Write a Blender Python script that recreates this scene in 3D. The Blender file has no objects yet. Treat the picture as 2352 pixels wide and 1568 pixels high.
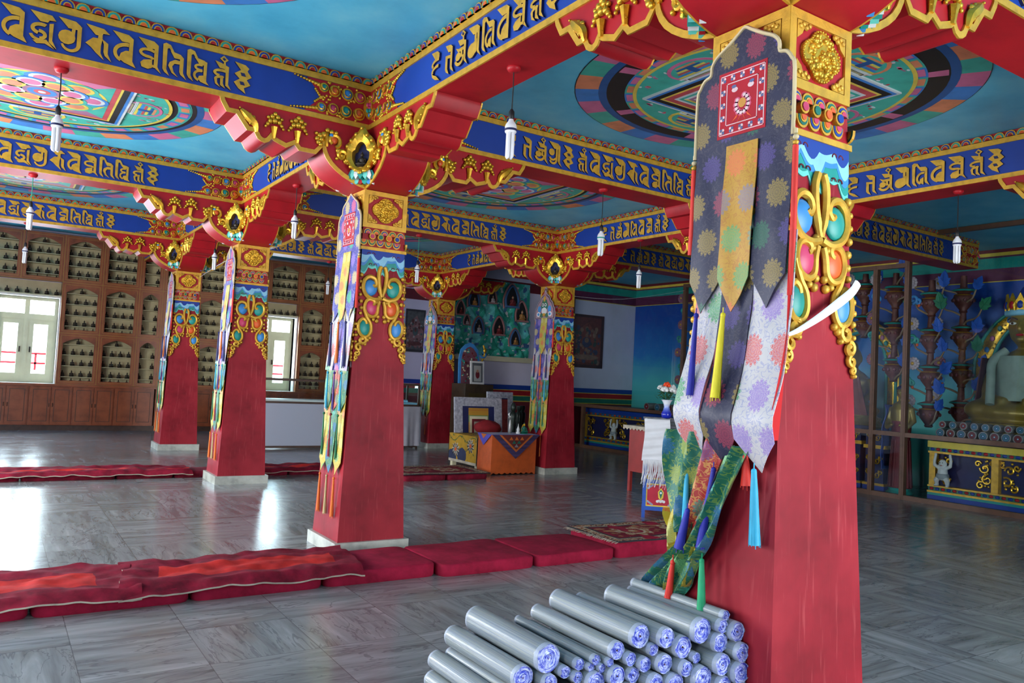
import bpy, bmesh, math, random
from math import pi, sin, cos, radians, sqrt, atan2
from mathutils import Vector, Matrix, noise
from mathutils.geometry import tessellate_polygon

random.seed(11)
SC = bpy.context.scene
COL = SC.collection

# ---------------------------------------------------------------- camera
cam_d = bpy.data.cameras.new('camera')
cam = bpy.data.objects.new('camera', cam_d)
COL.objects.link(cam)
cam_d.sensor_width = 36.0
cam_d.lens = 1824.23 / 2352 * 36.0
cam_d.clip_start = 0.05
R3 = Matrix.Rotation(-0.5789, 3, 'Z') @ Matrix.Rotation(0.0449, 3, 'X') @ Matrix.Rotation(-0.0509, 3, 'Y')
ex, ey, ez = R3.col[0], R3.col[1], R3.col[2]
cm = Matrix(((ex[0], ez[0], -ey[0], -2.9664), (ex[1], ez[1], -ey[1], -7.004), (ex[2], ez[2], -ey[2], 1.639), (0, 0, 0, 1)))
cam.matrix_world = cm
SC.camera = cam

# ---------------------------------------------------------------- view, world, daylight
SC.view_settings.view_transform = 'Standard'
SC.view_settings.look = 'None'
SC.view_settings.gamma = 1.0
SC.view_settings.use_curve_mapping = False
SC.view_settings.exposure = 0.95
SC.cycles.use_denoising = True
SC.cycles.max_bounces = 8
SC.cycles.diffuse_bounces = 4
SC.cycles.glossy_bounces = 3
SC.cycles.transmission_bounces = 6
SC.cycles.transparent_max_bounces = 12
SC.cycles.sample_clamp_indirect = 4.0
SC.cycles.caustics_reflective = False
SC.cycles.caustics_refractive = False
world = bpy.data.worlds.new('World')
SC.world = world
world.use_nodes = True
bg = world.node_tree.nodes['Background']
bg.inputs['Color'].default_value = (0.86, 0.93, 1.0, 1)
bg.inputs['Strength'].default_value = 4.0

def area(name, loc, target, sx, sy, power, col=(0.94, 0.97, 1.0)):
    l = bpy.data.lights.new(name, 'AREA')
    l.shape = 'RECTANGLE'; l.size = sx; l.size_y = sy; l.energy = power; l.color = col
    o = bpy.data.objects.new(name, l); COL.objects.link(o)
    o.location = loc
    d = Vector(target) - Vector(loc)
    o.rotation_euler = d.to_track_quat('-Z', 'Y').to_euler()
    return o

XL, XR, YF, YB, ZC = -6.3, 11.6, -9.4, 12.9, 4.3
LEFT_WINDOWS = [-6.6, -2.7, 0.7, 4.1]          # y centres of the openings in the left wall
for k, wy in enumerate(LEFT_WINDOWS):
    area('daylight_window_%d' % k, (XL - 0.16, wy, 2.0), (0, wy, 1.9), 1.7, 2.2, (25, 38, 120, 180)[k])
area('daylight_entrance', (2.2, YF - 0.16, 1.75), (2.2, 0, 1.5), 3.8, 3.0, 92, (1.0, 0.97, 0.93))
for k, (wx0, wx1) in enumerate([(-2.95, -1.8), (2.27, 3.42), (-5.6, -4.1)]):  # two real windows; the last is unseen, added to brighten the left floor
    area('back_window_and_fill_%d' % k, ((wx0 + wx1) / 2, YB + 0.5, 1.92), ((wx0 + wx1) / 2, 0, 1.2), wx1 - wx0, 1.8, (70, 70, 170)[k], (.72, .87, 1.0))

# ---------------------------------------------------------------- colour and node helpers
def lin(c):
    c = c / 255.0
    return c / 12.92 if c <= 0.04045 else ((c + 0.055) / 1.055) ** 2.4
def rgb(r, g, b):
    return (lin(r), lin(g), lin(b), 1.0)

class Nd:
    """small wrapper that writes shader maths as expressions"""
    def __init__(s, nt, sock): s.nt, s.s = nt, sock
    def _m(s, op, *a):
        n = s.nt.nodes.new('ShaderNodeMath'); n.operation = op
        for i, v in enumerate((s,) + a):
            if isinstance(v, Nd): s.nt.links.new(v.s, n.inputs[i])
            else: n.inputs[i].default_value = v
        return Nd(s.nt, n.outputs[0])
    def __add__(s, o): return s._m('ADD', o)
    def __sub__(s, o): return s._m('SUBTRACT', o)
    def __mul__(s, o): return s._m('MULTIPLY', o)
    def __truediv__(s, o): return s._m('DIVIDE', o)
    def floor(s): return s._m('FLOOR')
    def frac(s): return s._m('FRACT')
    def mod(s, o): return s._m('MODULO', o)
    def abs(s): return s._m('ABSOLUTE')
    def sin(s): return s._m('SINE')
    def lt(s, o): return s._m('LESS_THAN', o)
    def gt(s, o): return s._m('GREATER_THAN', o)
    def min(s, o): return s._m('MINIMUM', o)
    def max(s, o): return s._m('MAXIMUM', o)
    def pw(s, o): return s._m('POWER', o)
    def at2(s, o): return s._m('ARCTAN2', o)

class Shader:
    def __init__(s, name, rough=0.5, metal=0.0, spec=0.5):
        s.m = bpy.data.materials.new(name); s.m.use_nodes = True
        s.nt = s.m.node_tree; s.b = s.nt.nodes['Principled BSDF']
        s.b.inputs['Roughness'].default_value = rough
        s.b.inputs['Metallic'].default_value = metal
        s.b.inputs['Specular IOR Level'].default_value = spec
    def n(s, t, **k):
        nd = s.nt.nodes.new(t)
        for a, v in k.items(): setattr(nd, a, v)
        return nd
    def link(s, a, b):
        s.nt.links.new(a.s if isinstance(a, Nd) else a, b)
    def pos(s, kind='Object'):
        return s.n('ShaderNodeTexCoord').outputs[kind]
    def xyz(s, v):
        n = s.n('ShaderNodeSeparateXYZ'); s.link(v, n.inputs[0])
        return [Nd(s.nt, o) for o in n.outputs]
    def vec(s, x, y, z=0.0):
        n = s.n('ShaderNodeCombineXYZ')
        for i, v in enumerate((x, y, z)):
            if isinstance(v, Nd): s.link(v, n.inputs[i])
            else: n.inputs[i].default_value = v
        return n.outputs[0]
    def noise(s, v, scale=5.0, detail=3.0, rough=0.55, dist=0.0):
        n = s.n('ShaderNodeTexNoise'); s.link(v, n.inputs['Vector'])
        n.inputs['Scale'].default_value = scale; n.inputs['Detail'].default_value = detail
        n.inputs['Roughness'].default_value = rough; n.inputs['Distortion'].default_value = dist
        return Nd(s.nt, n.outputs[0])
    def scale(s, v, sx, sy, sz):
        n = s.n('ShaderNodeVectorMath', operation='MULTIPLY'); s.link(v, n.inputs[0])
        n.inputs[1].default_value = (sx, sy, sz); return n.outputs[0]
    def rand(s, v):
        n = s.n('ShaderNodeTexWhiteNoise', noise_dimensions='3D'); s.link(v, n.inputs['Vector'])
        return Nd(s.nt, n.outputs[0])
    def ramp(s, f, stops, interp='LINEAR'):
        n = s.n('ShaderNodeValToRGB'); s.link(f, n.inputs[0]); r = n.color_ramp; r.interpolation = interp
        while len(r.elements) > 1: r.elements.remove(r.elements[-1])
        r.elements[0].position = stops[0][0]; r.elements[0].color = stops[0][1]
        for p, c in stops[1:]:
            e = r.elements.new(p); e.color = c
        return n.outputs[0]
    def mix(s, f, a, b):
        n = s.n('ShaderNodeMix', data_type='RGBA')
        if isinstance(f, Nd): s.link(f, n.inputs[0])
        else: n.inputs[0].default_value = f
        for i, v in ((6, a), (7, b)):
            if isinstance(v, tuple): n.inputs[i].default_value = v
            else: s.link(v, n.inputs[i])
        return n.outputs[2]
    def bump(s, h, strength=0.3, dist=0.01):
        n = s.n('ShaderNodeBump'); n.inputs['Strength'].default_value = strength; n.inputs['Distance'].default_value = dist
        s.link(h, n.inputs['Height']); s.link(n.outputs[0], s.b.inputs['Normal'])
    def color(s, c):
        if isinstance(c, tuple): s.b.inputs['Base Color'].default_value = c
        else: s.link(c, s.b.inputs['Base Color'])
        return s
    def rough(s, f, lo, hi):
        s.link(f * (hi - lo) + lo, s.b.inputs['Roughness'])

MATS = {}
def paint(name, r, g, b, rough=0.45, metal=0.0, var=0.12, scale=6.0, bump=0.0, bscale=60.0, spec=0.5):
    if name in MATS: return MATS[name]
    S = Shader(name, rough, metal, spec)
    c = rgb(r, g, b)
    dk = tuple(x * (1 - var * 1.6) for x in c[:3]) + (1,)
    lt = tuple(min(1, x * (1 + var)) for x in c[:3]) + (1,)
    p = S.pos()
    S.color(S.ramp(S.noise(p, scale, 4.0), [(0.3, dk), (0.5, c), (0.72, lt)]))
    if bump: S.bump(S.noise(p, bscale, 2.0), bump, 0.004)
    MATS[name] = S.m
    return S.m

# ---------------------------------------------------------------- mesh builder
class MB:
    def __init__(s):
        s.v, s.f, s.mi, s.M = [], [], [], Matrix.Identity(4)
    def _add(s, vs, fs, m=0):
        o = len(s.v); M = s.M
        s.v += [tuple(M @ Vector(p)) for p in vs]
        for f in fs:
            s.f.append(tuple(i + o for i in f)); s.mi.append(m)
        return s
    def box(s, x0, x1, y0, y1, z0, z1, m=0, faces=None):
        vs = [(x0, y0, z0), (x1, y0, z0), (x1, y1, z0), (x0, y1, z0), (x0, y0, z1), (x1, y0, z1), (x1, y1, z1), (x0, y1, z1)]
        return s._add(vs, [(0, 3, 2, 1), (4, 5, 6, 7), (0, 1, 5, 4), (1, 2, 6, 5), (2, 3, 7, 6), (3, 0, 4, 7)], m)
    def frustum(s, b0, b1, z0, z1, m=0):
        vs = [(-b0, -b0, z0), (b0, -b0, z0), (b0, b0, z0), (-b0, b0, z0), (-b1, -b1, z1), (b1, -b1, z1), (b1, b1, z1), (-b1, b1, z1)]
        return s._add(vs, [(0, 3, 2, 1), (4, 5, 6, 7), (0, 1, 5, 4), (1, 2, 6, 5), (2, 3, 7, 6), (3, 0, 4, 7)], m)
    def poly(s, pts, d0=0.0, d1=0.01, m=0, ms=None):
        """polygon in local x,y extruded along local z from d0 to d1"""
        a = sum(pts[i][0] * pts[(i + 1) % len(pts)][1] - pts[(i + 1) % len(pts)][0] * pts[i][1] for i in range(len(pts)))
        if a < 0: pts = pts[::-1]
        n = len(pts)
        tri = tessellate_polygon([[Vector((p[0], p[1], 0)) for p in pts]])
        tris = []
        for t in tri:
            (ax, ay), (bx, by), (cx, cy) = pts[t[0]][:2], pts[t[1]][:2], pts[t[2]][:2]
            tris.append(t if (bx - ax) * (cy - ay) - (cx - ax) * (by - ay) > 0 else (t[0], t[2], t[1]))
        s._add([(p[0], p[1], d1) for p in pts], tris, m)
        if d1 != d0:
            s._add([(p[0], p[1], d0) for p in pts] + [(p[0], p[1], d1) for p in pts],
                   [(i, (i + 1) % n, n + (i + 1) % n, n + i) for i in range(n)], m if ms is None else ms)
        return s
    def solid(s, pts, d0, d1, m=0):
        s.poly(pts, d0, d1, m)
        a = sum(pts[i][0] * pts[(i + 1) % len(pts)][1] - pts[(i + 1) % len(pts)][0] * pts[i][1] for i in range(len(pts)))
        if a < 0: pts = pts[::-1]
        tri = tessellate_polygon([[Vector((p[0], p[1], 0)) for p in pts]])
        tris = []
        for t in tri:
            (ax, ay), (bx, by), (cx, cy) = pts[t[0]][:2], pts[t[1]][:2], pts[t[2]][:2]
            tris.append(t if (bx - ax) * (cy - ay) - (cx - ax) * (by - ay) < 0 else (t[0], t[2], t[1]))
        return s._add([(p[0], p[1], d0) for p in pts], tris, m)
    def disc(s, cx, cy, rx, ry, d0, d1, m=0, n=16, a0=0.0, a1=2 * pi):
        full = abs(a1 - a0) > 6.28
        pts = [(cx + rx * cos(a0 + (a1 - a0) * i / n), cy + ry * sin(a0 + (a1 - a0) * i / n)) for i in range(n if full else n + 1)]
        return s.poly(pts, d0, d1, m)
    def ring(s, cx, cy, r0, r1, d, m=0, n=64, a0=0.0, a1=2 * pi):
        vs, fs = [], []
        for i in range(n + 1):
            a = a0 + (a1 - a0) * i / n
            vs += [(cx + r0 * cos(a), cy + r0 * sin(a), d), (cx + r1 * cos(a), cy + r1 * sin(a), d)]
        for i in range(n): fs.append((2 * i, 2 * i + 1, 2 * i + 3, 2 * i + 2))
        return s._add(vs, fs, m)
    def tube(s, path, rad, m=0, n=8, flat=None, cap=True):
        """tube along path; rad a number or list; flat squeezes it along that axis"""
        P = [Vector(p) for p in path]; k = len(P)
        rs = rad if isinstance(rad, (list, tuple)) else [rad] * k
        vs, fs = [], []; up = None
        for i in range(k):
            t = (P[min(i + 1, k - 1)] - P[max(i - 1, 0)])
            t = t.normalized() if t.length > 1e-9 else Vector((0, 0, 1))
            if up is None:
                up = Vector((0, 0, 1)) if abs(t.z) < 0.9 else Vector((0, 1, 0))
            a = t.cross(up)
            if a.length < 1e-6: a = t.orthogonal()
            a.normalize(); b = a.cross(t).normalized(); up = b
            for j in range(n):
                w = 2 * pi * j / n
                o = (a * cos(w) + b * sin(w)) * rs[i]
                if flat is not None: o = Vector((o.x, o.y, o.z * flat))
                vs.append(tuple(P[i] + o))
        for i in range(k - 1):
            for j in range(n):
                fs.append((i * n + j, i * n + (j + 1) % n, (i + 1) * n + (j + 1) % n, (i + 1) * n + j))
        if cap:
            fs.append(tuple(range(n - 1, -1, -1))); fs.append(tuple((k - 1) * n + j for j in range(n)))
        return s._add(vs, fs, m)
    def lathe(s, prof, cx=0.0, cy=0.0, m=0, n=16, z0=0.0, sq=1.0):
        """profile [(r,z)...] turned about a vertical axis"""
        vs, fs = [], []; k = len(prof)
        for r, z in prof:
            for j in range(n):
                a = 2 * pi * j / n
                vs.append((cx + r * cos(a), cy + r * sin(a) * sq, z0 + z))
        for i in range(k - 1):
            for j in range(n):
                fs.append((i * n + j, i * n + (j + 1) % n, (i + 1) * n + (j + 1) % n, (i + 1) * n + j))
        fs.append(tuple(range(n - 1, -1, -1))); fs.append(tuple((k - 1) * n + j for j in range(n)))
        return s._add(vs, fs, m)
    def ball(s, cx, cy, cz, rx, ry=None, rz=None, m=0, n=10, k=6):
        ry = rx if ry is None else ry; rz = rx if rz is None else rz
        vs = [(cx, cy, cz - rz)]; fs = []
        for i in range(1, k):
            t = pi * i / k - pi / 2
            for j in range(n):
                a = 2 * pi * j / n
                vs.append((cx + rx * cos(t) * cos(a), cy + ry * cos(t) * sin(a), cz + rz * sin(t)))
        vs.append((cx, cy, cz + rz)); top = len(vs) - 1
        for j in range(n):
            fs.append((0, 1 + (j + 1) % n, 1 + j))
            fs.append((top, top - n + j, top - n + (j + 1) % n))
        for i in range(k - 2):
            for j in range(n):
                fs.append((1 + i * n + j, 1 + i * n + (j + 1) % n, 1 + (i + 1) * n + (j + 1) % n, 1 + (i + 1) * n + j))
        return s._add(vs, fs, m)
    def grid(s, nu, nv, fn, m=0, two=None):
        """surface fn(u,v) for u,v in 0..1; two = thickness vector for a closed sheet"""
        vs = [fn(i / nu, j / nv) for j in range(nv + 1) for i in range(nu + 1)]
        fs = [(j * (nu + 1) + i, j * (nu + 1) + i + 1, (j + 1) * (nu + 1) + i + 1, (j + 1) * (nu + 1) + i) for j in range(nv) for i in range(nu)]
        mm = m
        if callable(m):
            o = len(s.v); s.v += [tuple(s.M @ Vector(p)) for p in vs]
            for idx, f in enumerate(fs):
                s.f.append(tuple(i + o for i in f)); s.mi.append(m((idx % nu + 0.5) / nu, (idx // nu + 0.5) / nv))
        else: s._add(vs, fs, m)
        if two is not None:
            t = Vector(two); b = [tuple(Vector(p) + t) for p in vs]
            mb = m(-1, -1) if callable(m) else m
            s._add(b, [tuple(reversed(f)) for f in fs], mb)
            per = [i for i in range(nu + 1)] + [j * (nu + 1) + nu for j in range(1, nv + 1)] + \
                  [nv * (nu + 1) + i for i in range(nu - 1, -1, -1)] + [j * (nu + 1) for j in range(nv - 1, 0, -1)]
            L = len(per); pv = [vs[i] for i in per] + [b[i] for i in per]
            s._add(pv, [(i, L + i, L + (i + 1) % L, (i + 1) % L) for i in range(L)], mb)
        return s
    def build(s, name, mats, parent=None, smooth=35, loc=None):
        me = bpy.data.meshes.new(name)
        me.from_pydata(s.v, [], s.f); me.update()
        for m in (mats if isinstance(mats, (list, tuple)) else [mats]): me.materials.append(m)
        me.polygons.foreach_set('material_index', s.mi)
        if smooth:
            me.polygons.foreach_set('use_smooth', [True] * len(s.f))
            me.set_sharp_from_angle(angle=radians(smooth))
        o = bpy.data.objects.new(name, me); COL.objects.link(o)
        if loc: o.location = loc
        if parent is not None: o.parent = parent
        return o

def frame(O, U, V):
    """matrix whose local x,y,z run along U, V and U x V"""
    U, V = Vector(U).normalized(), Vector(V).normalized(); N = U.cross(V)
    return Matrix(((U.x, V.x, N.x, O[0]), (U.y, V.y, N.y, O[1]), (U.z, V.z, N.z, O[2]), (0, 0, 0, 1)))

def tag(o, label, cat, group=None):
    o['label'] = label; o['category'] = cat
    if group: o['group'] = group
    return o
def thing(name, label, cat, loc=(0, 0, 0), rotz=0.0, group=None):
    o = bpy.data.objects.new(name, None); COL.objects.link(o)
    o.empty_display_size = 0.1
    o.location = loc; o.rotation_euler = (0, 0, rotz)
    return tag(o, label, cat, group)
def structure(o):
    o['kind'] = 'structure'; return o
def children_of(o): return [c for c in bpy.data.objects if c.parent == o]
def copy_tree(o, kids, parent=None):
    """kids: dictionary object -> list of children, so nothing is searched"""
    c = o.copy(); COL.objects.link(c)
    if parent is not None: c.parent = parent
    for ch in kids.get(o, ()): copy_tree(ch, kids, c)
    return c
def kid_map(o):
    d = {}
    allo = [x for x in bpy.data.objects if x.parent is not None]
    for x in allo: d.setdefault(x.parent, []).append(x)
    return d
def smoothed(pts, k=4, closed=False):
    """Catmull-Rom through points"""
    P = [Vector(p) for p in pts]; n = len(P); out = []
    rng = range(n) if closed else range(n - 1)
    for i in rng:
        a = P[(i - 1) % n] if closed or i > 0 else P[0]
        b, c = P[i], P[(i + 1) % n]
        d = P[(i + 2) % n] if closed or i + 2 < n else P[-1]
        for j in range(k):
            t = j / k
            out.append(0.5 * ((2 * b) + (c - a) * t + (2 * a - 5 * b + 4 * c - d) * t * t + (3 * b - a - 3 * c + d) * t ** 3))
    if not closed: out.append(P[-1])
    return [tuple(p) for p in out]
def spiral(cx, cy, r0, r1, a0, a1, n=14, z=0.0):
    return [(cx + (r0 + (r1 - r0) * i / n) * cos(a0 + (a1 - a0) * i / n), cy + (r0 + (r1 - r0) * i / n) * sin(a0 + (a1 - a0) * i / n), z) for i in range(n + 1)]
def band(cx, cy, rx, ry, a0, a1, w0, w1=None, n=12):
    w1 = w0 if w1 is None else w1
    o, i_ = [], []
    for i in range(n + 1):
        t = i / n; a = radians(a0 + (a1 - a0) * t); w = w0 + (w1 - w0) * t
        o.append((cx + rx * cos(a), cy + ry * sin(a)))
        i_.append((cx + max(0.05, rx - w) * cos(a), cy + max(0.05, ry - w) * sin(a)))
    return o + i_[::-1]
# ---------------------------------------------------------------- materials
RED = paint('red_paint', 172, 24, 34, 0.44, var=0.16, scale=3, bump=0.08, bscale=40, spec=0.35)
GOLD = paint('gold_paint', 214, 163, 52, 0.42, 0.35, 0.16, 14, 0.25, 90)
GOLDLEAF = paint('gilt', 222, 172, 50, 0.3, 0.65, 0.18, 25, 0.4, 70)
BLUE = paint('blue_paint', 10, 56, 148, 0.5, var=0.1, scale=2.5)
NAVY = paint('navy_paint', 16, 24, 78, 0.6)
TEAL = paint('teal_paint', 30, 150, 138, 0.42)
GREEN = paint('green_paint', 26, 112, 92, 0.45)
ORANGE = paint('orange_paint', 232, 96, 34, 0.4)
PINK = paint('pink_paint', 205, 58, 100, 0.4)
PALEPINK = paint('pale_pink_paint', 222, 130, 160, 0.5)
SKYBLUE = paint('sky_blue_paint', 62, 140, 205, 0.42)
PALEBLUE = paint('pale_blue_paint', 140, 200, 225, 0.45)
PALETEAL = paint('pale_teal_paint', 105, 205, 190, 0.45)
WHITE = paint('white_paint', 225, 226, 222, 0.5, var=0.05)
CREAM = paint('cream_paint', 214, 206, 170, 0.55, var=0.05)
YELLOW = paint('yellow_paint', 226, 196, 70, 0.5)
BLACK = paint('black_paint', 22, 22, 24, 0.5)
MAROON = paint('maroon_paint', 110, 22, 34, 0.5)
PURPLE = paint('purple_paint', 96, 36, 70, 0.55)
LAVENDER = paint('lavender_wall', 212, 206, 226, 0.75, var=0.05, scale=1.5)
WOOD = paint('varnished_wood', 112, 62, 38, 0.4, var=0.2, scale=9)
DARKWOOD = paint('dark_wood', 74, 52, 40, 0.45, var=0.2, scale=9)
BRONZE = paint('bronze', 52, 44, 34, 0.45, 0.4)
PLASTIC = paint('white_plastic', 232, 234, 236, 0.3, var=0.02)
RUBBER = paint('black_cable', 18, 18, 20, 0.5)
STONE = paint('plinth_marble', 176, 178, 166, 0.35, var=0.22, scale=7)

def worn_red():
    S = Shader('worn_red_enamel', 0.5, spec=0.16)
    p = S.pos()
    st = S.noise(S.scale(p, 60, 60, 2.6), 1.0, 5.0)
    bl = S.noise(p, 2.6, 4.0)
    c = S.ramp(bl, [(0.3, rgb(118, 22, 32)), (0.52, rgb(148, 32, 44)), (0.75, rgb(168, 44, 54))])
    c = S.mix((st - 0.58).max(0.0).min(0.12) * 2.2, c, rgb(200, 96, 96))
    wear = S.noise(p, 7.0, 6.0, 0.7)
    c = S.mix((wear - 0.64).max(0.0).min(0.1) * 1.6, c, rgb(168, 100, 86))
    S.color(c); S.rough(st, 0.38, 0.6); S.bump(st, 0.1, 0.002)
    return S.m
WORN = worn_red()

def marble_floor():
    S = Shader('marble_floor_tiles', 0.16, spec=0.9)
    p = S.pos(); x, y, z = S.xyz(p)
    T = 0.62
    u, v = x / T, y / T + (x / T).floor() * 0.0
    cx, cy = u.floor(), v.floor()
    r = S.rand(S.vec(cx, cy, 1.3))
    r2 = S.rand(S.vec(cx, cy, 7.7))
    sw = r.gt(0.42)
    a = x * sw + y * (sw * -1.0 + 1.0)
    b = y * sw + x * (sw * -1.0 + 1.0)
    sv = S.vec(a * 1.1 + r2 * 40.0, b * 9.0 + r * 31.0, r2 * 9.0)
    s1 = S.noise(sv, 1.0, 5.0, 0.6, 0.6)
    base = S.ramp(s1, [(0.25, rgb(92, 93, 93)), (0.42, rgb(126, 128, 128)), (0.6, rgb(150, 152, 152)), (0.78, rgb(174, 175, 174))])
    br = S.noise(S.vec(a * 1.6 + r * 17.0, b * 5.0 + r2 * 11.0, 3.0), 1.0, 3.0)
    base = S.mix((br - 0.55).max(0.0).min(0.25) * 2.2, base, rgb(112, 100, 86))
    vein = (S.noise(S.vec(a * 0.9 + r * 13.0, b * 4.0 + r2 * 23.0, 5.0), 1.0, 4.0, 0.6, 1.4) - 0.5).abs().lt(0.012)
    base = S.mix(vein * 0.4, base, rgb(62, 66, 70))
    base = S.mix(r2 * 0.3, base, rgb(96, 97, 96))
    g = ((u.frac() - 0.5).abs().max((v.frac() - 0.5).abs())).gt(0.4955)
    base = S.mix(g * 0.55, base, rgb(66, 66, 64))
    S.color(base)
    sm = S.noise(p, 2.2, 5.0, 0.65)
    S.rough(sm, 0.08, 0.32)
    S.bump(S.noise(p, 1.4, 2.0), 0.06, 0.01)
    return S.m
FLOOR = marble_floor()

def ceiling_paint():
    S = Shader('sky_ceiling_paint', 0.42)
    p = S.pos()
    S.color(S.ramp(S.noise(p, 1.6, 5.0, 0.6), [(0.3, rgb(64, 172, 210)), (0.5, rgb(82, 190, 224)), (0.7, rgb(110, 204, 228)), (0.85, rgb(160, 214, 222))]))
    return S.m
CEIL = ceiling_paint()

def glass_mat(name='clear_glass', tint=(0.93, 0.97, 0.97, 1), rough=0.0):
    S = Shader(name)
    nt = S.nt; nt.nodes.remove(S.b)
    tr = nt.nodes.new('ShaderNodeBsdfTransparent'); tr.inputs[0].default_value = tint
    gl = nt.nodes.new('ShaderNodeBsdfGlossy'); gl.inputs['Roughness'].default_value = rough
    fr = nt.nodes.new('ShaderNodeFresnel'); fr.inputs[0].default_value = 1.45
    ge = nt.nodes.new('ShaderNodeNewGeometry'); iv = nt.nodes.new('ShaderNodeMath'); iv.operation = 'SUBTRACT'; iv.inputs[0].default_value = 1.0; nt.links.new(ge.outputs['Backfacing'], iv.inputs[1])
    ml = nt.nodes.new('ShaderNodeMath'); ml.operation = 'MULTIPLY'; nt.links.new(fr.outputs[0], ml.inputs[0]); nt.links.new(iv.outputs[0], ml.inputs[1])
    mx = nt.nodes.new('ShaderNodeMixShader')
    nt.links.new(ml.outputs[0], mx.inputs[0]); nt.links.new(tr.outputs[0], mx.inputs[1]); nt.links.new(gl.outputs[0], mx.inputs[2])
    nt.links.new(mx.outputs[0], nt.nodes['Material Output'].inputs[0])
    return S.m
GLASS = glass_mat()

# ---------------------------------------------------------------- room shell
m = MB(); m.box(XL - 0.3, XR + 0.3, YF - 0.3, YB + 0.4, -0.2, 0.0)
structure(m.build('floor', FLOOR))
m = MB(); m.box(XL - 0.3, XR + 0.3, YF - 0.3, YB + 0.4, ZC, ZC + 0.2)
structure(m.build('ceiling', CEIL))

def wall_with_holes(name, axis, c0, c1, a0, a1, z0, z1, holes, mat):
    """wall slab; axis 'x' runs along x at y c0..c1, axis 'y' runs along y at x c0..c1; holes (a0,a1,z0,z1)"""
    m = MB()
    def bx(p0, p1, q0, q1):
        if p1 - p0 < 1e-4 or q1 - q0 < 1e-4: return
        if axis == 'x': m.box(p0, p1, c0, c1, q0, q1)
        else: m.box(c0, c1, p0, p1, q0, q1)
    cur = a0
    for h in sorted(holes):
        bx(cur, h[0], z0, z1); bx(h[0], h[1], z0, h[2]); bx(h[0], h[1], h[3], z1); cur = h[1]
    bx(cur, a1, z0, z1)
    return structure(m.build(name, mat, smooth=0))
wall_with_holes('wall_left', 'y', XL - 0.14, XL, YF - 0.3, YB + 0.4, 0, ZC, [(w - 0.9, w + 0.9, 0.85, 3.1) for w in LEFT_WINDOWS], LAVENDER)
wall_with_holes('wall_front', 'x', YF - 0.14, YF, XL, XR, 0, ZC, [(0.2, 4.2, 0.0, 3.3)], LAVENDER)
BACKWIN = [(-2.95, -1.8, 1.0, 2.84), (2.27, 3.42, 1.0, 2.84)]
wall_with_holes('wall_back', 'x', YB, YB + 0.3, XL, XR, 0, ZC, BACKWIN + [(-5.6, -4.1, 1.0, 2.84)], LAVENDER)  # the extra opening is added for the unseen fill light
m = MB(); m.box(XR, XR + 0.2, YF, YB, 0, ZC)
structure(m.build('wall_right', paint('mural_blue', 22, 84, 150, 0.45, var=0.3, scale=0.9)))
YS = 9.22                                         # the side wall behind the last pillar row
m = MB(); m.box(5.75, XR, YS, YS + 0.2, 0, ZC); m.box(7.35, 7.55, YS + 0.2, YB, 0, ZC)
structure(m.build('wall_niche', LAVENDER))
tn = [0]
def trim(m, mats):
    tn[0] += 1
    return structure(m.build('trim_%d' % tn[0], mats))
# painted bands on the side wall and the mural wall
for z0, z1, mt in [(1.335, 1.45, BLUE), (1.318, 1.335, YELLOW), (1.2, 1.318, RED), (1.184, 1.2, YELLOW), (1.07, 1.184, GREEN), (1.05, 1.07, YELLOW), (0.0, 1.05, MAROON)]:
    m = MB(); m.box(5.75, XR, YS - 0.006, YS, z0, z1); trim(m, mt)
for z0, z1, mt in [(3.74, 3.96, PURPLE), (3.725, 3.74, YELLOW), (3.96, 4.15, TEAL), (4.15, 4.18, PURPLE), (4.18, 4.24, YELLOW), (4.24, 4.3, MAROON)]:
    m = MB(); m.box(9.45, XR, YS - 0.006, YS, z0, z1); trim(m, mt)
    m = MB(); m.box(XR - 0.006, XR, -3.5, YS - 0.007, z0, z1); trim(m, mt)
m = MB(); m.box(5.75, 9.4, YS - 0.006, YS, 3.74, 3.98); trim(m, MAROON)
for z0, z1, mt in [(1.335, 1.45, BLUE), (1.2, 1.335, RED), (1.07, 1.2, GREEN), (0, 1.07, MAROON)]:
    m = MB(); m.box(5.16, 7.35, YB - 0.006, YB, z0, z1); trim(m, mt)
m = MB(); m.box(5.0, 7.35, YB - 0.006, YB, 3.66, 3.95); trim(m, MAROON)
# what can be seen outside the two back windows: a pale parapet and a red rail
m = MB(); m.box(-7, 7, YB + 4.0, YB + 4.2, -1, 1.2); structure(m.build('wall_parapet', WHITE))
m = MB()
for z in (1.35, 1.6): m.box(-7, 7, YB + 4.0, YB + 4.05, z, z + 0.05)
for k in range(-7, 8): m.box(k - 0.025, k + 0.025, YB + 4.0, YB + 4.05, 1.2, 1.62)
trim(m, RED)
m = MB(); m.box(-1.55, -0.9, YB + 2.5, YB + 3.2, -1, 2.8); trim(m, MAROON)

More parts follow.
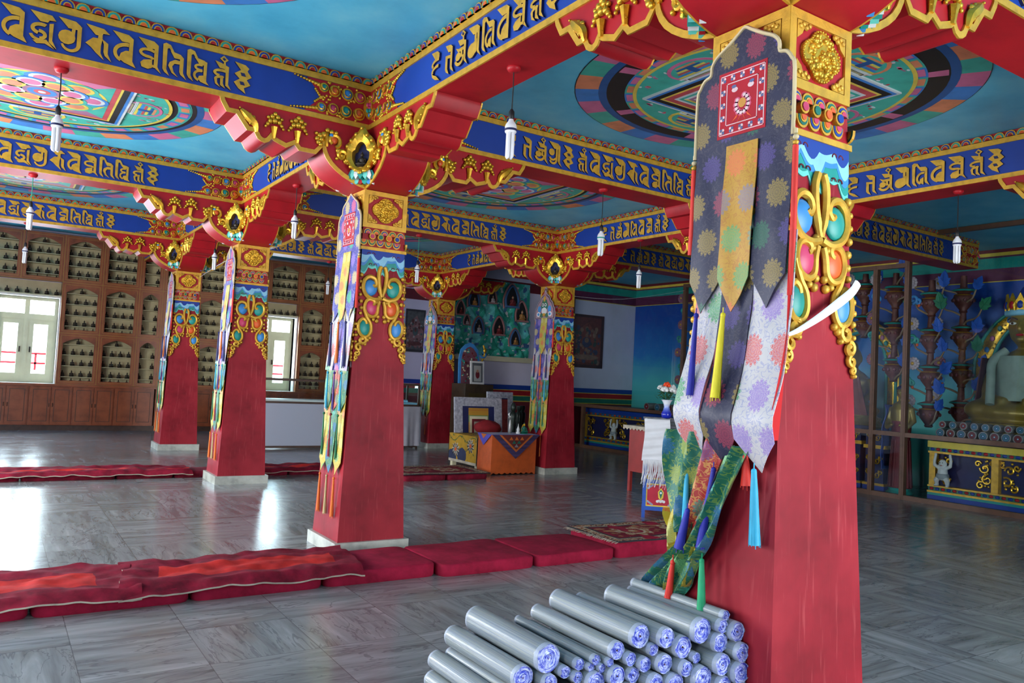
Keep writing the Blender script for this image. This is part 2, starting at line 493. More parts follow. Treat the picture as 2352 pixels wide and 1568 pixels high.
WINPAINT = paint('window_paint', 218, 212, 176, 0.45, var=0.04)
def window(n, x0, x1, z0, z1):
    fr = MB(); w = x1 - x0; y = YB + 0.13; t = 0.065; zt = z1 - 0.42
    fr.box(x0, x0 + t, y, y + 0.07, z0, z1); fr.box(x1 - t, x1, y, y + 0.07, z0, z1); xm = (x0 + x1) / 2
    for za, zb in ((z0, z0 + t), (z1 - t, z1), (zt - .06, zt + .06)): fr.box(x0 + t, x1 - t, y, y + 0.07, za, zb)
    for za, zb in ((z0 + t, zt - .06), (zt + .06, z1 - t)): fr.box(xm - 0.045, xm + 0.045, y, y + 0.07, za, zb)
    f = structure(fr.build('window_%d' % n, WINPAINT))
    for a, b in ((x0 + t, xm - 0.045), (xm + 0.045, x1 - t)):
        lf = MB(); s = 0.1
        lf.box(a, a + s, y + 0.01, y + 0.05, z0 + t, zt - 0.06); lf.box(b - s, b, y + 0.01, y + 0.05, z0 + t, zt - 0.06)
        lf.box(a + s, b - s, y + 0.01, y + 0.05, z0 + t, z0 + t + 0.13); lf.box(a + s, b - s, y + 0.01, y + 0.05, zt - 0.06 - s, zt - 0.06)
        leaf = lf.build('window_leaf', WINPAINT, f)
        g = MB(); g.box(a + s, b - s, y + 0.028, y + 0.034, z0 + t + 0.13, zt - 0.06 - s); g.build('window_pane', GLASS, leaf)
        hd = MB(); hx = b - s / 2 if a < xm - 0.2 else a + s / 2
        hd.box(hx - 0.012, hx + 0.012, y - 0.02, y + 0.01, (z0 + zt) / 2 - 0.06, (z0 + zt) / 2 + 0.06); hd.build('window_handle', BRONZE, leaf)
        g = MB(); g.box(a, b, y + 0.03, y + 0.036, zt + 0.06, z1 - t); g.build('transom_pane', GLASS, f)
    rv = MB()
    rv.box(x0 - 0.05, x0, YB - 0.18, YB + 0.13, z0 - 0.06, z1 + 0.04); rv.box(x1, x1 + 0.05, YB - 0.18, YB + 0.13, z0 - 0.06, z1 + 0.04)
    rv.box(x0, x1, YB - 0.18, YB + 0.13, z1, z1 + 0.04); rv.box(x0 - 0.06, x1 + 0.06, YB - 0.26, YB + 0.13, z0 - 0.06, z0)
    rv.build('window_reveal', WHITE, f)
for i, w in enumerate(BACKWIN): window(i + 1, *w)
# ---------------------------------------------------------------- pillars, capitals and lintels
PX = [0.0, 5.43]
PY = [-4.62, 0.0, 4.43, 8.796]
ZB, ZT = 3.835, ZC                                # lintel underside and top
B0, KH = 0.3236, 0.2016                           # half width of the shaft at the floor, half width of the neck
SL = (0.319 - 0.2016) / 2.836
def half(z): return 0.319 - SL * (z - 0.11)
def faceM(k, z0=0.0):
    """tilted frame on shaft face k (0 faces -y, 1 faces -x, 2 +y, 3 +x), local y measured in height"""
    M = frame((0, -half(z0), z0), (1, 0, 0), (0, SL, 1))
    return Matrix.Rotation(-pi / 2 * k, 4, 'Z') @ M
def flatM(k, off, z0=0.0):
    return Matrix.Rotation(-pi / 2 * k, 4, 'Z') @ frame((0, -off, z0), (1, 0, 0), (0, 0, 1))

def seated(m, s=1.0, mb=0, mh=0, n=8, k=6, halo=False):
    """seated figure, about 1 unit tall times s, base at z=0, facing -y"""
    def B(x, y, z, a, b, c, mm): m.ball(x * s, y * s, z * s, a * s, b * s, c * s, mm, n, k)
    m.lathe([(0.34 * s, 0), (0.36 * s, 0.03 * s), (0.29 * s, 0.07 * s), (0.34 * s, 0.12 * s)], 0, 0, mb, n)
    B(0, -0.03, 0.19, 0.34, 0.24, 0.09, mb)
    B(-0.2, -0.1, 0.2, 0.16, 0.13, 0.08, mb); B(0.2, -0.1, 0.2, 0.16, 0.13, 0.08, mb)
    m.lathe([(0.17 * s, 0.16 * s), (0.15 * s, 0.3 * s), (0.19 * s, 0.45 * s), (0.2 * s, 0.52 * s), (0.13 * s, 0.6 * s), (0.06 * s, 0.64 * s), (0.055 * s, 0.68 * s)], 0, 0.02 * s, mb, n, 0, 0.72)
    for sx in (-1, 1):
        m.tube([(sx * 0.19 * s, 0.02 * s, 0.53 * s), (sx * 0.25 * s, 0.0, 0.38 * s), (sx * 0.2 * s, -0.12 * s, 0.28 * s), (sx * 0.05 * s, -0.2 * s, 0.26 * s)], [0.062 * s, 0.055 * s, 0.045 * s, 0.035 * s], mb, 6)
    B(0, 0.0, 0.77, 0.1, 0.105, 0.125, mh)
    B(0, 0.01, 0.9, 0.055, 0.055, 0.055, mb)
    B(-0.1, 0.01, 0.76, 0.015, 0.025, 0.045, mh); B(0.1, 0.01, 0.76, 0.015, 0.025, 0.045, mh)

# ---- one capital arm, along +x
PROF = [(1.52, 3.80), (1.47, 3.72), (1.39, 3.72), (1.295, 3.60), (1.235, 3.60), (1.205, 3.55), (1.175, 3.53), (1.14, 3.523), (1.105, 3.54), (1.085, 3.57),
        (1.065, 3.555), (0.955, 3.518), (0.885, 3.56), (0.845, 3.515), (0.69, 3.515), (0.635, 3.588)]
CURVE = [(.627, 3.552), (.6, 3.5), (.56, 3.45), (.505, 3.405), (.435, 3.362), (.35, 3.325), (.27, 3.3), (.2, 3.285)]
def bouquet(m, u, z, s=1.0, lean=0.0):
    m.tube([(u, z, 0.012), (u + lean * 0.3, z + 0.04 * s, 0.016), (u + lean * 0.6, z + 0.085 * s, 0.018)], [0.014 * s, 0.018 * s, 0.027 * s], 0, 6)
    for j in range(3): m.ball(u + lean * 0.4, z + (0.03 + 0.02 * j) * s, 0.016, 0.022 * s, 0.006 * s, 0.014, 0, 6, 4)
    c = (u + lean, z + 0.13 * s)
    for j, (dx, dz, r) in enumerate([(0, 0.0, .026), (-.034, -.006, .022), (.034, -.006, .022), (-.02, .03, .022), (.02, .03, .022), (0, .052, .02), (-.052, -.03, .017), (.052, -.03, .017), (-.05, .02, .015), (.05, .02, .015), (-.066, -.05, .012), (.066, -.05, .012)]):
        m.ball(c[0] + dx * s, c[1] + dz * s, 0.016, r * s, r * s, r * s * 0.9, 0, 6, 4)
def relief_scroll(m):
    """the curling leaf group near the root of an arm"""
    m.tube(spiral(0.535, 3.665, 0.062, 0.03, radians(250), radians(-60), 14, 0.014), 0.02, 0, 7)
    m.tube([(0.6, 3.6, 0.012), (0.605, 3.66, 0.016), (0.6, 3.72, 0.014)], [0.016, 0.02, 0.012], 0, 6)
    for (dx, dz, r) in [(0.63, 3.70, .024), (0.665, 3.685, .022), (0.69, 3.655, .018), (0.65, 3.655, .022), (0.675, 3.625, .02), (0.655, 3.605, .017), (0.56, 3.735, .02), (0.6, 3.745, .018), (0.52, 3.735, .016), (0.7, 3.70, .013)]:
        m.ball(dx, dz, 0.014, r * 1.35, r * 1.35, 0.022, 0, 7, 5)
    m.tube(spiral(0.455, 3.545, 0.045, 0.015, radians(160), radians(-200), 12, 0.013), [0.022] * 6 + [0.017] * 7, 0, 7)
    m.ball(0.455, 3.545, 0.012, 0.02, 0.02, 0.015, 0, 6, 4)
    for (dx, dz, r) in [(0.415, 3.5, .018), (0.395, 3.485, .012), (0.49, 3.585, .02), (0.5, 3.51, .012)]:
        m.ball(dx, dz, 0.012, r * 1.4, r * 1.4, 0.018, 0, 7, 5)
def curl_leaf(m):
    m.tube(smoothed([(1.215, 3.6, 0.012), (1.23, 3.66, 0.016), (1.275, 3.70, 0.016), (1.315, 3.735, 0.014), (1.355, 3.765, 0.01)], 3), [0.014 + 0.022 * sin(pi * i / 12) for i in range(13)], 0, 6)
    for (dx, dz, r) in [(1.25, 3.715, .022), (1.28, 3.735, .018), (1.31, 3.70, .016), (1.27, 3.665, .018), (1.345, 3.745, .014), (1.365, 3.775, .01)]:
        m.ball(dx, dz, 0.014, r, r, 0.016, 0, 6, 4)
def arm_objects():
    """objects of one arm: body with its gold edging, reliefs and jewels as children"""
    body = MB(); body.M = frame((0, KH, 0), (1, 0, 0), (0, 0, 1))
    body.solid([(KH, ZB), (1.52, ZB)] + PROF + CURVE, 0, 2 * KH)
    arm = body.build('bracket', RED, smooth=40)
    for sgn in (-1, 1):
        M = frame((0, -KH, 0), (1, 0, 0), (0, 0, 1)) if sgn < 0 else Matrix.Scale(-1, 4, (0, 1, 0)) @ frame((0, -KH, 0), (1, 0, 0), (0, 0, 1))
        e = MB(); e.M = M
        pts = [(1.53, 3.833)] + PROF + CURVE
        ns = []
        for (a, b), (c, d) in zip(pts, pts[1:]):
            L = math.hypot(c - a, d - b); ns.append(((d - b) / L, -(c - a) / L))
        w = 0.036; vs = []
        for q, p_ in enumerate(pts):
            n1, n2 = ns[max(0, q - 1)], ns[min(len(ns) - 1, q)]
            k = w / max(.45, 1 + n1[0] * n2[0] + n1[1] * n2[1])
            ix, iz = p_[0] + (n1[0] + n2[0]) * k, p_[1] + (n1[1] + n2[1]) * k
            vs += [(p_[0], p_[1], 0), (p_[0], p_[1], .012), (ix, iz, .012), (ix, iz, 0)]
        fs = []
        for q in range(len(pts) - 1):
            for c_ in range(3): fs.append((4 * q + c_, 4 * q + 4 + c_, 4 * q + 5 + c_, 4 * q + 1 + c_))
        e._add(vs, fs)
        e.build('gold_edging', GOLD, arm, 0)
        for nm, fn in (('leaf_relief', curl_leaf), ('bouquet_relief', lambda r: bouquet(r, 1.068, 3.575, 1.15)), ('bouquet_relief', lambda r: bouquet(r, 0.865, 3.575, 1.2)), ('scroll_relief', relief_scroll)):
            r = MB(); r.M = M; fn(r); r.build(nm, GOLDLEAF, arm, 50)
        for jx, jz, jr, mt in ((0.562, 3.705, 0.022, SKYBLUE), (0.535, 3.665, 0.032, ORANGE)):
            j = MB(); j.M = M; j.ball(jx, jz, 0.018, jr, jr, 0.018, 0, 12, 7); j.build('jewel', mt, arm, 60)
    return arm

# ---- niche in the inner corner of a capital (local frame: x across, y up, z outward)
def niche_objects(parent):
    M0 = frame((-KH - 0.085, -KH - 0.085, 0), (1, -1, 0), (0, 0, 1))
    f = MB(); f.M = M0; N = 48; cz = 3.575
    out, inn = [], []
    for i in range(N):
        a = 2 * pi * i / N - pi / 2
        ra = 0.152 + 0.012 * abs(sin(a * 5.0 + 0.3)) + (0.055 if False else 0.0)
        x, y = ra * cos(a), ra * 1.12 * sin(a)
        if y > 0.1: y += (y - 0.1) * 0.9 * max(0, 1 - abs(x) / 0.1); 
        if y < -0.06: x *= 1 + (y + 0.06) * 2.4
        out.append((x, cz + y))
        ix, iy = 0.083 * cos(a), 0.118 * sin(a)
        if iy > 0.04: ix *= 0.72
        if iy < -0.05: ix *= 0.95
        inn.append((ix, cz - 0.015 + iy))
    vs, fs = [], []
    for (o, i_) in zip(out, inn):
        vs += [(o[0], o[1], 0.0), (o[0], o[1], 0.035), ((o[0] * 0.55 + i_[0] * 0.45), (o[1] * 0.55 + i_[1] * 0.45), 0.062), (i_[0], i_[1], 0.045), (i_[0], i_[1], -0.03)]
    for i in range(N):
        a, b = i * 5, ((i + 1) % N) * 5
        for q in range(4): fs.append((a + q, b + q, b + q + 1, a + q + 1))
    f._add(vs, fs)
    for i in range(0, N, 3):
        o, i_ = out[i], inn[i]
        f.ball(o[0] * 0.8 + i_[0] * 0.2, o[1] * 0.8 + i_[1] * 0.2, 0.05, 0.02, 0.02, 0.014, 0, 6, 4)
    fr = f.build('niche_frame', GOLDLEAF, parent, 50)
    b = MB(); b.M = M0; b.poly(inn, -0.032, -0.028, 0); b.build('niche_back', NAVY, fr, 0)
    lo = MB(); lo.M = M0
    lo.disc(0, 3.438, 0.085, 0.012, -0.03, 0.04, 3, 16)
    for i in range(7):
        a = radians(-60 + 20 * i)
        x = sin(a) * 0.085
        pts = [(x - 0.03, 3.432), (x + 0.03, 3.432), (x * 1.45 + 0.022, 3.385), (x * 1.6, 3.345), (x * 1.3 - 0.028, 3.385)]
        lo.poly(pts, -0.06, -0.005 + 0.03 * cos(a) + 0.002 * (i % 2), (0, 1, 2)[i % 3])
    for i in range(6):
        x = -0.1 + 0.04 * i
        lo.poly([(x - 0.03, 3.36), (x + 0.03, 3.365), (x + 0.018, 3.325), (x, 3.312), (x - 0.02, 3.325)], -0.06, -0.03 + 0.002 * (i % 2), (4, 1, 5, 0, 4, 2)[i])
    lo.build('lotus_base', [TEAL, PALETEAL, WHITE, GOLD, SKYBLUE, RED], fr, 0)
    return fr

# ---- shaft dress: lotus band, cloud band, scroll ornament
def petal(m, u, z, w, h, up, cols, d=0.02):
    s = 1 if up else -1
    for q, (k, c) in enumerate(zip((1.0, 0.8, 0.58, 0.42), cols)):
        pts = []
        for i in range(11):
            a = pi * i / 10
            pts.append((u + w * k * cos(a), z + s * (h * k * sin(a) ** 0.8)))
        m.poly(pts, 0, d + 0.003 * q, c)
def dress(parent):
    nb = MB(); nb.box(-KH - .004, KH + .004, -KH - .004, KH + .004, 2.948, 3.284)
    neck = nb.build('neck_block', RED, parent, 0)
    for k in range(4):
        g = MB(); g.M = flatM(k, KH + 0.004)
        w, t = KH + 0.014, 0.042
        g.box(-w, w, 2.942, 2.942 + t, 0, 0.012); g.box(-w, w, 3.284 - t, 3.284, 0, 0.012)
        g.box(-w, -w + t, 2.984, 3.242, 0, 0.012); g.box(w - t, w, 2.984, 3.242, 0, 0.012)
        for sx in (-1, 1):
            for sz in (-1, 1):
                g.poly([(sx * .168, 3.113 + sz * .126), (sx * .085, 3.113 + sz * .126), (sx * .12, 3.113 + sz * .1), (sx * .135, 3.113 + sz * .07), (sx * .168, 3.113 + sz * .045)], 0, 0.012)
                for q in range(4): g.ball(sx * (.15 - .02 * q), 3.113 + sz * (.1 + .012 * (q % 2)), 0.012, .014, .014, .01, 0, 6, 4)
        g.build('gilt_frame', GOLD, neck, 0)
        md = MB(); md.M = flatM(k, KH + 0.004); N = 44
        def qf(i, r): 
            a = 2 * pi * i / N
            q = r * (1 + 0.1 * cos(4 * a) - 0.02 * cos(8 * a))
            return (q * 1.12 * cos(a), 3.113 + q * 0.98 * sin(a))
        md.poly([qf(i, 0.108) for i in range(N)], 0, 0.014)
        rnd = random.Random(5)
        for q in range(70):
            a, r = rnd.uniform(0, 2 * pi), 0.092 * sqrt(rnd.random())
            md.ball(r * 1.15 * cos(a), 3.113 + r * sin(a), 0.014, rnd.uniform(.01, .022), rnd.uniform(.01, .02), rnd.uniform(.008, .018), 0, 6, 4)
        for q in range(N): md.ball(*qf(q, 0.104), 0.013, .008, .008, .008, 0, 6, 4)
        md.build('dragon_medallion', GOLDLEAF, neck, 50)
    lb = MB()
    lb.frustum(half(2.745) + 0.006, KH + 0.006, 2.745, 2.946, 0)
    for k in range(4):
        lb.M = faceM(k); 
        for i in range(5):
            u = -0.164 + 0.082 * i
            petal(lb, u, 2.885, 0.04, 0.05, True, (1, (2, 3)[i % 2], 1, (5, 4)[i % 2]), 0.016)
            petal(lb, u + 0.041 * (1 if i < 4 else -8.99), 2.828, 0.04, 0.055, False, (1, (3, 2)[i % 2], 1, (4, 5)[i % 2]), 0.018)
        for i in range(4):
            u = -0.123 + 0.082 * i
            lb.disc(u, 2.862, .03, .03, 0, 0.03, 1, 12); lb.disc(u, 2.862, .02, .02, 0, 0.036, (5, 3, 4, 2)[i], 12)
    lb.M = Matrix.Identity(4)
    lb.frustum(half(2.735) + 0.018, half(2.76) + 0.018, 2.735, 2.763, 1)
    lb.build('lotus_band', [RED, GOLD, BLUE, GREEN, ORANGE, PINK], parent, 0)
    cb = MB()
    for k in range(4):
        cb.M = faceM(k)
        h = half(2.66)
        def edge(zc, amp, n, ph, lift):
            pts = []
            for i in range(n * 6 + 1):
                t = i / (n * 6); u = -h + 2 * h * t
                lob = abs(sin(pi * t * n))
                pts.append((u, zc - 0.03 * lob - amp * cos(2 * pi * t * 2 + ph) + lift * 0))
            return pts
        cb.poly([(-h, 2.745), (h, 2.745)] + edge(2.56, 0.035, 6, 0.0, 0)[::-1], 0.0, 0.006, 3)
        cb.poly([(-h, 2.745), (h, 2.745)] + edge(2.582, 0.036, 6, 0.0, 0)[::-1], 0.0, 0.0075, 2)
        cb.poly([(-h, 2.745), (h, 2.745)] + edge(2.625, 0.04, 5, 0.5, 0)[::-1], 0.0, 0.009, 1)
        cb.poly([(-h, 2.745), (h, 2.745)] + edge(2.652, 0.034, 5, 0.5, 0)[::-1], 0.0, 0.0105, 4)
        cb.poly([(-h, 2.745), (h, 2.745)] + edge(2.70, 0.02, 4, 1.2, 0)[::-1], 0.0, 0.012, 0)
        for cx, cz in ((-.12, 2.7), (.13, 2.69), (-.1, 2.6), (.125, 2.58)):
            for sx in (-1, 1):
                cb.tube(spiral(cx + sx * 0.02, cz, 0.018, 0.011, radians(90 - sx * 100), radians(90 + sx * 90), 7, 0.012), 0.0032, 5, 4)
    cb.build('cloud_band', [BLUE, SKYBLUE, TEAL, PALETEAL, PALEBLUE, MAROON], parent, 0)
    for k in (0, 1, 2, 3):
        so = MB(); so.M = faceM(k)
        for s in (-1, 1):
            def T(pts, r, **kw):
                if s > 0: pts = [(-p[0], p[1], p[2]) for p in pts]
                so.tube(pts, r, 0, 7, **kw)
            Z = lambda L, z=0.014: [(a, b, z) for a, b in L]
            T(Z(smoothed([(-.012, 2.59), (-.035, 2.53), (-.03, 2.42), (-.008, 2.31)], 4)[0:0] or [(p[0], p[1]) for p in smoothed([(-.014, 2.6, 0), (-.038, 2.53, 0), (-.032, 2.42, 0), (-.004, 2.31, 0)], 5)], 0.016), [0.006] + [0.02] * 12 + [0.015] * 3)
            T(Z([(p[0], p[1]) for p in smoothed([(-.005, 2.3, 0), (-.07, 2.285, 0), (-.145, 2.31, 0), (-.185, 2.375, 0), (-.178, 2.45, 0), (-.13, 2.49, 0), (-.075, 2.475, 0), (-.058, 2.43, 0), (-.078, 2.405, 0), (-.095, 2.42, 0)], 4)]), [0.02] * 24 + [0.018] * 13)
            T(Z([(p[0], p[1]) for p in smoothed([(-.02, 2.27, 0), (-.035, 2.22, 0), (-.045, 2.15, 0), (-.09, 2.125, 0), (-.145, 2.15, 0), (-.165, 2.21, 0), (-.145, 2.27, 0), (-.1, 2.285, 0), (-.07, 2.265, 0), (-.075, 2.24, 0), (-.09, 2.235, 0)], 4)]), [0.017] * 41)
            T(Z([(p[0], p[1]) for p in smoothed([(-.17, 2.2, 0), (-.14, 2.12, 0), (-.1, 2.06, 0), (-.095, 1.99, 0), (-.13, 1.94, 0), (-.185, 1.95, 0), (-.215, 2.0, 0), (-.215, 2.06, 0), (-.18, 2.1, 0), (-.15, 2.085, 0), (-.14, 2.055, 0)], 4)]), [0.016] * 41)
            for q, (cx, cz, r) in enumerate([(-.175, 1.905, .04), (-.205, 1.84, .034), (-.22, 1.785, .026), (-.228, 1.745, .018)]):
                T(spiral(cx, cz, r, r * 0.25, radians(70), radians(70 + 400 * (1 if q % 2 else -1)), 14, 0.014), [0.0035 + r * 0.32] * 15)
            for cx, cz, r in [(-.205, 2.5, .022), (-.215, 2.44, .018), (-.215, 2.38, .017), (-.21, 2.32, .02), (-.2, 2.26, .022), (-.195, 2.2, .02), (-.2, 2.15, .018), (-.03, 2.13, .02), (-.04, 2.09, .022), (-.05, 2.26, .018), (-.075, 2.1, .018),
                              (-.235, 2.05, .018), (-.238, 2.0, .018), (-.232, 1.95, .018), (-.1, 1.93, .018), (-.125, 1.91, .02), (-.145, 1.87, .016), (-.235, 1.89, .014), (-.025, 2.31, .016), (-.24, 1.72, .012)]:
                so.ball(-cx if s > 0 else cx, cz, 0.01, r, r, 0.018, 0, 7, 4)
        sc_ = so.build('scroll_ornament', GOLD, parent, 50)
        for s, trio in ((-1, ((.115, 2.39, .062, .068, SKYBLUE), (.098, 2.205, .056, .062, PINK), (.158, 2.02, .05, .068, TEAL))), (1, ((.115, 2.39, .062, .068, TEAL), (.098, 2.205, .056, .062, ORANGE), (.158, 2.02, .05, .068, SKYBLUE)))):
            for cx, cz, rx, rz, mt in trio:
                j = MB(); j.M = faceM(k); j.ball(s * cx, cz, 0.002, rx * 1.16, rz * 1.14, 0.026, 0, 16, 9)
                j.build('jewel', mt, sc_, 60)

def make_pillar():
    p = thing('pillar', '-', 'pillar')
    m = MB(); m.box(-.355, .355, -.355, .355, 0, .111)
    m.build('plinth', STONE, p, 0)
    m = MB(); m.frustum(0.319, KH, 0.111, 2.946); m.build('shaft', WORN, p, 0)
    dress(p)
    return p
def make_capital():
    p = thing('capital', '-', 'capital')
    m = MB(); m.box(-KH, KH, -KH, KH, 3.286, ZB - .001); m.build('capital_core', RED, p, 0)
    a = arm_objects(); a.parent = p
    km = kid_map(a)
    for k in (1, 2, 3):
        c = copy_tree(a, km, p); c.rotation_euler = (0, 0, pi / 2 * k)
    n = niche_objects(p); km = kid_map(n)
    for k in (1, 3):
        c = copy_tree(n, km, p); c.rotation_euler = (0, 0, pi / 2 * k)
    return p
PIL_LABEL = {(0, 0): 'huge red pillar with a wide brocade banner and plastic rolls at its foot',
             (0, 1): 'red painted pillar touching the mat row that carries the orange-red strips',
             (0, 2): 'red pillar in front of the thin maroon mat row, bright gilt statue in its niche',
             (0, 3): 'small dark red pillar standing in front of the wooden figurine cabinets',
             (1, 2): 'red pillar beside the orange wooden box table, crown-topped banner on it',
             (1, 3): 'small red pillar between the glass showcase and the green mountain relief',
             (1, 1): 'pillar mostly hidden behind the huge banner pillar',
             (1, 0): 'pillar showing only its red bracket above the glazed shrine'}
CAP_LABEL = {(0, 0): 'red bracket capital over the big brocade banner, seen from below', (0, 1): 'red stepped bracket capital of the striped-mat pillar, gold niche with a dark interior',
             (0, 2): 'bright red bracket capital with the gleaming gilt niche statue', (0, 3): 'dim red bracket capital in front of the figurine cabinets',
             (1, 2): 'red bracket capital above the crown banner and orange box', (1, 3): 'small red bracket capital beside the mountain relief',
             (1, 1): 'red bracket of a capital peeping out behind the gold carving of the big pillar', (1, 0): 'gold-edged bracket cut by the photo edge above the shrine'}
proto = make_pillar(); KM = kid_map(proto); PILLARS = {}
cproto = make_capital(); KC = kid_map(cproto)
for i in range(2):
    for j in range(4):
        p = proto if (i, j) == (0, 0) else copy_tree(proto, KM)
        p.location = (PX[i], PY[j], 0); p['label'] = PIL_LABEL[(i, j)]; p['group'] = 'painted pillars in rows'; p['kind'] = 'thing'
        c = cproto if (i, j) == (0, 0) else copy_tree(cproto, KC)
        c.location = (PX[i], PY[j], 0); c['label'] = CAP_LABEL[(i, j)]; c['group'] = 'bracket capitals'
        if (i, j) == (1, 3):
            for ch in [q for q in children_of(c) if abs(q.rotation_euler.z - pi / 2) < .01]:
                for q in children_of(ch): bpy.data.objects.remove(q)
                bpy.data.objects.remove(ch)
        c['group'] = 'bracket capitals'; c['kind'] = 'thing'

# small gilt statues sitting in the niches
sm = MB(); sm.M = Matrix.Rotation(-pi / 4, 4, 'Z'); seated(sm, 0.15, 0, 0, 10, 7)
st0 = sm.build('niche_statue', GOLDLEAF, None, 60)
STL = {(0, 1): 'tiny dark seated statue in the gold niche of the pillar by the orange-striped mats', (0, 2): 'tiny bright gilt seated statue in the niche between two hanging lamps over thin mats',
       (0, 3): 'tiny dark seated statue in the niche of the pillar before the cabinets', (1, 2): 'tiny gilt seated statue in the niche above the pillar beside the orange box',
       (1, 3): 'tiny dark seated statue in the niche above the pillar by the mountain relief'}
first = True
for key, lab in STL.items():
    o = st0 if first else st0.copy()
    if not first: COL.objects.link(o)
    first = False
    o.location = (PX[key[0]] - KH - 0.092, PY[key[1]] - KH - 0.092, 3.452)
    if 'dark' in lab or 'by the mountain' in lab:
        o.material_slots[0].link = 'OBJECT'; o.material_slots[0].material = BRONZE
    tag(o, lab, 'statue', 'small statues in the capital niches')
# ---------------------------------------------------------------- lintels with raised script
FLAG = [(0, 14.8), (6.5, 14.3), (8.5, 12.8), (8.5, 10.8), (3.9, 10.8)]
STEM = [(6.9, 12), (8.5, 12.5), (8.5, 3), (10.2, .2), (7.6, 2.2), (6.9, 3.5)]
HOOK = [(0, 14.4), (1.2, 15.2), (3.2, 14.6), (4.8, 11.8), (3.6, 11.9), (2.7, 13.1), (1.9, 12.6), (1.9, 3), (3.3, .3), (1.2, 1.6), (.3, 3)]
DIAM = [[(5.8, 16), (8, 14.2), (6.3, 12.6), (4.1, 14.3)]]
def ell(cx, cy, rx, ry, n=14): return [(cx + rx * cos(2 * pi * i / n), cy + ry * sin(2 * pi * i / n)) for i in range(n)]
BOWL = [(3.2, 3.6), (3.8, 5.6), (5.6, 7), (8.5, 7.4), (8.5, 2.8), (10, .2), (5.2, 1.6), (3.6, 2.6)]
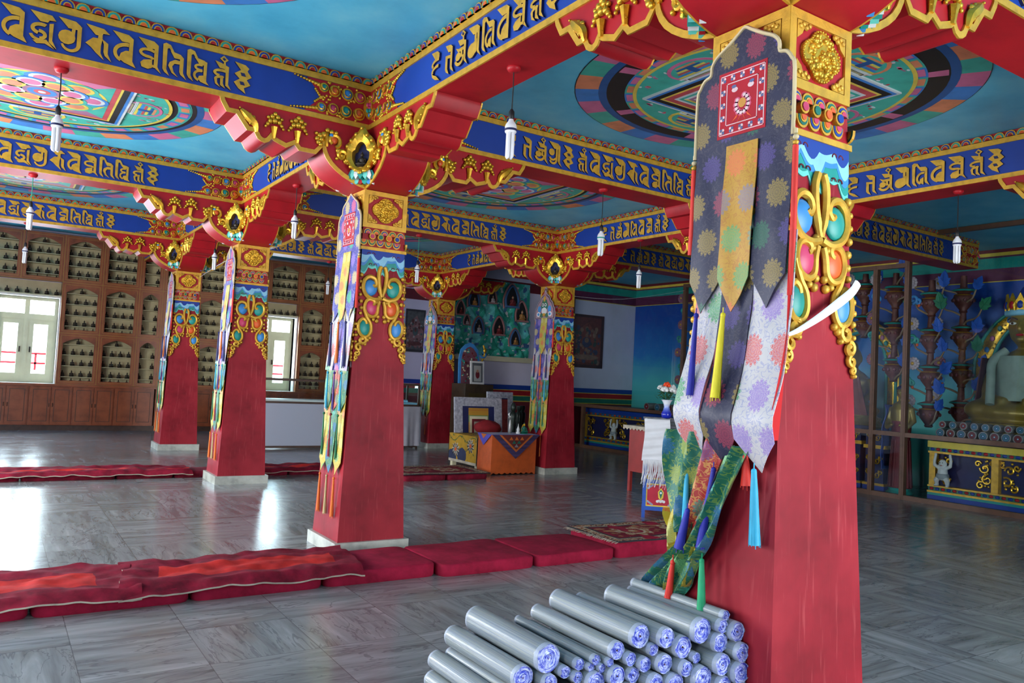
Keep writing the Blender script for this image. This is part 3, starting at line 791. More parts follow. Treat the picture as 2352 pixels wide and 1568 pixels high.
GL = {
 'ta': [FLAG, band(6.6, 5.8, 5.9, 4.8, 88, 238, 1.7, 1.3), BOWL, [(6.9, 7), (6.9, 12), (8.5, 12.5), (8.5, 7)]],
 'pa': [FLAG, band(6.6, 5.6, 5.9, 5.0, 88, 250, 1.7, 1.6), [(3.4, 3.4), (4, 5.4), (5.8, 6.8), (8.5, 7.2), (8.5, .6), (5, 1.2)], [(6.9, 7), (6.9, 12), (8.5, 12.5), (8.5, 7)]],
 'jra': [[(0, 14.8), (8, 14.3), (9.6, 12.2), (7.2, 12), (6.6, 10.9), (3.9, 10.8)], band(4.4, 7.6, 3.9, 2.7, 60, 250, 1.5), band(3.6, 5.1, 3.0, 2.3, 90, -80, 1.4), band(4.0, 5.2, 3.9, 3.0, 190, 275, 1.2), [(1.5, 2.2), (6.4, 3.5), (9.6, .1), (6, 1.7), (3, 1.1)], [(7.2, 10.5), (8.8, 11), (8.6, 3.6), (10.4, .2), (7.4, 2.6)]],
 'va': [FLAG, ell(3.5, 6.8, 3.2, 3.1), [(5.3, 11.2), (6.6, 11.2), (6.2, 5), (4.6, 4)], [(7.3, 12.2), (8.9, 12.5), (8.9, 4.2), (7.3, 4.2)], band(5.1, 4.4, 3.8, 3.8, 0, -165, 1.6, .9)],
 'ka': [[(0, 14.8), (7, 14.2), (9.4, 12.2), (6.8, 12), (6.4, 10.8), (3.9, 10.8)], [(5, 11), (6.6, 11), (6.6, 9), (4.8, 9)], [(.2, 6.4), (3, 9.4), (6.6, 9.6), (6.2, 6.5), (6.2, 3.2), (7.7, .4), (4.4, 3.0), (2.4, 5)], [(6.4, 9.6), (9, 8), (9, 3.5), (10.6, .3), (7.9, 2.4), (7.3, 4), (7.3, 7.4)]],
 'tma': [FLAG, STEM, band(4.4, 8.5, 3.8, 2.3, 30, 275, 1.3), band(4.2, 5.6, 3.2, 1.9, 100, 20, 1.2), [(4.8, 11), (6, 11), (6, 9.4), (4.8, 9.6)], [(1.4, 3.6), (2.6, 5), (6.2, 6), (6.2, 2), (4.6, 1.2), (2, 1.7)], [(6, 3.6), (8, 3.2), (8, 2.2), (6, 2.4)]],
 'ti': [HOOK, [(3.2, 12), (7.6, 11.2), (9, 9.8), (9, 3), (10.6, .1), (7.9, 2), (7.4, 3.2), (7.4, 9), (5, 9)], [(7.4, 8.2), (5.4, 8.4), (3.1, 6.8), (2.6, 5), (4.2, 2), (7, .5), (5, 2.6), (4.3, 5), (5.2, 6.4), (7.4, 6.6)]],
 'sti': [HOOK, [(3.2, 12), (7.6, 11.2), (8.9, 10.2), (8.9, 8.6), (5.4, 9.2)], band(6.4, 7.6, 3.1, 1.8, 75, 285, 1.1), band(6.4, 3.7, 3.4, 2.9, 80, 250, 1.1), [(5.2, 2.2), (5.6, 3.6), (8.9, 4.6), (8.9, 1.6), (10.2, 0), (6.4, .9)], [(7.5, 11), (8.9, 10.6), (8.9, 4), (7.5, 4)]],
 'hlim': DIAM + [[(2, 12.8), (5, 12.2), (8.4, 11), (8.4, 8), (7, 8), (6.4, 9.6), (4.2, 9.8)], band(5.4, 7.4, 4.0, 2.0, 50, 250, 1.3), [(6, 12.8), (6.6, 13.4), (7, 11), (5.6, 11)], band(5, 4.2, 3.0, 1.9, 60, 190, 1.2), [(2, 4.4), (3.3, 4.4), (3.4, 2.6), (5, .6), (2.6, 1.8)], [(4.7, 6.2), (6, 6.2), (6, 2.6), (7.2, .4), (4.8, 1.6)], [(7, 8.4), (8.4, 7.8), (8.4, 2.6), (9.9, .1), (7.2, 1.8)]],
 'vis': [[(.6, 14.6), (5.6, 14), (7.4, 12.6), (6.6, 11.2), (8.7, 8.6), (6.5, 6.9), (8.4, 4.6), (5.4, 2.8), (6.3, .2), (2.8, 2.2), (.6, 4.8), (3.2, 6.9), (.7, 9), (3.6, 11.2)]],
 'hra': [[(0, 14.6), (5, 14.2), (7, 12.8), (7, 11), (3.4, 10.8)], band(5.6, 8.6, 5.2, 2.5, 75, 215, 1.4), band(5.8, 5.4, 5.2, 2.6, 80, 200, 1.4), [(.8, 5.2), (2, 4.2), (5, 2.8), (8, .2), (4, 1.4), (1.4, 3.2)], [(5, 11), (7, 11), (6.8, 9.6), (5, 10)]],
 'na': [[(2, 13.8), (6.4, 13.1), (8, 11.8), (8, 3), (9.6, .3), (7, 2), (6.4, 3), (6.4, 10), (4.6, 10.3)], [(2.4, 9.2), (6.4, 8.6), (6.4, 7.2), (4.2, 7.6), (4.2, 3), (5.6, .4), (3.2, 1.8), (2.4, 3)]],
 'om': DIAM + [[(2, 12.6), (5, 12.2), (8.6, 10.8), (8.6, 3), (10.3, .1), (7.8, 2), (7, 3.2), (7, 9.6), (4, 9.6)], [(6, 12.8), (6.8, 13.2), (7, 11), (5.6, 11.4)], [(.6, 9.6), (3, 8.7), (7, 8.7), (7, 7.2), (2.8, 7.2)], ell(2.8, 5.4, 2.1, 1.8), band(3.8, 4.6, 3.8, 3.4, 195, 372, 1.4), [(4.8, 8), (6, 8), (6.4, 4.6), (5, 4.4)]],
 'ma': [FLAG, STEM, [(5, 11), (6.4, 11), (6.4, 8), (5, 8)], ell(3.2, 4.4, 3.2, 3.1), [(3, 7), (6.9, 8.4), (6.9, 3), (4, 1.5)]],
 'ni': [HOOK, [(3.2, 12.4), (8, 11.8), (9, 10.6), (9, 3), (10.6, .1), (8, 2), (7.5, 3), (7.5, 9.2), (5.4, 9.5)], band(6.4, 5, 3.9, 3.9, 75, 250, 1.3), [(4.6, 2.4), (5, 4.6), (7, 5.6), (7, 1.0)]],
 'sma': [FLAG, STEM, ell(2.2, 8.4, 2.1, 2.1), [(5.2, 11), (6.5, 11), (6.5, 4), (5.2, 4)], band(3.0, 5.6, 2.8, 2.4, -10, -170, 1.2), band(3.4, 4.2, 3.1, 3.2, 0, -160, 1.3)],
}
HOLES = {'vis': [[(3.4, 9.9), (5.3, 9.9), (6, 8.4), (4, 8.4)], [(3.2, 5.6), (5, 5.6), (5.8, 4.1), (3.8, 4.1)]], 'om': [[(5.8, 15), (6.8, 14.2), (6.1, 13.5), (5.2, 14.3)]], 'hlim': [[(5.8, 15), (6.8, 14.2), (6.1, 13.5), (5.2, 14.3)]], 'ma': [[(6.95, 10), (7.5, 10), (7.5, 5), (6.95, 5)][:0]], 'sma': []}
XSEQ = 'hra na om sma vis hlim ta jra va ka ta tma ti sti hlim vis'.split()
YSEQ = 'hra na om ma ni pa tma hlim vis'.split()

def lettering(seq, x0, x1, parent):
    m = MB(); M0 = frame((0, -KH - 0.004, 0), (1, 0, 0), (0, 0, 1))
    pitch = (x1 - x0) / len(seq); sx = pitch * 0.97 / 10; sz = 0.255 / 14.6
    for i, g in enumerate(seq):
        m.M = M0
        ox = x0 + pitch * i + pitch * 0.01
        for q, pts in enumerate(GL[g]):
            P = [(ox + a * sx, 3.893 + b * sz) for a, b in pts]
            m.poly(P, 0.0, 0.017 + 0.0004 * q, 0, 1)
        for pts in HOLES.get(g, []):
            if len(pts) > 2: m.poly([(ox + a * sx, 3.893 + b * sz) for a, b in pts], 0.0, 0.021, 1)
    return m.build('raised_script', [GOLD, NAVY], parent, 0)

def lotus_border(L, parent):
    m = MB(); m.M = frame((0, -KH, 0), (1, 0, 0), (0, 0, 1))
    m.box(0, L, 4.236, ZC - .002, 0, 0.014, 0)
    n = int(round(L / 0.105)); w = L / n
    for i in range(n):
        u = w * (i + 0.5)
        for q, (k, c) in enumerate(((1, 1), (.83, (2, 3)[i % 2]), (.56, 1), (.42, (4, 5)[i % 2]))):
            m.disc(u, 4.237, w * .5 * k, .058 * k, 0, 0.03 + 0.003 * q, c, 7, 0, pi)
    return m.build('lotus_border', [RED, GOLD, BLUE, TEAL, RED, ORANGE], parent, 0)

def jewel_panel(parent, at_end, L):
    M0 = frame((0, -KH - 0.004, 0), (1, 0, 0), (0, 0, 1))
    if at_end: M0 = M0 @ Matrix.Translation((L, 0, 0)) @ Matrix.Scale(-1, 4, (1, 0, 0))
    m = MB(); m.M = M0
    m.poly([(0, 3.88), (.62, 3.885), (.46, 4.03), (.61, 4.18), (0, 4.185)], 0, 0.006, 1)
    top = [(.115, 4.105, .05), (.235, 4.105, .05), (.355, 4.108, .046), (.455, 4.118, .036)]
    bot = [(.115, 3.952, .05), (.24, 3.95, .05), (.362, 3.945, .046), (.47, 3.938, .038)]
    for cx, cz, r in top + bot:
        m.tube(spiral(cx, cz, r, r, 0, 2 * pi, 14, 0.012), 0.0085, 0, 6, cap=False)
        m.tube(spiral(cx, cz, r * 0.95, r * 0.3, radians(30), radians(-200), 8, 0.036), [0.009 - 0.0006 * q for q in range(9)], 0, 5)
    rnd = random.Random(3)
    for q in range(60):
        u = rnd.uniform(.0, .47); z = 4.03 + rnd.uniform(-.15, .15)
        if all(math.hypot(u - c[0], z - c[1]) > c[2] + 0.012 for c in top + bot): m.ball(u, z, 0.008, .014, .014, .012, 0, 6, 4)
    for q in range(9):
        t = q / 8
        m.ball(.50 + .22 * t, 4.135 + .04 * t, 0.008, .024 - .013 * t, .02 - .01 * t, .014, 0, 6, 4)
        m.ball(.51 + .23 * t, 3.925 - .035 * t, 0.008, .024 - .013 * t, .02 - .01 * t, .014, 0, 6, 4)
        m.ball(.48 + .1 * (1 - t), 4.03 + .12 * (1 - t), 0.008, .014, .014, .012, 0, 6, 4) if q > 3 else None
        m.ball(.47 + .12 * (1 - t), 4.03 - .1 * (1 - t), 0.008, .014, .014, .012, 0, 6, 4) if q > 3 else None
    m.disc(0, 4.03, .075, .105, 0, 0.016, 0, 12, -pi / 2, pi / 2)
    for q, c in enumerate((2, 3, 4, 5)):
        a = radians(-67 + 45 * q); m.ball(.04 * cos(a), 4.03 + .07 * sin(a), 0.016, .018, .022, .012, c, 8, 5)
    m.ball(0.006, 4.03, 0.016, .022, .026, .02, 4, 8, 5)
    p = m.build('gilt_scroll_panel', [GOLDLEAF, RED, SKYBLUE, TEAL, PINK, ORANGE], parent, 50)
    for (cx, cz, r), mt in zip(top + bot, (PINK, SKYBLUE, ORANGE, TEAL, ORANGE, TEAL, PINK, SKYBLUE)):
        j = MB(); j.M = M0; j.ball(cx, cz, 0.004, r * .93, r * .93, 0.032, 0, 12, 7); j.build('jewel', mt, p, 60)
    return p

def make_beam(L, seq, letters=True, ends=(True, True), ext=0.0):
    b = thing('painted_lintel', '-', 'beam')
    m = MB(); m.box(-ext, L, -KH, KH, ZB, ZC - .002); m.build('beam_body', RED, b, 0)
    m = MB(); m.box(0, L, -KH - .004, -KH, 3.88, 4.19); m.build('blue_field', BLUE, b, 0)
    m = MB(); m.box(0, L, -KH - .013, -KH, 3.8355, 3.88); m.box(0, L, -KH - .016, -KH, 4.185, 4.238); m.build('gold_moulding', GOLD, b, 0)
    lotus_border(L, b)
    if letters:
        pad = 1.06 if len(seq) > 12 else 1.24
        c = (L - 2 * pad) ; lettering(seq, pad, pad + c, b)
    for e in (0, 1):
        if ends[e]: jewel_panel(b, e == 1, L)
    return b
def place(b, loc, rot, label):
    b.location = loc; b.rotation_euler = (0, 0, rot); b['label'] = label; b['group'] = 'carved lintels with gold script'; b['kind'] = 'thing'
GX = 5.43 - 2 * KH
bx = make_beam(GX, XSEQ, ext=2 * KH); kx = kid_map(bx)
XB = [(-5.43 + KH, 1, 'carved blue script lintel with a black-corded lamp and red soffit, largest script'),
      (-5.43 + KH, 2, 'carved blue script lintel from which the green-corded lamp hangs'),
      (-5.43 + KH, 3, 'dark carved blue script lintel running along the top of the figurine cabinets'),
      (KH, 1, 'carved blue script lintel behind the lamp on the long black cord'),
      (KH, 2, 'carved blue script lintel passing behind the gold neck of the striped-mat pillar'),
      (KH, 3, 'carved blue lintel ending at the capital beside the mountain relief'),
      (KH, 0, 'carved blue script lintel cut by the top corner above the glazed shrine'),
      (-5.43 + KH, 0, 'carved lintel overhead, above the plastic rolls'),
      (5.43 + KH, 1, 'dim script lintel behind the shrine glass and its wooden post'),
      (5.43 + KH, 2, 'dim script lintel between the crown banner pillar and the big brocade banner')]
for i, (x, j, lab) in enumerate(XB):
    b = bx if i == 0 else copy_tree(bx, kx)
    place(b, (x, PY[j], 0), 0, lab)
YLAB = {(0, 0): 'carved blue script lintel from the striped-mat pillar to the big banner pillar',
        (0, 1): 'short-looking bright blue lintel over the lamp with a blue-ringed base',
        (0, 2): 'blue lintel over the two pillars nearest the cabinets, mostly hidden',
        (1, 0): 'bright blue script lintel crossing above the glazed shrine and its white lamp',
        (1, 1): 'bright blue script lintel touching the edge of the big brocade banner',
        (1, 2): 'bright blue script lintel ending above the green mountain relief'}
for (i, j), lab in YLAB.items():
    L = PY[j + 1] - PY[j] - 2 * KH
    b = make_beam(L, YSEQ)
    place(b, (PX[i], PY[j + 1] - KH, 0), -pi / 2, lab)
for i in range(2):
    b = make_beam(12.58 - PY[3] - KH if i == 0 else 0.24, YSEQ, letters=False, ends=(False, i == 0))
    place(b, (PX[i], PY[3] + KH + (12.58 - PY[3] - KH if i == 0 else 0.24), 0), -pi / 2, ('hidden blue lintel running to the cabinet wall', 'short stub of lintel behind the mountain relief pillar')[i])
# ---------------------------------------------------------------- mandalas painted on the ceiling bays
def mandala(cx, cy, kind, label, R=1.73):
    m = MB(); m.M = frame((cx, cy, ZC), (1, 0, 0), (0, -1, 0))
    C = dict(pink=0, teal=1, orange=2, blue=3, black=4, yellow=5, white=6, red=7, deep=8, mauve=9, grey=10)
    lv = [0.0015]
    def L(): lv[0] += 0.0012; return lv[0]
    m.ring(0, 0, 1.0 * R / 1.73, R + 0.008, L(), C['black'], 72)
    d = L(); n = 32
    for i in range(n):
        m.ring(0, 0, 1.5, R, d, (C['pink'], C['teal'], C['orange'], C['blue'])[i % 4], 4, 2 * pi * i / n + 0.05, 2 * pi * (i + 1) / n + 0.05)
    m.ring(0, 0, 1.44, 1.52, L(), C['deep'], 72)
    m.ring(0, 0, 1.26, 1.445, L(), C['black'] if kind == 'palace' else C['teal'], 72)
    if kind != 'palace':
        m.ring(0, 0, 1.40, 1.445, L(), C['black'], 72)
        d, e = L(), L()
        for i in range(40):
            a0, a1 = 2 * pi * i / 40, 2 * pi * (i + 0.62) / 40
            m.ring(0, 0, 1.27, 1.385, d, (C['blue'], C['teal'])[i % 2], 3, a0 - .03, a1 + .03)
            m.ring(0, 0, 1.29, 1.37, e, (C['pink'], C['orange'])[i % 2], 3, a0, a1)
    else:
        d = L()
        for i in range(8): m.ring(0, 0, 1.275, 1.43, d, C['pink'], 4, pi * i / 4 + .25, pi * i / 4 + .34)
    d, e = L(), L()
    for i in range(36):
        a0, a1 = 2 * pi * i / 36, 2 * pi * (i + 1) / 36
        if kind == 'palace':
            m.ring(0, 0, 1.2, 1.28, d, (C['blue'], C['teal'])[i % 2], 3, a0, a1)
            m.ring(0, 0, 1.205, 1.262, e, (C['pink'], C['orange'])[i % 2], 3, a0 + .025, a1 - .025)
    m.ring(0, 0, 1.165, 1.205, L(), C['yellow'], 72)
    m.disc(0, 0, 1.17, 1.17, 0, L(), C['teal'], 72)
    d, e = L(), L(); rnd = random.Random(8)
    for i in range(40):
        a = 2 * pi * (i + rnd.random() * .6) / 40; r = rnd.uniform(.9, 1.12)
        for q in range(4):
            m.disc(r * cos(a) + rnd.uniform(-.05, .05), r * sin(a) + rnd.uniform(-.03, .03), rnd.uniform(.012, .035), rnd.uniform(.008, .018), 0, d if q < 3 else e, (C['mauve'], C['red'], C['pink'], C['white'])[q], 8)
    def sq(s, c): m.poly([(-s, -s), (s, -s), (s, s), (-s, s)], 0, L(), c)
    # gates on the four sides
    for k in range(4):
        M = m.M; m.M = m.M @ Matrix.Rotation(pi / 2 * k, 4, 'Z'); base = lv[0]
        d = L(); m.disc(0, .92, .27, .2, 0, d, (C['orange'], C['pink'], C['yellow'], C['pink'])[k], 20); m.disc(0, .92, .235, .165, 0, L(), C['teal'], 20)
        d = L()
        for q, c in enumerate((C['white'], C['yellow'], C['blue'], C['red'], C['yellow'], C['deep'], C['orange'])):
            w = .25 - .024 * q; m.box(-w, w, .83 + .033 * q, .855 + .033 * q, 0, d, c)
        m.box(-.035, .035, .88, 1.02, 0, L(), C['deep']); m.box(-.2, .2, .76, .84, 0, L(), C['white']); m.box(-.185, .185, .77, .825, 0, L(), C['black'])
        m.box(-.17, .17, .74, .82, 0, L(), C['grey']); m.box(-.15, .15, .72, .8, 0, L(), (C['white'], C['pink'], C['yellow'], C['mauve'])[k])
        m.M = M; lv[0] = base
    lv[0] += 0.0012 * 9
    for s, c in ((.79, 'white'), (.765, 'blue'), (.735, 'black'), (.675, 'yellow'), (.65, 'red')): sq(s, C[c])
    if kind == 'palace':
        for k, c in enumerate(('white', 'teal', 'white', 'mauve', 'white', 'black', 'blue', 'mauve', 'white', 'grey', 'black', 'mauve', 'white', 'grey', 'deep')):
            sq(.585 - .031 * k, C[c])
            if k == 2:
                m.poly([(-.52, -.52), (.52, -.52), (0, 0)], 0, L(), C['yellow'])
        m.disc(0, 0, .1, .1, 0, L(), C['teal'], 20)
    else:
        d = L(); s = .60
        for k, c in enumerate((C['pink'], C['yellow'], C['mauve'], C['teal'])):
            a = pi / 4 + pi / 2 * k; b = a + pi / 2
            m.poly([(0, 0), (s * 1.414 * cos(a), s * 1.414 * sin(a)), (s * 1.414 * cos(b), s * 1.414 * sin(b))], 0, d, c)
        m.disc(0, 0, .585, .585, 0, L(), C['yellow'], 48); m.disc(0, 0, .55, .55, 0, L(), C['teal'], 48)
        for ring, (r0, pr, n) in enumerate(((.44, .13, 8), (.28, .12, 8))):
            for lay, k in ((0, 1.0), (1, .78), (2, .55)):
                d = L()
                for i in range(n):
                    a = 2 * pi * (i + ring * .5) / n; pts = []
                    for q in range(14):
                        t = 2 * pi * q / 14; x = pr * 1.25 * k * cos(t); y = pr * 1.35 * k * sin(t)
                        pts.append((r0 * cos(a) + x * cos(a) - y * sin(a), r0 * sin(a) + x * sin(a) + y * cos(a)))
                    m.poly(pts, 0, d, ((C['blue'], C['teal'])[i % 2], (C['white'], C['yellow'])[i % 2], (C['pink'], C['orange'])[i % 2])[lay])
            m.disc(0, 0, (.33, .17)[ring], (.33, .17)[ring], 0, L(), (C['teal'], C['mauve'])[ring], 36)
        m.disc(0, 0, .13, .13, 0, L(), C['blue'], 28); m.disc(0, 0, .075, .075, 0, L(), C['red'], 20); m.disc(0, 0, .035, .035, 0, L(), C['white'], 12)
    o = m.build('ceiling_mandala', [paint('m_pink', 206, 110, 150, .5), paint('m_teal', 66, 178, 160, .5), paint('m_orange', 222, 138, 98, .5), paint('m_blue', 60, 130, 205, .5), paint('m_black', 26, 26, 28, .5),
        paint('m_yellow', 224, 200, 84, .5), paint('m_white', 205, 214, 216, .5), paint('m_red', 196, 78, 84, .5), paint('m_deep', 34, 88, 150, .5), paint('m_mauve', 160, 110, 140, .5), paint('m_grey', 160, 156, 120, .5)], None, 0)
    return tag(o, label, 'ceiling painting', 'round mandalas painted on the ceiling')
BX = [-2.715, 2.715]; BY = [-2.31, 2.215, 6.613]
mandala(BX[1], BY[0], 'palace', 'round ceiling mandala of nested squares and a black ring, behind the big banner')
mandala(BX[0], BY[0], 'lotus', 'round ceiling mandala of which only a thin coloured rim shows at the top')
mandala(BX[0], BY[1], 'lotus', 'round ceiling mandala with pink lotus petals behind the black-corded lamp')
mandala(BX[1], BY[1], 'lotus', 'round ceiling mandala half hidden by a lintel, right above the crown banner pillar'.replace('right ', ''))
mandala(BX[0], BY[2], 'lotus', 'sliver of a dim ceiling mandala beyond the green-corded lamp')
mandala(BX[1], BY[2], 'lotus', 'thin slice of ceiling mandala over the showcase')

# ---------------------------------------------------------------- hanging lamps
def lamp_objects(cord_len, cordmat, ring=NAVY):
    l = thing('hanging_lamp', '-', 'lamp')
    m = MB(); m.lathe([(.05, 0), (.052, -.012), (.04, -.03), (.018, -.036)][::-1], 0, 0, 0, 14); m.build('ceiling_rose', RED, l, 50)
    m = MB(); m.tube([(0, 0, -.03), (0.004, 0.002, -cord_len * .5), (0, 0, -cord_len)], .0045, 0, 6); m.build('cord', cordmat, l)
    z = -cord_len
    m = MB(); m.lathe([(.016, z - .065), (.02, z - .055), (.02, z - .01), (.008, z + .01)], 0, 0, 0, 10); m.build('lamp_holder', RUBBER, l, 50)
    b = MB(); b.lathe([(.036, z - .165), (.042, z - .155), (.043, z - .12), (.036, z - .1), (.018, z - .075), (.014, z - .055)], 0, 0, 0, 16)
    bulb = b.build('bulb_base', PLASTIC, l, 50)
    m = MB(); m.lathe([(.0435, z - .15), (.0445, z - .146), (.0445, z - .138), (.0435, z - .134)], 0, 0, 0, 16); m.build('coloured_ring', ring, bulb, 50)
    for k in range(4):
        a = pi / 2 * k + .4; m = MB()
        x, y = .021 * cos(a), .021 * sin(a)
        m.tube([(x, y, z - .16), (x, y, z - .33), (x * .8, y * .8, z - .345)], [.014, .014, .008], 0, 8); m.build('lamp_tube', PLASTIC, bulb, 50)
    return l
GREENCORD = paint('green_cable', 40, 150, 120, .5)
HL = 'bare white lamp hanging on a '
LAMPS = [((-2.66, 0.0), .30, 'k', HL + 'black cord below the largest script lintel'), ((-2.68, 4.43), .34, 'g', HL + 'green cord below a lintel'),
         ((0.0, -2.31), .31, 'k', HL + 'long black cord, in front of the dark script lintel'), ((2.75, 0.0), .42, 't', HL + 'thin cord, close beside the big brocade banner'),
         ((2.63, 4.43), .42, 'g', HL + 'thin cord beside the striped-mat pillar'), ((0.0, 2.48), .31, 'k', HL + 'black cord between the two red pillars'),
         ((5.2, 2.05), .4, 'k', HL + 'cord in front of the blue mural'), ((5.43, -2.6), .42, 'k', HL + 'cord in front of the glazed shrine'),
         ((-2.6, 8.796), .34, 'k', HL + 'cord, tiny, in front of the upper figurine shelves'), ((0.0, 6.6), .34, 'k', HL + 'cord, tiny, behind the bracket of the cabinet pillar'),
         ((2.75, 8.796), .34, 'k', HL + 'cord before the cabinets beside the striped-mat banner')]
LP = {}
for (lx, ly), cl, ck, lab in LAMPS:
    key = (cl, ck)
    if key not in LP:
        o = lamp_objects(cl, {'k': RUBBER, 'g': GREENCORD, 't': RUBBER}[ck], TEAL if ck == 't' else NAVY); LP[key] = (o, kid_map(o))
    else: o = copy_tree(LP[key][0], LP[key][1])
    o.location = (lx, ly, ZB); o['label'] = lab; o['group'] = 'energy-saving lamps hanging from the lintels'
for pts, lab in (([(0.19, 8.62, 3.2), (0.15, 6.6, 3.3), (0.15, 4.7, 3.29)], 'thin pale wire strung from the cabinet pillar to the gilt-niche pillar'), ([(5.625, 4.43, 3.16), (7.2, 4.7, 3.26), (9.36, 5.2, 3.68)], 'thin pale wire strung from the crown banner pillar to the shrine frame')):
    m = MB(); m.tube(smoothed(pts, 5), .0035, 0, 5); tag(m.build('strung_wire', PLASTIC), lab, 'wire')

# ---------------------------------------------------------------- floor mats
def cloth_mat(name, r, g, b, r2, g2, b2):
    S = Shader(name, 0.85, spec=0.2); p = S.pos()
    n = S.noise(p, 7.0, 5.0, 0.65); S.color(S.ramp(n, [(0.3, rgb(r2, g2, b2)), (0.65, rgb(r, g, b))])); S.bump(S.noise(p, 180, 2), 0.2, 0.002)
    return S.m
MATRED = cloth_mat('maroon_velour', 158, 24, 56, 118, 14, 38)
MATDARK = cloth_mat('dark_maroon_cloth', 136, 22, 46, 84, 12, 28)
MATSTRIP = cloth_mat('orange_red_cloth', 196, 44, 38, 150, 30, 32)
LINING = cloth_mat('cream_lining', 190, 180, 160, 150, 140, 124)
def cushion(x0, x1, y0, y1, h, label, mat=MATRED, seed=0, name='floor_mat'):
    rx, ry = (x1 - x0) / 2, (y1 - y0) / 2; cx, cy = (x0 + x1) / 2, (y0 + y1) / 2
    m = MB()
    def prof(t, r):
        return r
    layers = [(0.0, .985), (h * .15, 1.0), (h * .85, 1.0), (h * .97, .985), (h, .955)]
    N = 40; vs, fs = [], []
    for z, k in layers:
        for i in range(N):
            a = 2 * pi * i / N; c, s_ = cos(a), sin(a)
            e = 0.16; x = rx * math.copysign(abs(c) ** e, c); y = ry * math.copysign(abs(s_) ** e, s_)
            q = (1 - k) * 0.5
            x -= math.copysign(q, x) if abs(x) > q else 0; y -= math.copysign(q, y) if abs(y) > q else 0
            zz = z + (noise.noise((cx + x * 2.2, cy + y * 2.2, seed)) * .012 if z > h * .5 else 0)
            vs.append((x, y, max(0, zz)))
    for l in range(len(layers) - 1):
        for i in range(N): fs.append((l * N + i, l * N + (i + 1) % N, (l + 1) * N + (i + 1) % N, (l + 1) * N + i))
    fs.append(tuple(range(N - 1, -1, -1))); 
    vs.append((0, 0, h + .006)); c = len(vs) - 1; o = (len(layers) - 1) * N
    for i in range(N): fs.append((o + i, o + (i + 1) % N, c))
    m._add(vs, fs)
    t = tag(m.build(name, mat, None, 50, (cx, cy, 0)), label, 'mat', 'maroon floor mats laid in rows')
    return t
names1 = ['first maroon floor mat, cut by the photo edge', 'maroon floor mat under the fold where two cloths meet', 'maroon floor mat under the long orange-red strip', 'maroon floor mat in front of the pillar plinth, half under cloth',
          'bare maroon floor mat between the plinth mat and the carpet end', 'bare maroon floor mat against the carpet-covered mat', 'maroon floor mat under the patterned carpet by the big pillar', 'maroon floor mat under the carpet, behind the big pillar']
xs1 = [-3.6, -2.66, -1.715, -.775, .175, 1.115, 2.03, 2.97, 3.9]
for k in range(8):
    hh = .1 if k < 6 else .15
    cushion(xs1[k] + .006, xs1[k + 1] - .006, -1.27 - (.06 if k > 3 else .0), -.56 + .0 * k, hh, names1[k], MATRED, k)
xs2 = [-3.9, -2.55, -1.45, -.72, .1, .9, 1.75, 2.2]
names2 = ['thin maroon mat of the far row, cut by the photo edge', 'thin maroon mat of the far row with a sagging cream edge', 'thin maroon mat of the far row beside the gilt-niche pillar', 'maroon mat of the far row behind the gilt-niche pillar', 'maroon mat of the far row between two pillars', 'maroon mat of the far row at the shaft of the striped-mat pillar', 'maroon mat end of the far row behind the striped-mat pillar']
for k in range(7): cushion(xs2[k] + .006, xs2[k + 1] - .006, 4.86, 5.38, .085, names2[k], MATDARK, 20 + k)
def drape(name, x0, x1, y0, y1, z, label, strips, seed, skew=0.0, fall=0.07, mat=MATDARK):
    """rumpled cloth lying over a mat row, its front edge hanging down a little"""
    def f(u, v):
        x = x0 + (x1 - x0) * u; y = y0 + (y1 - y0) * v
        x += .03 * noise.noise((v * 4, seed, 0)) + skew * (v - .5)
        e = min(v, 1 - v)
        zz = z + .012 + .024 * noise.noise((x * 3.4, y * 7, seed)) + .017 * noise.noise((x * 9, y * 13, seed + 3)) + .02
        if v < .14: zz -= fall * (.14 - v) / .14 * (.7 + .5 * noise.noise((x * 2.5, 1, seed)))
        if v < .14: y += .02 * (.14 - v) / .14
        zz += max(0, .03 - abs(u - .5) * 0 ) * 0
        return (x, y - .035 * (1 - v) + .02 * noise.noise((x * 2.2, v, seed)) * (1 if e < .2 else .3), max(zz, z * .3))
    m = MB()
    nx = max(24, int((x1 - x0) * 34))
    def mi(u, v):
        if u < 0: return 2
        for a, b, c, d in strips:
            if a < u < b and c < v < d: return 1
        return 0
    m.grid(nx, 22, f, mi, two=(0, 0, -.011))
    o = m.build(name, [mat, MATSTRIP, LINING], None, 60)
    return tag(o, label, 'cloth')
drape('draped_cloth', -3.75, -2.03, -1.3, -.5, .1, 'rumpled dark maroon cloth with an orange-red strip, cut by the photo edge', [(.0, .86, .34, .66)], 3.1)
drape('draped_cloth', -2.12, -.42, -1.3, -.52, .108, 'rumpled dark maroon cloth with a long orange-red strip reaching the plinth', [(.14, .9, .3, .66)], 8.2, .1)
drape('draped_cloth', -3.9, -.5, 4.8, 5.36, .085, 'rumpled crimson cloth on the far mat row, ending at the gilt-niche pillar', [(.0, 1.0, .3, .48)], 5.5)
drape('draped_cloth', .42, 2.15, 4.8, 5.36, .085, 'rumpled crimson cloth on the far mat row between the two pillars', [(.0, 1.0, .3, .55)], 6.5)
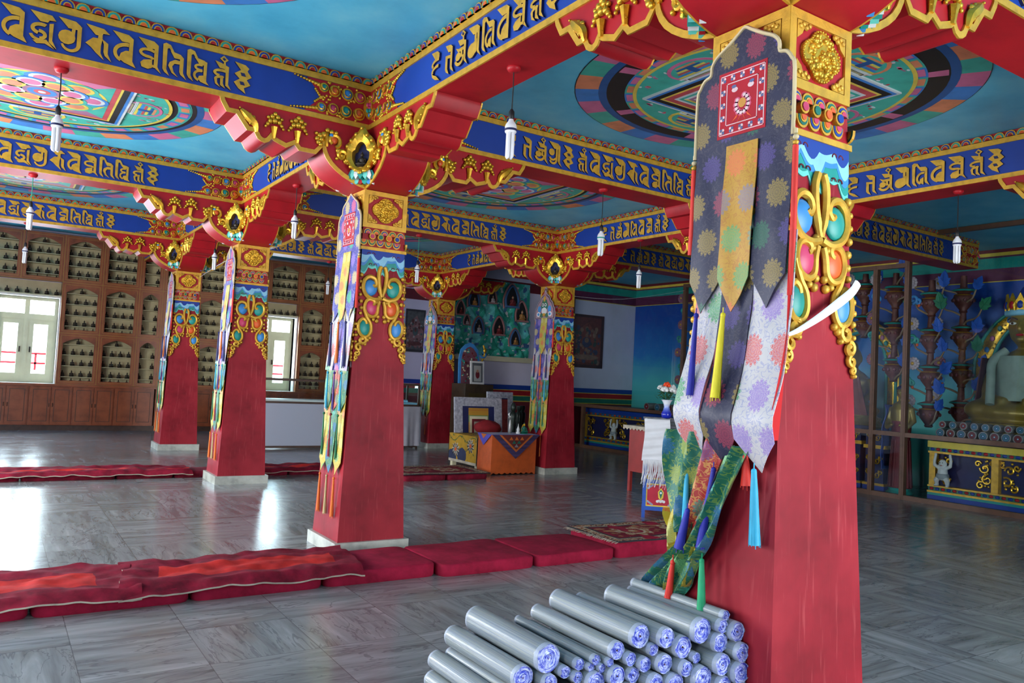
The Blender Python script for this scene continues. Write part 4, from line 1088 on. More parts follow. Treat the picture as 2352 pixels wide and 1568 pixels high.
def carpet(x0, x1, y0, y1, z, label, seed, tilt=0.0):
    """patterned rug: border bands and rosettes as inlaid colours of one sheet"""
    m = MB(); W, Hh = x1 - x0, y1 - y0; nx, ny = int(W * 60), int(Hh * 60)
    def f(u, v):
        x = -W / 2 + W * u; y = -Hh / 2 + Hh * v
        return (x, y, z + .004 + .01 * noise.noise((x * 2.5, y * 2.5, seed)) + tilt * (.5 - v))
    rnd = random.Random(int(seed * 10))
    def mi(u, v):
        x = (u - .5) * W; y = (v - .5) * Hh; e = min(W / 2 - abs(x), Hh / 2 - abs(y))
        if e < .02: return 3
        if e < .1: return (1, 2, 0, 3, 2)[int(abs(noise.noise((x * 14, y * 14, 2))) * 11) % 5]
        if e < .115: return 2
        if e < .15: return 3
        cx = (x + 10) % .62 - .31
        r = math.hypot(cx, y); a = atan2(y, cx)
        if r < .2 + .03 * cos(8 * a): return (2, 1, 4, 0, 2, 1)[int(r * 34) % 6]
        if abs(noise.noise((x * 9, y * 9, 7))) > .34: return 1
        return 0
    m.grid(nx, ny, f, mi, two=(0, 0, -.012))
    o = tag(m.build('carpet', [MATDARK, paint('rug_ochre', 150, 100, 60, .9), paint('rug_sand', 176, 160, 130, .9), paint('rug_dark', 34, 34, 40, .9), paint('rug_rust', 150, 50, 40, .9)], None, 60, ((x0 + x1) / 2, (y0 + y1) / 2, 0)), label, 'carpet')
    fr = MB(); rnd = random.Random(4)
    for k in range(int(Hh * 70)):
        yy = -Hh / 2 + Hh * k / (Hh * 70)
        fr.tube([(-W / 2, yy, z + tilt * (.5 - (yy + Hh / 2) / Hh)), (-W / 2 - .02, yy + rnd.uniform(-.01, .01), z - .004), (-W / 2 - .035 - rnd.random() * .02, yy + rnd.uniform(-.02, .02), z - .01)], .0022, 0, 4)
    fr.build('fringe', LINING, o)
carpet(2.03, 3.85, -1.34, -.55, .155, 'patterned dark red carpet on the raised mats beside the big pillar', 1.5)
cushion(2.3, 3.05, 3.83, 4.8, .09, 'dark maroon mat under the carpet at the throne', MATDARK, 41)
cushion(3.06, 3.8, 3.83, 4.8, .09, 'dark maroon mat end under the carpet, touching the orange box', MATDARK, 42)
carpet(2.28, 3.82, 3.8, 4.82, .1, 'patterned dark red carpet on low mats in front of the throne', 2.5)
# ---------------------------------------------------------------- brocade banners on the pillars
def brocade(name, base, flowers, scroll, cw=0.15, ch=0.17, rough=0.5, fill=0.34):
    S = Shader(name, rough, 0.0, 0.5)
    x, y, z = S.xyz(S.pos('Object'))
    v = z / ch; row = v.floor()
    u = y / cw + row.mod(2.0) * 0.5
    cell = S.vec(u.floor(), row, 2.0)
    fx, fy = (u.frac() - 0.5), (v.frac() - 0.5)
    r = (fx * fx + fy * fy).pw(0.5); th = fy.at2(fx)
    pet = (th * 7.0).sin().abs() * 0.11 + (fill - 0.07)
    mask = r.lt(pet)
    gap = ((r * 13.0 + (th * 7.0).sin().abs() * 1.6).frac()).gt(0.22)
    n = len(flowers)
    fcol = S.ramp(S.rand(cell), [(i / n, rgb(*c)) for i, c in enumerate(flowers)], 'CONSTANT')
    pos = S.vec(y, z, x * 0.0)
    sc = (S.noise(pos, 26.0, 1.0, 0.5, 1.5) - 0.5).abs().lt(0.035)
    c = S.mix(S.noise(pos, 9.0, 2.0), rgb(*base), tuple(k * 0.7 for k in rgb(*base)[:3]) + (1,))
    c = S.mix(sc * 0.75, c, rgb(*scroll))
    c = S.mix(mask * gap * 0.9, c, fcol)
    S.color(c); S.bump(S.noise(pos, 240.0, 1.0), 0.15, 0.001)
    S.b.inputs['Sheen Weight'].default_value = 0.15
    return S.m
B_NAVY = brocade('navy_brocade', (15, 16, 58), [(140, 118, 56), (34, 96, 70), (140, 46, 70), (74, 58, 120), (140, 118, 56)], (52, 46, 66))
B_NAVY2 = brocade('indigo_brocade', (44, 46, 150), [(200, 180, 100), (60, 170, 110), (210, 90, 120), (140, 110, 190), (200, 180, 100)], (130, 120, 160))
B_GOLD = brocade('gold_brocade', (196, 146, 34), [(200, 70, 60), (110, 140, 120), (130, 120, 130), (214, 110, 60), (80, 150, 90)], (170, 110, 30))
B_WHITE = brocade('white_brocade', (206, 200, 198), [(206, 86, 80), (60, 120, 190), (84, 160, 100), (150, 120, 184)], (150, 150, 180), 0.15, 0.19)
B_GREEN = brocade('green_brocade', (18, 110, 88), [(150, 160, 60), (60, 170, 140), (36, 100, 150), (120, 180, 120)], (120, 150, 60), 0.12, 0.13)
B_REDB = brocade('red_brocade', (186, 50, 44), [(200, 140, 60), (120, 70, 120), (40, 130, 110)], (210, 150, 70), 0.12, 0.13)
B_YEL = brocade('yellow_brocade', (206, 186, 60), [(214, 100, 60), (80, 160, 110), (200, 200, 120)], (170, 140, 40), 0.12, 0.13)
REDFELT = paint('red_felt', 196, 22, 26, .85)
BORDER = paint('banner_border', 206, 186, 142, .7, var=.05)
SILK = {k: paint('silk_' + k, *c, .6) for k, c in dict(yellow=(226, 206, 30), blue=(34, 34, 150), cyan=(50, 170, 205), red=(214, 44, 30), green=(24, 160, 104), orange=(220, 110, 30), navy=(24, 30, 90), dgreen=(20, 110, 70), crimson=(150, 30, 50), sand=(180, 160, 110), purple=(70, 40, 130)).items()}

def tassel(parent, M, u, z, n, L, col, lean=0.0, out=0.0, r=0.011):
    m = MB(); m.M = M
    m.lathe([(.004, 0), (.009, .006), (.009, .016), (.004, .022)], 0, 0, 0, 8) if False else None
    P = [(u + lean * t, z - L * t, n + out * t) for t in (0, .08, .3, .6, 1.0)]
    m.tube([P[0], (P[0][0], P[0][1] + .03, P[0][2])], .0025, 0, 5)
    m.ball(P[0][0], P[0][1] - .004, P[0][2], .012, .014, .012, 0, 8, 6)
    m.tube(P, [r * .7, r * .75, r * 1.0, r * 1.2, r * 1.55], 0, 10)
    rnd = random.Random(int(z * 977 + u * 91))
    for k in range(9):
        a = 2 * pi * k / 9
        m.tube([(P[3][0] + r * cos(a), P[3][1], P[3][2] + r * sin(a)), (P[4][0] + r * 1.5 * cos(a), P[4][1] - rnd.uniform(.0, .02), P[4][2] + r * 1.5 * sin(a))], [.003, .002], 0, 4)
    return m.build('tassel', SILK[col], parent, 50)

def strip(parent, M, u0, u1, z0, z1, tip, nfun, mat, seed=0, wav=.006, tipw=0.0, shift=None, border=None):
    """hanging strip between heights z0 (top) and z1 whose end points down by tip"""
    def f(u, v):
        zc = z1 - tip * (1 - abs(2 * u - 1)) if tip else z1
        z = z0 + (zc - z0) * v
        sh = shift(z) if shift else (0, 1)
        c = (u0 + u1) / 2; uu = c + (u0 + (u1 - u0) * u - c) * sh[1] + sh[0]
        n = nfun(z) + wav * sin(6.28 * (u * 1.1 + seed) + z * 5) * min(1, v * 3) + .004 * noise.noise((u * 3 + seed * 5, z * 7, seed))
        return (uu, z, n)
    m = MB(); m.M = M
    m.grid(8, max(10, int(abs(z0 - z1 + tip) * 26)), f, 0, two=(0, 0, -.004))
    return m.build('brocade_strip', mat, parent, 60)

HEAD = [(0, 3.245), (.035, 3.225), (.1, 3.185), (.155, 3.155), (.185, 3.12), (.19, 3.078), (.225, 3.065), (.252, 3.03), (.268, 2.98), (.27, 2.70)]
def head_panel(parent, M, c, w, nfun, zsh=0.0, navy=None):
    k = w / .27
    pts = [(c + a * k, b + zsh) for a, b in HEAD]; pts = pts + [(2 * c - a, b) for a, b in pts[::-1][:-1]]
    m = MB(); n0 = nfun(2.95)
    def tilt(p, d): return (p[0], p[1], nfun(p[1]) + d)
    h = MB(); h.M = M; h.poly(pts, n0, n0 + .008, 0)
    hp = h.build('head_panel', navy or B_NAVY, parent, 0)
    b = MB(); b.M = M
    edge = pts[-10:] + pts[:10] if False else ([(2 * c - a, bb) for a, bb in [(c + q[0] * k, q[1] + zsh) for q in HEAD[::-1]]][:-1] + [(c + q[0] * k, q[1] + zsh) for q in HEAD])
    b.tube(smoothed([(p[0], p[1], n0 + .007) for p in edge], 3), .009, 0, 6); b.build('cream_border', BORDER, hp, 60)
    # embroidered red square with a flower
    e = MB(); e.M = M; s = .135; zc = 2.915 + zsh; d = n0 + .008
    e.box(c - s - .004, c + s - .004, zc - s * 1.12, zc + s * 1.12, d, d + .002, 0)
    for t_, q in ((.125, 1.0), (.088, 1.0)):
        for a0, a1, b0, b1 in ((-t_, t_, -t_ * 1.1, -t_ * 1.1 + .004), (-t_, t_, t_ * 1.1 - .004, t_ * 1.1), (-t_, -t_ + .004, -t_ * 1.1, t_ * 1.1), (t_ - .004, t_, -t_ * 1.1, t_ * 1.1)):
            e.box(c + a0 - .004, c + a1 - .004, zc + b0, zc + b1, d, d + .003, 1)
    for sx, sz in [(i / 2.0, j) for i in (-2, -1, 0, 1, 2) for j in (-1, 1)] + [(j, i / 2.0) for i in (-1, 0, 1) for j in (-1, 1)]:
        x, z = c - .004 + sx * .107, zc + sz * .118
        for q in range(4):
            a = pi / 4 + pi / 2 * q; e.disc(x + .008 * cos(a), z + .008 * sin(a), .0075, .0075, d, d + .003, (1, 3)[(q + int(sx * 2)) % 2], 8)
    for q in range(11):
        a = pi * .62 + q * (2 * pi * .88 / 11) + .6
        e.disc(c + .035 * cos(a), zc - .015 + .04 * sin(a), .017, .014, d, d + .003, 2, 8); e.disc(c + .035 * cos(a), zc - .015 + .04 * sin(a), .009, .008, d, d + .0036, 1, 8)
    e.disc(c, zc - .01, .022, .022, d, d + .004, 4, 10)
    for sx in (-1, 1):
        e.poly([(c + sx * .02, zc - .05), (c + sx * .055, zc - .085), (c + sx * .03, zc - .07)], d, d + .003, 5); e.poly([(c, zc - .05), (c + sx * .03, zc - .105), (c + sx * .008, zc - .07)], d, d + .0034, 5)
        e.disc(c + sx * .045, zc + .06, .018, .012, d, d + .003, 1, 8); e.disc(c + sx * .05, zc + .075, .014, .008, d, d + .0034, 3, 8)
    e.build('embroidered_square', [paint('emb_red', 170, 18, 36, .8), paint('emb_pale', 222, 190, 190, .8), paint('emb_pink', 206, 90, 120, .8), paint('emb_blue', 90, 100, 140, .8), paint('emb_gold', 200, 140, 60, .8), ORANGE], hp, 0)
    return hp

def side_cord(parent, M, u, z, n, L):
    m = MB(); m.M = M
    m.tube([(u, z, n), (u, z - .02, n)], .007, 1, 8); m.ball(u, z - .035, n, .013, .012, .013, 1, 8, 6); m.ball(u, z - .058, n, .013, .012, .013, 2, 8, 6)
    m.tube([(u, z - .07, n), (u + .002, z - .07 - L * .5, n), (u, z - .07 - L, n)], [.012, .013, .014], 0, 10)
    return m.build('red_side_tassel', [SILK['red'], BORDER, GOLD], parent, 50)

def banner_generic(px, py, label, head='cloud'):
    t = thing('pillar_banner', label, 'banner', (px, py, 0), 0, 'brocade banners hanging on the pillars')
    M = frame((0, 0, 0), (0, -1, 0), (0, 0, 1)); nf = lambda z: half(min(z, 2.946)) + .05
    w = .27
    if head == 'cloud': head_panel(t, M, 0, w, nf, 0.02, B_NAVY2)
    else: crown_head(t, M, nf)
    for s in (-1, 1): side_cord(t, M, s * (w + .0), 2.71, nf(2.7) - .005, .45)
    E3 = [-w, -w / 3, w / 3, w]
    for i, mt in enumerate((B_NAVY2, B_YEL, B_NAVY2)): strip(t, M, E3[i], E3[i + 1], 2.72, 2.2, .13, lambda z, i=i: nf(z) + (.006 if i == 1 else 0), mt, i * .3)
    for i, mt in enumerate((B_WHITE, B_NAVY2, B_WHITE)): strip(t, M, E3[i], E3[i + 1], 2.3, 1.62, .0, lambda z: nf(z) - .012 + .02 * max(0, (2.1 - z)), mt, i * .4)
    for i, (c, dz) in enumerate((('navy', 0), ('orange', -.03), ('navy', 0))): tassel(t, M, E3[i] + w / 3, 2.06 + dz * 0, nf(2.06) + .02, .4 + dz, c)
    for i, mt in enumerate((B_GREEN, B_REDB, B_GREEN)): strip(t, M, E3[i] * .96, E3[i + 1] * .96, 1.66, 1.34, .1, lambda z: nf(z) - .012, mt, i * .7)
    for i, c in enumerate(('cyan', 'purple', 'cyan')): tassel(t, M, E3[i] * .96 + w / 3, 1.6, nf(1.6) + .012, .33, c, 0, 0, .007)
    for i, mt in enumerate((B_YEL, B_GREEN, B_YEL)): strip(t, M, E3[i] * .98, E3[i + 1] * .98, 1.4, .8, .12, lambda z: nf(z) - .02, mt, i * .5)
    for i, c in enumerate(('dgreen', 'crimson', 'dgreen')): tassel(t, M, E3[i] * .98 + w / 3, 1.22, nf(1.22) + .008, .38, c, 0, 0, .007)
    for i, c in enumerate(('orange', 'sand', 'orange') if head == 'cloud' else ()): tassel(t, M, E3[i] * .98 + w / 3, .66, nf(.66) - .012, .34, c)
    if head != 'cloud': tassel(t, M, w * .55, .66, nf(.66) - .012, .36, 'orange', 0, 0, .005)
    return t
def crown_head(parent, M, nf):
    CR = [(0, 3.27), (.03, 3.24), (.035, 3.2), (.02, 3.165), (.06, 3.13), (.11, 3.1), (.15, 3.03), (.2, 2.99), (.235, 2.92), (.265, 2.87), (.285, 2.79), (.28, 2.69)]
    n0 = nf(2.9)
    def sc(k, zc=2.9): return [(a * k * 1.1, zc + (b - zc) * k) for a, b in CR] + [(-a * k * 1.1, zc + (b - zc) * k) for a, b in CR[::-1][:-1]]
    m = MB(); m.M = M
    for q, (k, c) in enumerate(((1, 0), (.93, 1), (.86, 0), (.78, 2))): m.poly(sc(k, 2.85), n0, n0 + .008 + .003 * q, c)
    d = n0 + .016
    m.disc(0, 2.93, .1, .085, d, d + .008, 3, 16); m.disc(0, 2.84, .075, .06, d, d + .01, 4, 14); m.disc(0, 3.0, .07, .05, d, d + .01, 5, 12)
    for s in (-1, 1):
        m.disc(s * .038, 2.945, .03, .03, d, d + .014, 4, 12); m.disc(s * .038, 2.945, .014, .014, d, d + .018, 6, 10)
        m.disc(s * .15, 2.87, .05, .06, d, d + .006, 7, 12); m.disc(s * .17, 2.78, .055, .045, d, d + .007, 4, 12); m.disc(s * .17, 2.78, .03, .025, d, d + .011, 7, 10)
        m.disc(s * .08, 2.76, .045, .04, d, d + .008, 5, 10)
        m.poly([(s * .03, 2.88), (s * .06, 2.88), (s * .045, 2.83)], d, d + .016, 4)
    m.disc(0, 2.77, .04, .03, d, d + .012, 8, 10); m.disc(0, 3.05, .03, .05, d, d + .012, 8, 10)
    return m.build('crown_panel', [paint('crown_grey', 150, 140, 150, .6), paint('crown_plum', 90, 44, 60, .6), paint('crown_rose', 170, 120, 130, .6), GREEN, WHITE, paint('crown_green', 60, 110, 80, .6), BLACK, SKYBLUE, GOLD], parent, 0)
banner_generic(0, 0, 'indigo brocade banner with three orange tassel ends, on the pillar by the orange-striped mats')
banner_generic(0, PY[2], 'slim brocade banner on the bright gilt-niche pillar over the thin mat row')
banner_generic(0, PY[3], 'slim dark brocade banner on the pillar before the figurine cabinets')
banner_generic(5.43, PY[2], 'crown-topped brocade banner with a grey face panel, beside the orange box table', 'crown')
banner_generic(5.43, PY[3], 'small crown-topped banner with a rosy face panel, beside the glass showcase', 'crown')

# the big banner on the nearest pillar, its lower strips gathered and twisted
t = thing('pillar_banner', 'very large navy and gold brocade banner with red embroidered square and twisted green ends', 'banner', (0, PY[0], 0), 0, 'brocade banners hanging on the pillars')
M = frame((0, 0, 0), (0, -1, 0), (0, 0, 1)); nf = lambda z: half(min(z, 2.946)) + .052
head_panel(t, M, .012, .272, nf)
side_cord(t, M, .302, 2.72, nf(2.7), .62); side_cord(t, M, -.262, 2.72, nf(2.7), .4)
E1 = [-.245, -.062, .112, .288]
for i, mt in enumerate((B_NAVY, B_GOLD, B_NAVY)): strip(t, M, E1[i], E1[i + 1], 2.72, 2.12, (.15, .15, .14)[i], lambda z, i=i: nf(z) + (.008 if i == 1 else 0), mt, i * .37)
bul = lambda z: nf(z) - .022 + .085 * max(0.0, min(1.0, (2.02 - z) / .5)) ** 1.3 - (0.5 * max(0, 1.52 - z) ** 1.1)
E2 = [-.212, -.058, .115, .32]
for i, mt in enumerate((B_WHITE, B_NAVY, B_WHITE)):
    strip(t, M, E2[i], E2[i + 1], 2.3, 1.43, .13, lambda z, i=i: bul(z) + .012 * sin(z * 9 + i) * min(1, max(0, 1.95 - z) * 4), mt, i * .61, .004, shift=lambda z, i=i: (0, 1.0 - .1 * max(0, 1.6 - z)))
m = MB(); m.M = M                                   # red lining seen at the near edge
m.grid(3, 16, lambda u, v: (.3 - .004 * u + .012 * sin(v * 3), 2.16 - .72 * v, nf(2.16 - .72 * v) - .01 + (bul(2.16 - .72 * v) - nf(2.16 - .72 * v) + .01) * (1 - u) * .95), 0, two=(.003, 0, 0))
m.build('red_lining', REDFELT, t, 60)
tassel(t, M, -.14, 1.96, bul(1.9) + .05, .36, 'blue', .01, .03); tassel(t, M, .025, 1.955, bul(1.9) + .06, .36, 'yellow', .0, .03, .014)
tassel(t, M, .215, 1.31, bul(1.35) + .03, .3, 'cyan', .0, -.02, .016); tassel(t, M, -.165, 1.31, bul(1.35) + .02, .3, 'cyan', .02, .02); tassel(t, M, .0, 1.29, bul(1.35) + .03, .34, 'blue', -.03, .03, .014)
tassel(t, M, .15, 1.36, nf(1.36) + .0, .12, 'red', .01, 0, .016)
def ribbon(name, pts, widths, mat, seed=0, twist=0.0):
    P = smoothed(pts, 5); k = len(P); m = MB(); m.M = M
    W = [widths[min(len(widths) - 1, int(i / k * len(widths)))] for i in range(k)]
    W = [sum(W[max(0, i - 3):i + 4]) / len(W[max(0, i - 3):i + 4]) for i in range(k)]
    def f(u, v):
        i = min(k - 1, int(round(v * (k - 1)))); p = P[i]; a = twist * v
        s_ = (u - .5) * W[i]
        fold = .022 * sin(u * 9 + seed + v * 4) + .01 * sin(u * 17 + v * 9)
        return (p[0] + s_ * cos(a), p[1] + s_ * .15 * sin(a), p[2] + s_ * sin(a) + fold)
    m.grid(12, k - 1, f, 0, two=(0, 0, -.004))
    return m.build(name, mat, t, 60)
ribbon('brocade_strip', [(-.19, 1.44, .33), (-.2, 1.25, .33), (-.19, 1.1, .34), (-.16, .99, .35)], [.2, .2, .18, .12], B_GREEN, 1)
ribbon('brocade_strip', [(-.24, 1.08, .325), (-.25, .98, .33), (-.22, .88, .335)], [.1, .1, .06], B_YEL, 2)
ribbon('brocade_strip', [(-.04, 1.42, .32), (-.06, 1.25, .33), (-.09, 1.08, .345), (-.12, .96, .355)], [.16, .15, .1, .07], B_REDB, 3)
ribbon('brocade_strip', [(.12, 1.4, .33), (.07, 1.25, .35), (.02, 1.1, .365), (-.04, .97, .37), (-.1, .88, .37)], [.12, .12, .11, .1, .09], B_GREEN, 4)
ribbon('brocade_strip', [(-.1, .96, .36), (-.13, .88, .36), (-.17, .78, .355), (-.2, .7, .35)], [.07, .12, .16, .06], B_GREEN, 5)
ribbon('brocade_strip', [(-.14, .95, .35), (-.22, .86, .35), (-.32, .75, .345), (-.36, .69, .34)], [.06, .1, .14, .12], B_GREEN, 6)
ribbon('brocade_strip', [(-.05, .95, .365), (-.08, .86, .355), (-.13, .76, .345)], [.03, .03, .02], B_YEL, 7)
tassel(t, M, -.02, .9, .37, .28, 'green', .02, .01, .015); tassel(t, M, -.18, .86, .38, .18, 'red', -.02, 0, .013); tassel(t, M, -.1, 1.1, .385, .17, 'blue', -.03, .01, .016)

# curved white strip of plastic stuck across the carving of the big pillar
m = MB(); m.M = Matrix.Translation((0, PY[0], 0)) @ faceM(0)
P = smoothed([(-.27, 1.865, .045), (-.2, 1.89, .05), (-.08, 1.945, .05), (.06, 2.02, .05), (.17, 2.085, .05), (.215, 2.13, .05)], 5)
k = len(P); m.tube(P, [.006 + .016 * min(1, i / (k * .6)) for i in range(k)], 0, 8, .5)
tag(m.build('plastic_strip', PLASTIC, None, 60), 'curved white plastic strip stuck across the gold carving of the big pillar', 'strip')
# ---------------------------------------------------------------- back wall: figurine cabinets
CREAMBACK = paint('cabinet_cream', 196, 184, 140, .6, var=.06)
GOLDLINE = paint('gold_line', 170, 128, 60, .5, .2)
WOODCAB = paint('cabinet_teak', 146, 76, 42, .35, var=.22, scale=5)
YC = 12.62
def cabinet_unit(x0, x1, z0, z1, label):
    w, h = x1 - x0, z1 - z0
    t = thing('figurine_cabinet', label, 'cabinet', (x0, YC, z0), 0, 'wooden figurine cabinets on the back wall')
    m = MB(); d = YB - YC - .002
    m.box(0, .02, 0.02, d, 0, h); m.box(w - .02, w, 0.02, d, 0, h); m.box(0.02, w - .02, 0.02, d, 0, .02); m.box(0.02, w - .02, .02, d, h - .02, h)
    m.build('carcass', WOODCAB, t, 0)
    m = MB(); m.box(.02, w - .02, d - .012, d, .02, h - .02); m.build('back_panel', CREAMBACK, t, 0)
    f = MB(); f.M = frame((0, .02, 0), (1, 0, 0), (0, 0, 1)); s = .085
    f.box(0.006, s, .006, h - .006, 0, .022); f.box(w - s, w - .006, .006, h - .006, 0, .022); f.box(s, w - s, .006, .08, 0, .022)
    a = h - .1; b = h - .22
    pts = [(s, h - .006), (s, b)] + [(s + (w - 2 * s) * i / 12, b + (a - b) * (1 - abs(2 * i / 12 - 1) ** 1.6)) for i in range(1, 12)] + [(w - s, b), (w - s, h - .006)]
    f.poly(pts, 0, .022)
    fr = f.build('door_frame', WOODCAB, t, 0)
    g = MB(); g.M = f.M; q = .045
    for a0, a1, b0, b1 in ((q, q + .008, q, h - q), (w - q - .008, w - q, q, h - q), (q, w - q, q, q + .008), (q, w - q, h - q - .008, h - q), (0, .006, 0, h), (w - .006, w, 0, h), (0, w, 0, .006), (0, w, h - .006, h)):
        g.box(a0, a1, b0, b1, .0, .0245)
    g.build('gold_line', GOLDLINE, fr, 0)
    zs = shelf_heights(h)
    for z in zs[1:]:
        m = MB(); m.box(.02, w - .02, .045, d - .012, z - .012, z); m.build('shelf', CREAMBACK, t, 0)
    return t
def shelf_heights(h): return [.022] + [h * k for k in (.15, .365, .58, .79)]
FIG = []
CABX = [(-3.3, -2.55), (-2.55, -1.775), (-1.775, -1.0), (-1.0, -.25), (-.25, .24), (.24, .99), (.99, 1.7), (1.7, 2.25)]
CABX2 = [(3.45, 4.15), (4.15, 4.9)]
ROWS = [(3.2, 4.22), (2.1, 3.2), (1.0, 2.1)]
colname = ['cut by the photo edge', 'above the window with two open-looking leaves', 'directly beside that window', 'two columns from that window', 'in the narrow column behind the dark pillar', 'behind the dark cabinet pillar', 'between the two pillars', 'half behind the gilt-niche pillar']
rowname = ['top-row', 'middle-row', 'bottom-row']
def fill(x0, x1, z0, z1):
    w, h = x1 - x0, z1 - z0; zs = shelf_heights(h); n = max(2, int(round((w - .2) / .135)))
    for k, z in enumerate(zs):
        if k == 0: continue
        cnt = 1 if k == 4 else n
        for i in range(cnt): FIG.append((x0 + w * .5 + (i - (cnt - 1) / 2) * ((w - .2) / max(1, n - 1) * .92 if n > 1 else 0), YC + .12, z0 + z, .145 if k < 4 else .13))
    for i in range(n): FIG.append((x0 + w * .5 + (i - (n - 1) / 2) * ((w - .2) / (n - 1) * .92), YC + .12, z0 + zs[0], .12))
for r, (z0, z1) in enumerate(ROWS):
    for c, (x0, x1) in enumerate(CABX):
        if r > 0 and c < 2: continue
        cabinet_unit(x0, x1, z0, z1, '%s wooden figurine cabinet %s' % (rowname[r], colname[c])); fill(x0, x1, z0, z1)
    for c, (x0, x1) in enumerate(CABX2):
        cabinet_unit(x0, x1, z0, z1, '%s wooden figurine cabinet %s' % (rowname[r], ('beside the door-like window', 'touching the indigo brocade banner')[c])); fill(x0, x1, z0, z1)
for i, (x0, x1) in enumerate(((2.25, 2.64), (2.64, 3.45))):
    cabinet_unit(x0, x1, 3.2, 4.22, ('narrow wooden figurine cabinet above the door-like window', 'wooden figurine cabinet above the white window reveal')[i]); fill(x0, x1, 3.2, 4.22)
def open_shelf(x0, x1, label):
    t = thing('open_shelf', label, 'shelf', (x0, YC, 2.88)); w = x1 - x0; d = YB - YC - .002
    m = MB(); m.box(0, w, .05, d, 0, .02); m.build('shelf_board', CREAMBACK, t, 0)
    m = MB(); m.box(0, w, d - .01, d, .02, .31); m.build('back_panel', CREAMBACK, t, 0)
    n = int(w / .16)
    for i in range(n): FIG.append((x0 + w * (i + .5) / n, YC + .13, 2.9, .14))
open_shelf(-3.05, -1.78, 'open cream shelf of figurines over the window with two leaves')
open_shelf(2.26, 3.44, 'open cream shelf of figurines over the door-like window')
m = MB(); m.box(-3.4, 5.2, 12.56, YB - .002, .955, .998); tag(m.build('ledge_top', WOODCAB, None, 0), 'long wooden ledge along the top of the low cupboards', 'ledge')
m = MB(); m.box(-3.4, 5.2, 12.66, YB - .002, 0, .12); structure(m.build('baseboard_back', DARKWOOD, None, 0))
BASEX = [-3.06, -2.24, -1.43, -.62, .23, 1.05, 1.87, 2.69, 3.51, 4.33, 5.15]
def base_cabinet():
    t = thing('low_cupboard', '-', 'cupboard'); w = .815
    m = MB(); m.box(0, w, .02, YB - 12.59 - .004, .12, .953); m.build('carcass', WOODCAB, t, 0)
    for s in (0, 1):
        m = MB(); a = .02 + s * (w / 2 - .012); b = a + w / 2 - .028
        m.box(a, b, 0, .02, .15, .93); dr = m.build('door', WOODCAB, t, 0)
        m = MB()
        for a0, a1, b0, b1 in ((a + .05, b - .05, .2, .21), (a + .05, b - .05, .87, .88), (a + .05, a + .06, .2, .88), (b - .06, b - .05, .2, .88)): m.box(a0, a1, -.004, .001, b0, b1)
        m.build('door_moulding', DARKWOOD, dr, 0)
        m = MB(); hx = b - .025 if s == 0 else a + .025; m.tube([(hx, -.002, .51), (hx, -.025, .525), (hx, -.025, .575), (hx, -.002, .59)], .006, 0, 6); m.build('handle', BRONZE, dr)
    return t
bc = base_cabinet(); kb = kid_map(bc)
bl = ['low two-door cupboard cut by the photo edge', 'low two-door cupboard under the window', 'low two-door cupboard below the first full cabinet column', 'low two-door cupboard just before the dark cabinet pillar', 'low two-door cupboard behind the dark cabinet pillar', 'low two-door cupboard beside the dark cabinet pillar', 'low cupboard behind the gilt-niche pillar', 'low cupboard behind the glass showcase', 'low cupboard behind the showcase and bright reveal', 'low cupboard behind the striped-mat pillar']
for i in range(10):
    o = bc if i == 0 else copy_tree(bc, kb)
    o.location = (BASEX[i], 12.59, 0); o['label'] = bl[i]; o['group'] = 'low two-door cupboards'
def hidden(f):
    return .32 < f[0] < 1.05 and f[2] < 2.6 or 1.55 < f[0] < 2.35 and f[2] < 2.7
vis = [f for f in FIG if f[0] > -3.0 and f[0] < 4.6 and not hidden(f)]
rest = [f for f in FIG if f not in vis]
vis.sort(key=lambda f: (f[3] < .13, abs(f[0] + 1)))
ind, more = vis[:298], vis[298:]; print('FIGS', len(vis), len(rest))
fm = MB(); seated(fm, 1.0, 0, 0, 7, 5); f0 = fm.build('seated_figurine', BRONZE, None, 60)
f0['label'] = 'small dark bronze seated figurine on a cream shelf of the wooden wall cabinets'; f0['category'] = 'figurine'; f0['group'] = 'bronze figurines in the wall cabinets'
for i, f in enumerate(ind):
    o = f0 if i == 0 else f0.copy()
    if i: COL.objects.link(o)
    o.location = f[:3]; o.scale = (f[3],) * 3
if more:
    m = MB()
    for f in more:
        m.M = Matrix.Translation(f[:3]); seated(m, f[3], 0, 0, 5, 4)
    o = tag(m.build('figurine_crowd', BRONZE, None, 60), 'remaining small bronze figurines on the cabinet shelves', 'figurine', 'bronze figurines in the wall cabinets'); o['kind'] = 'stuff'

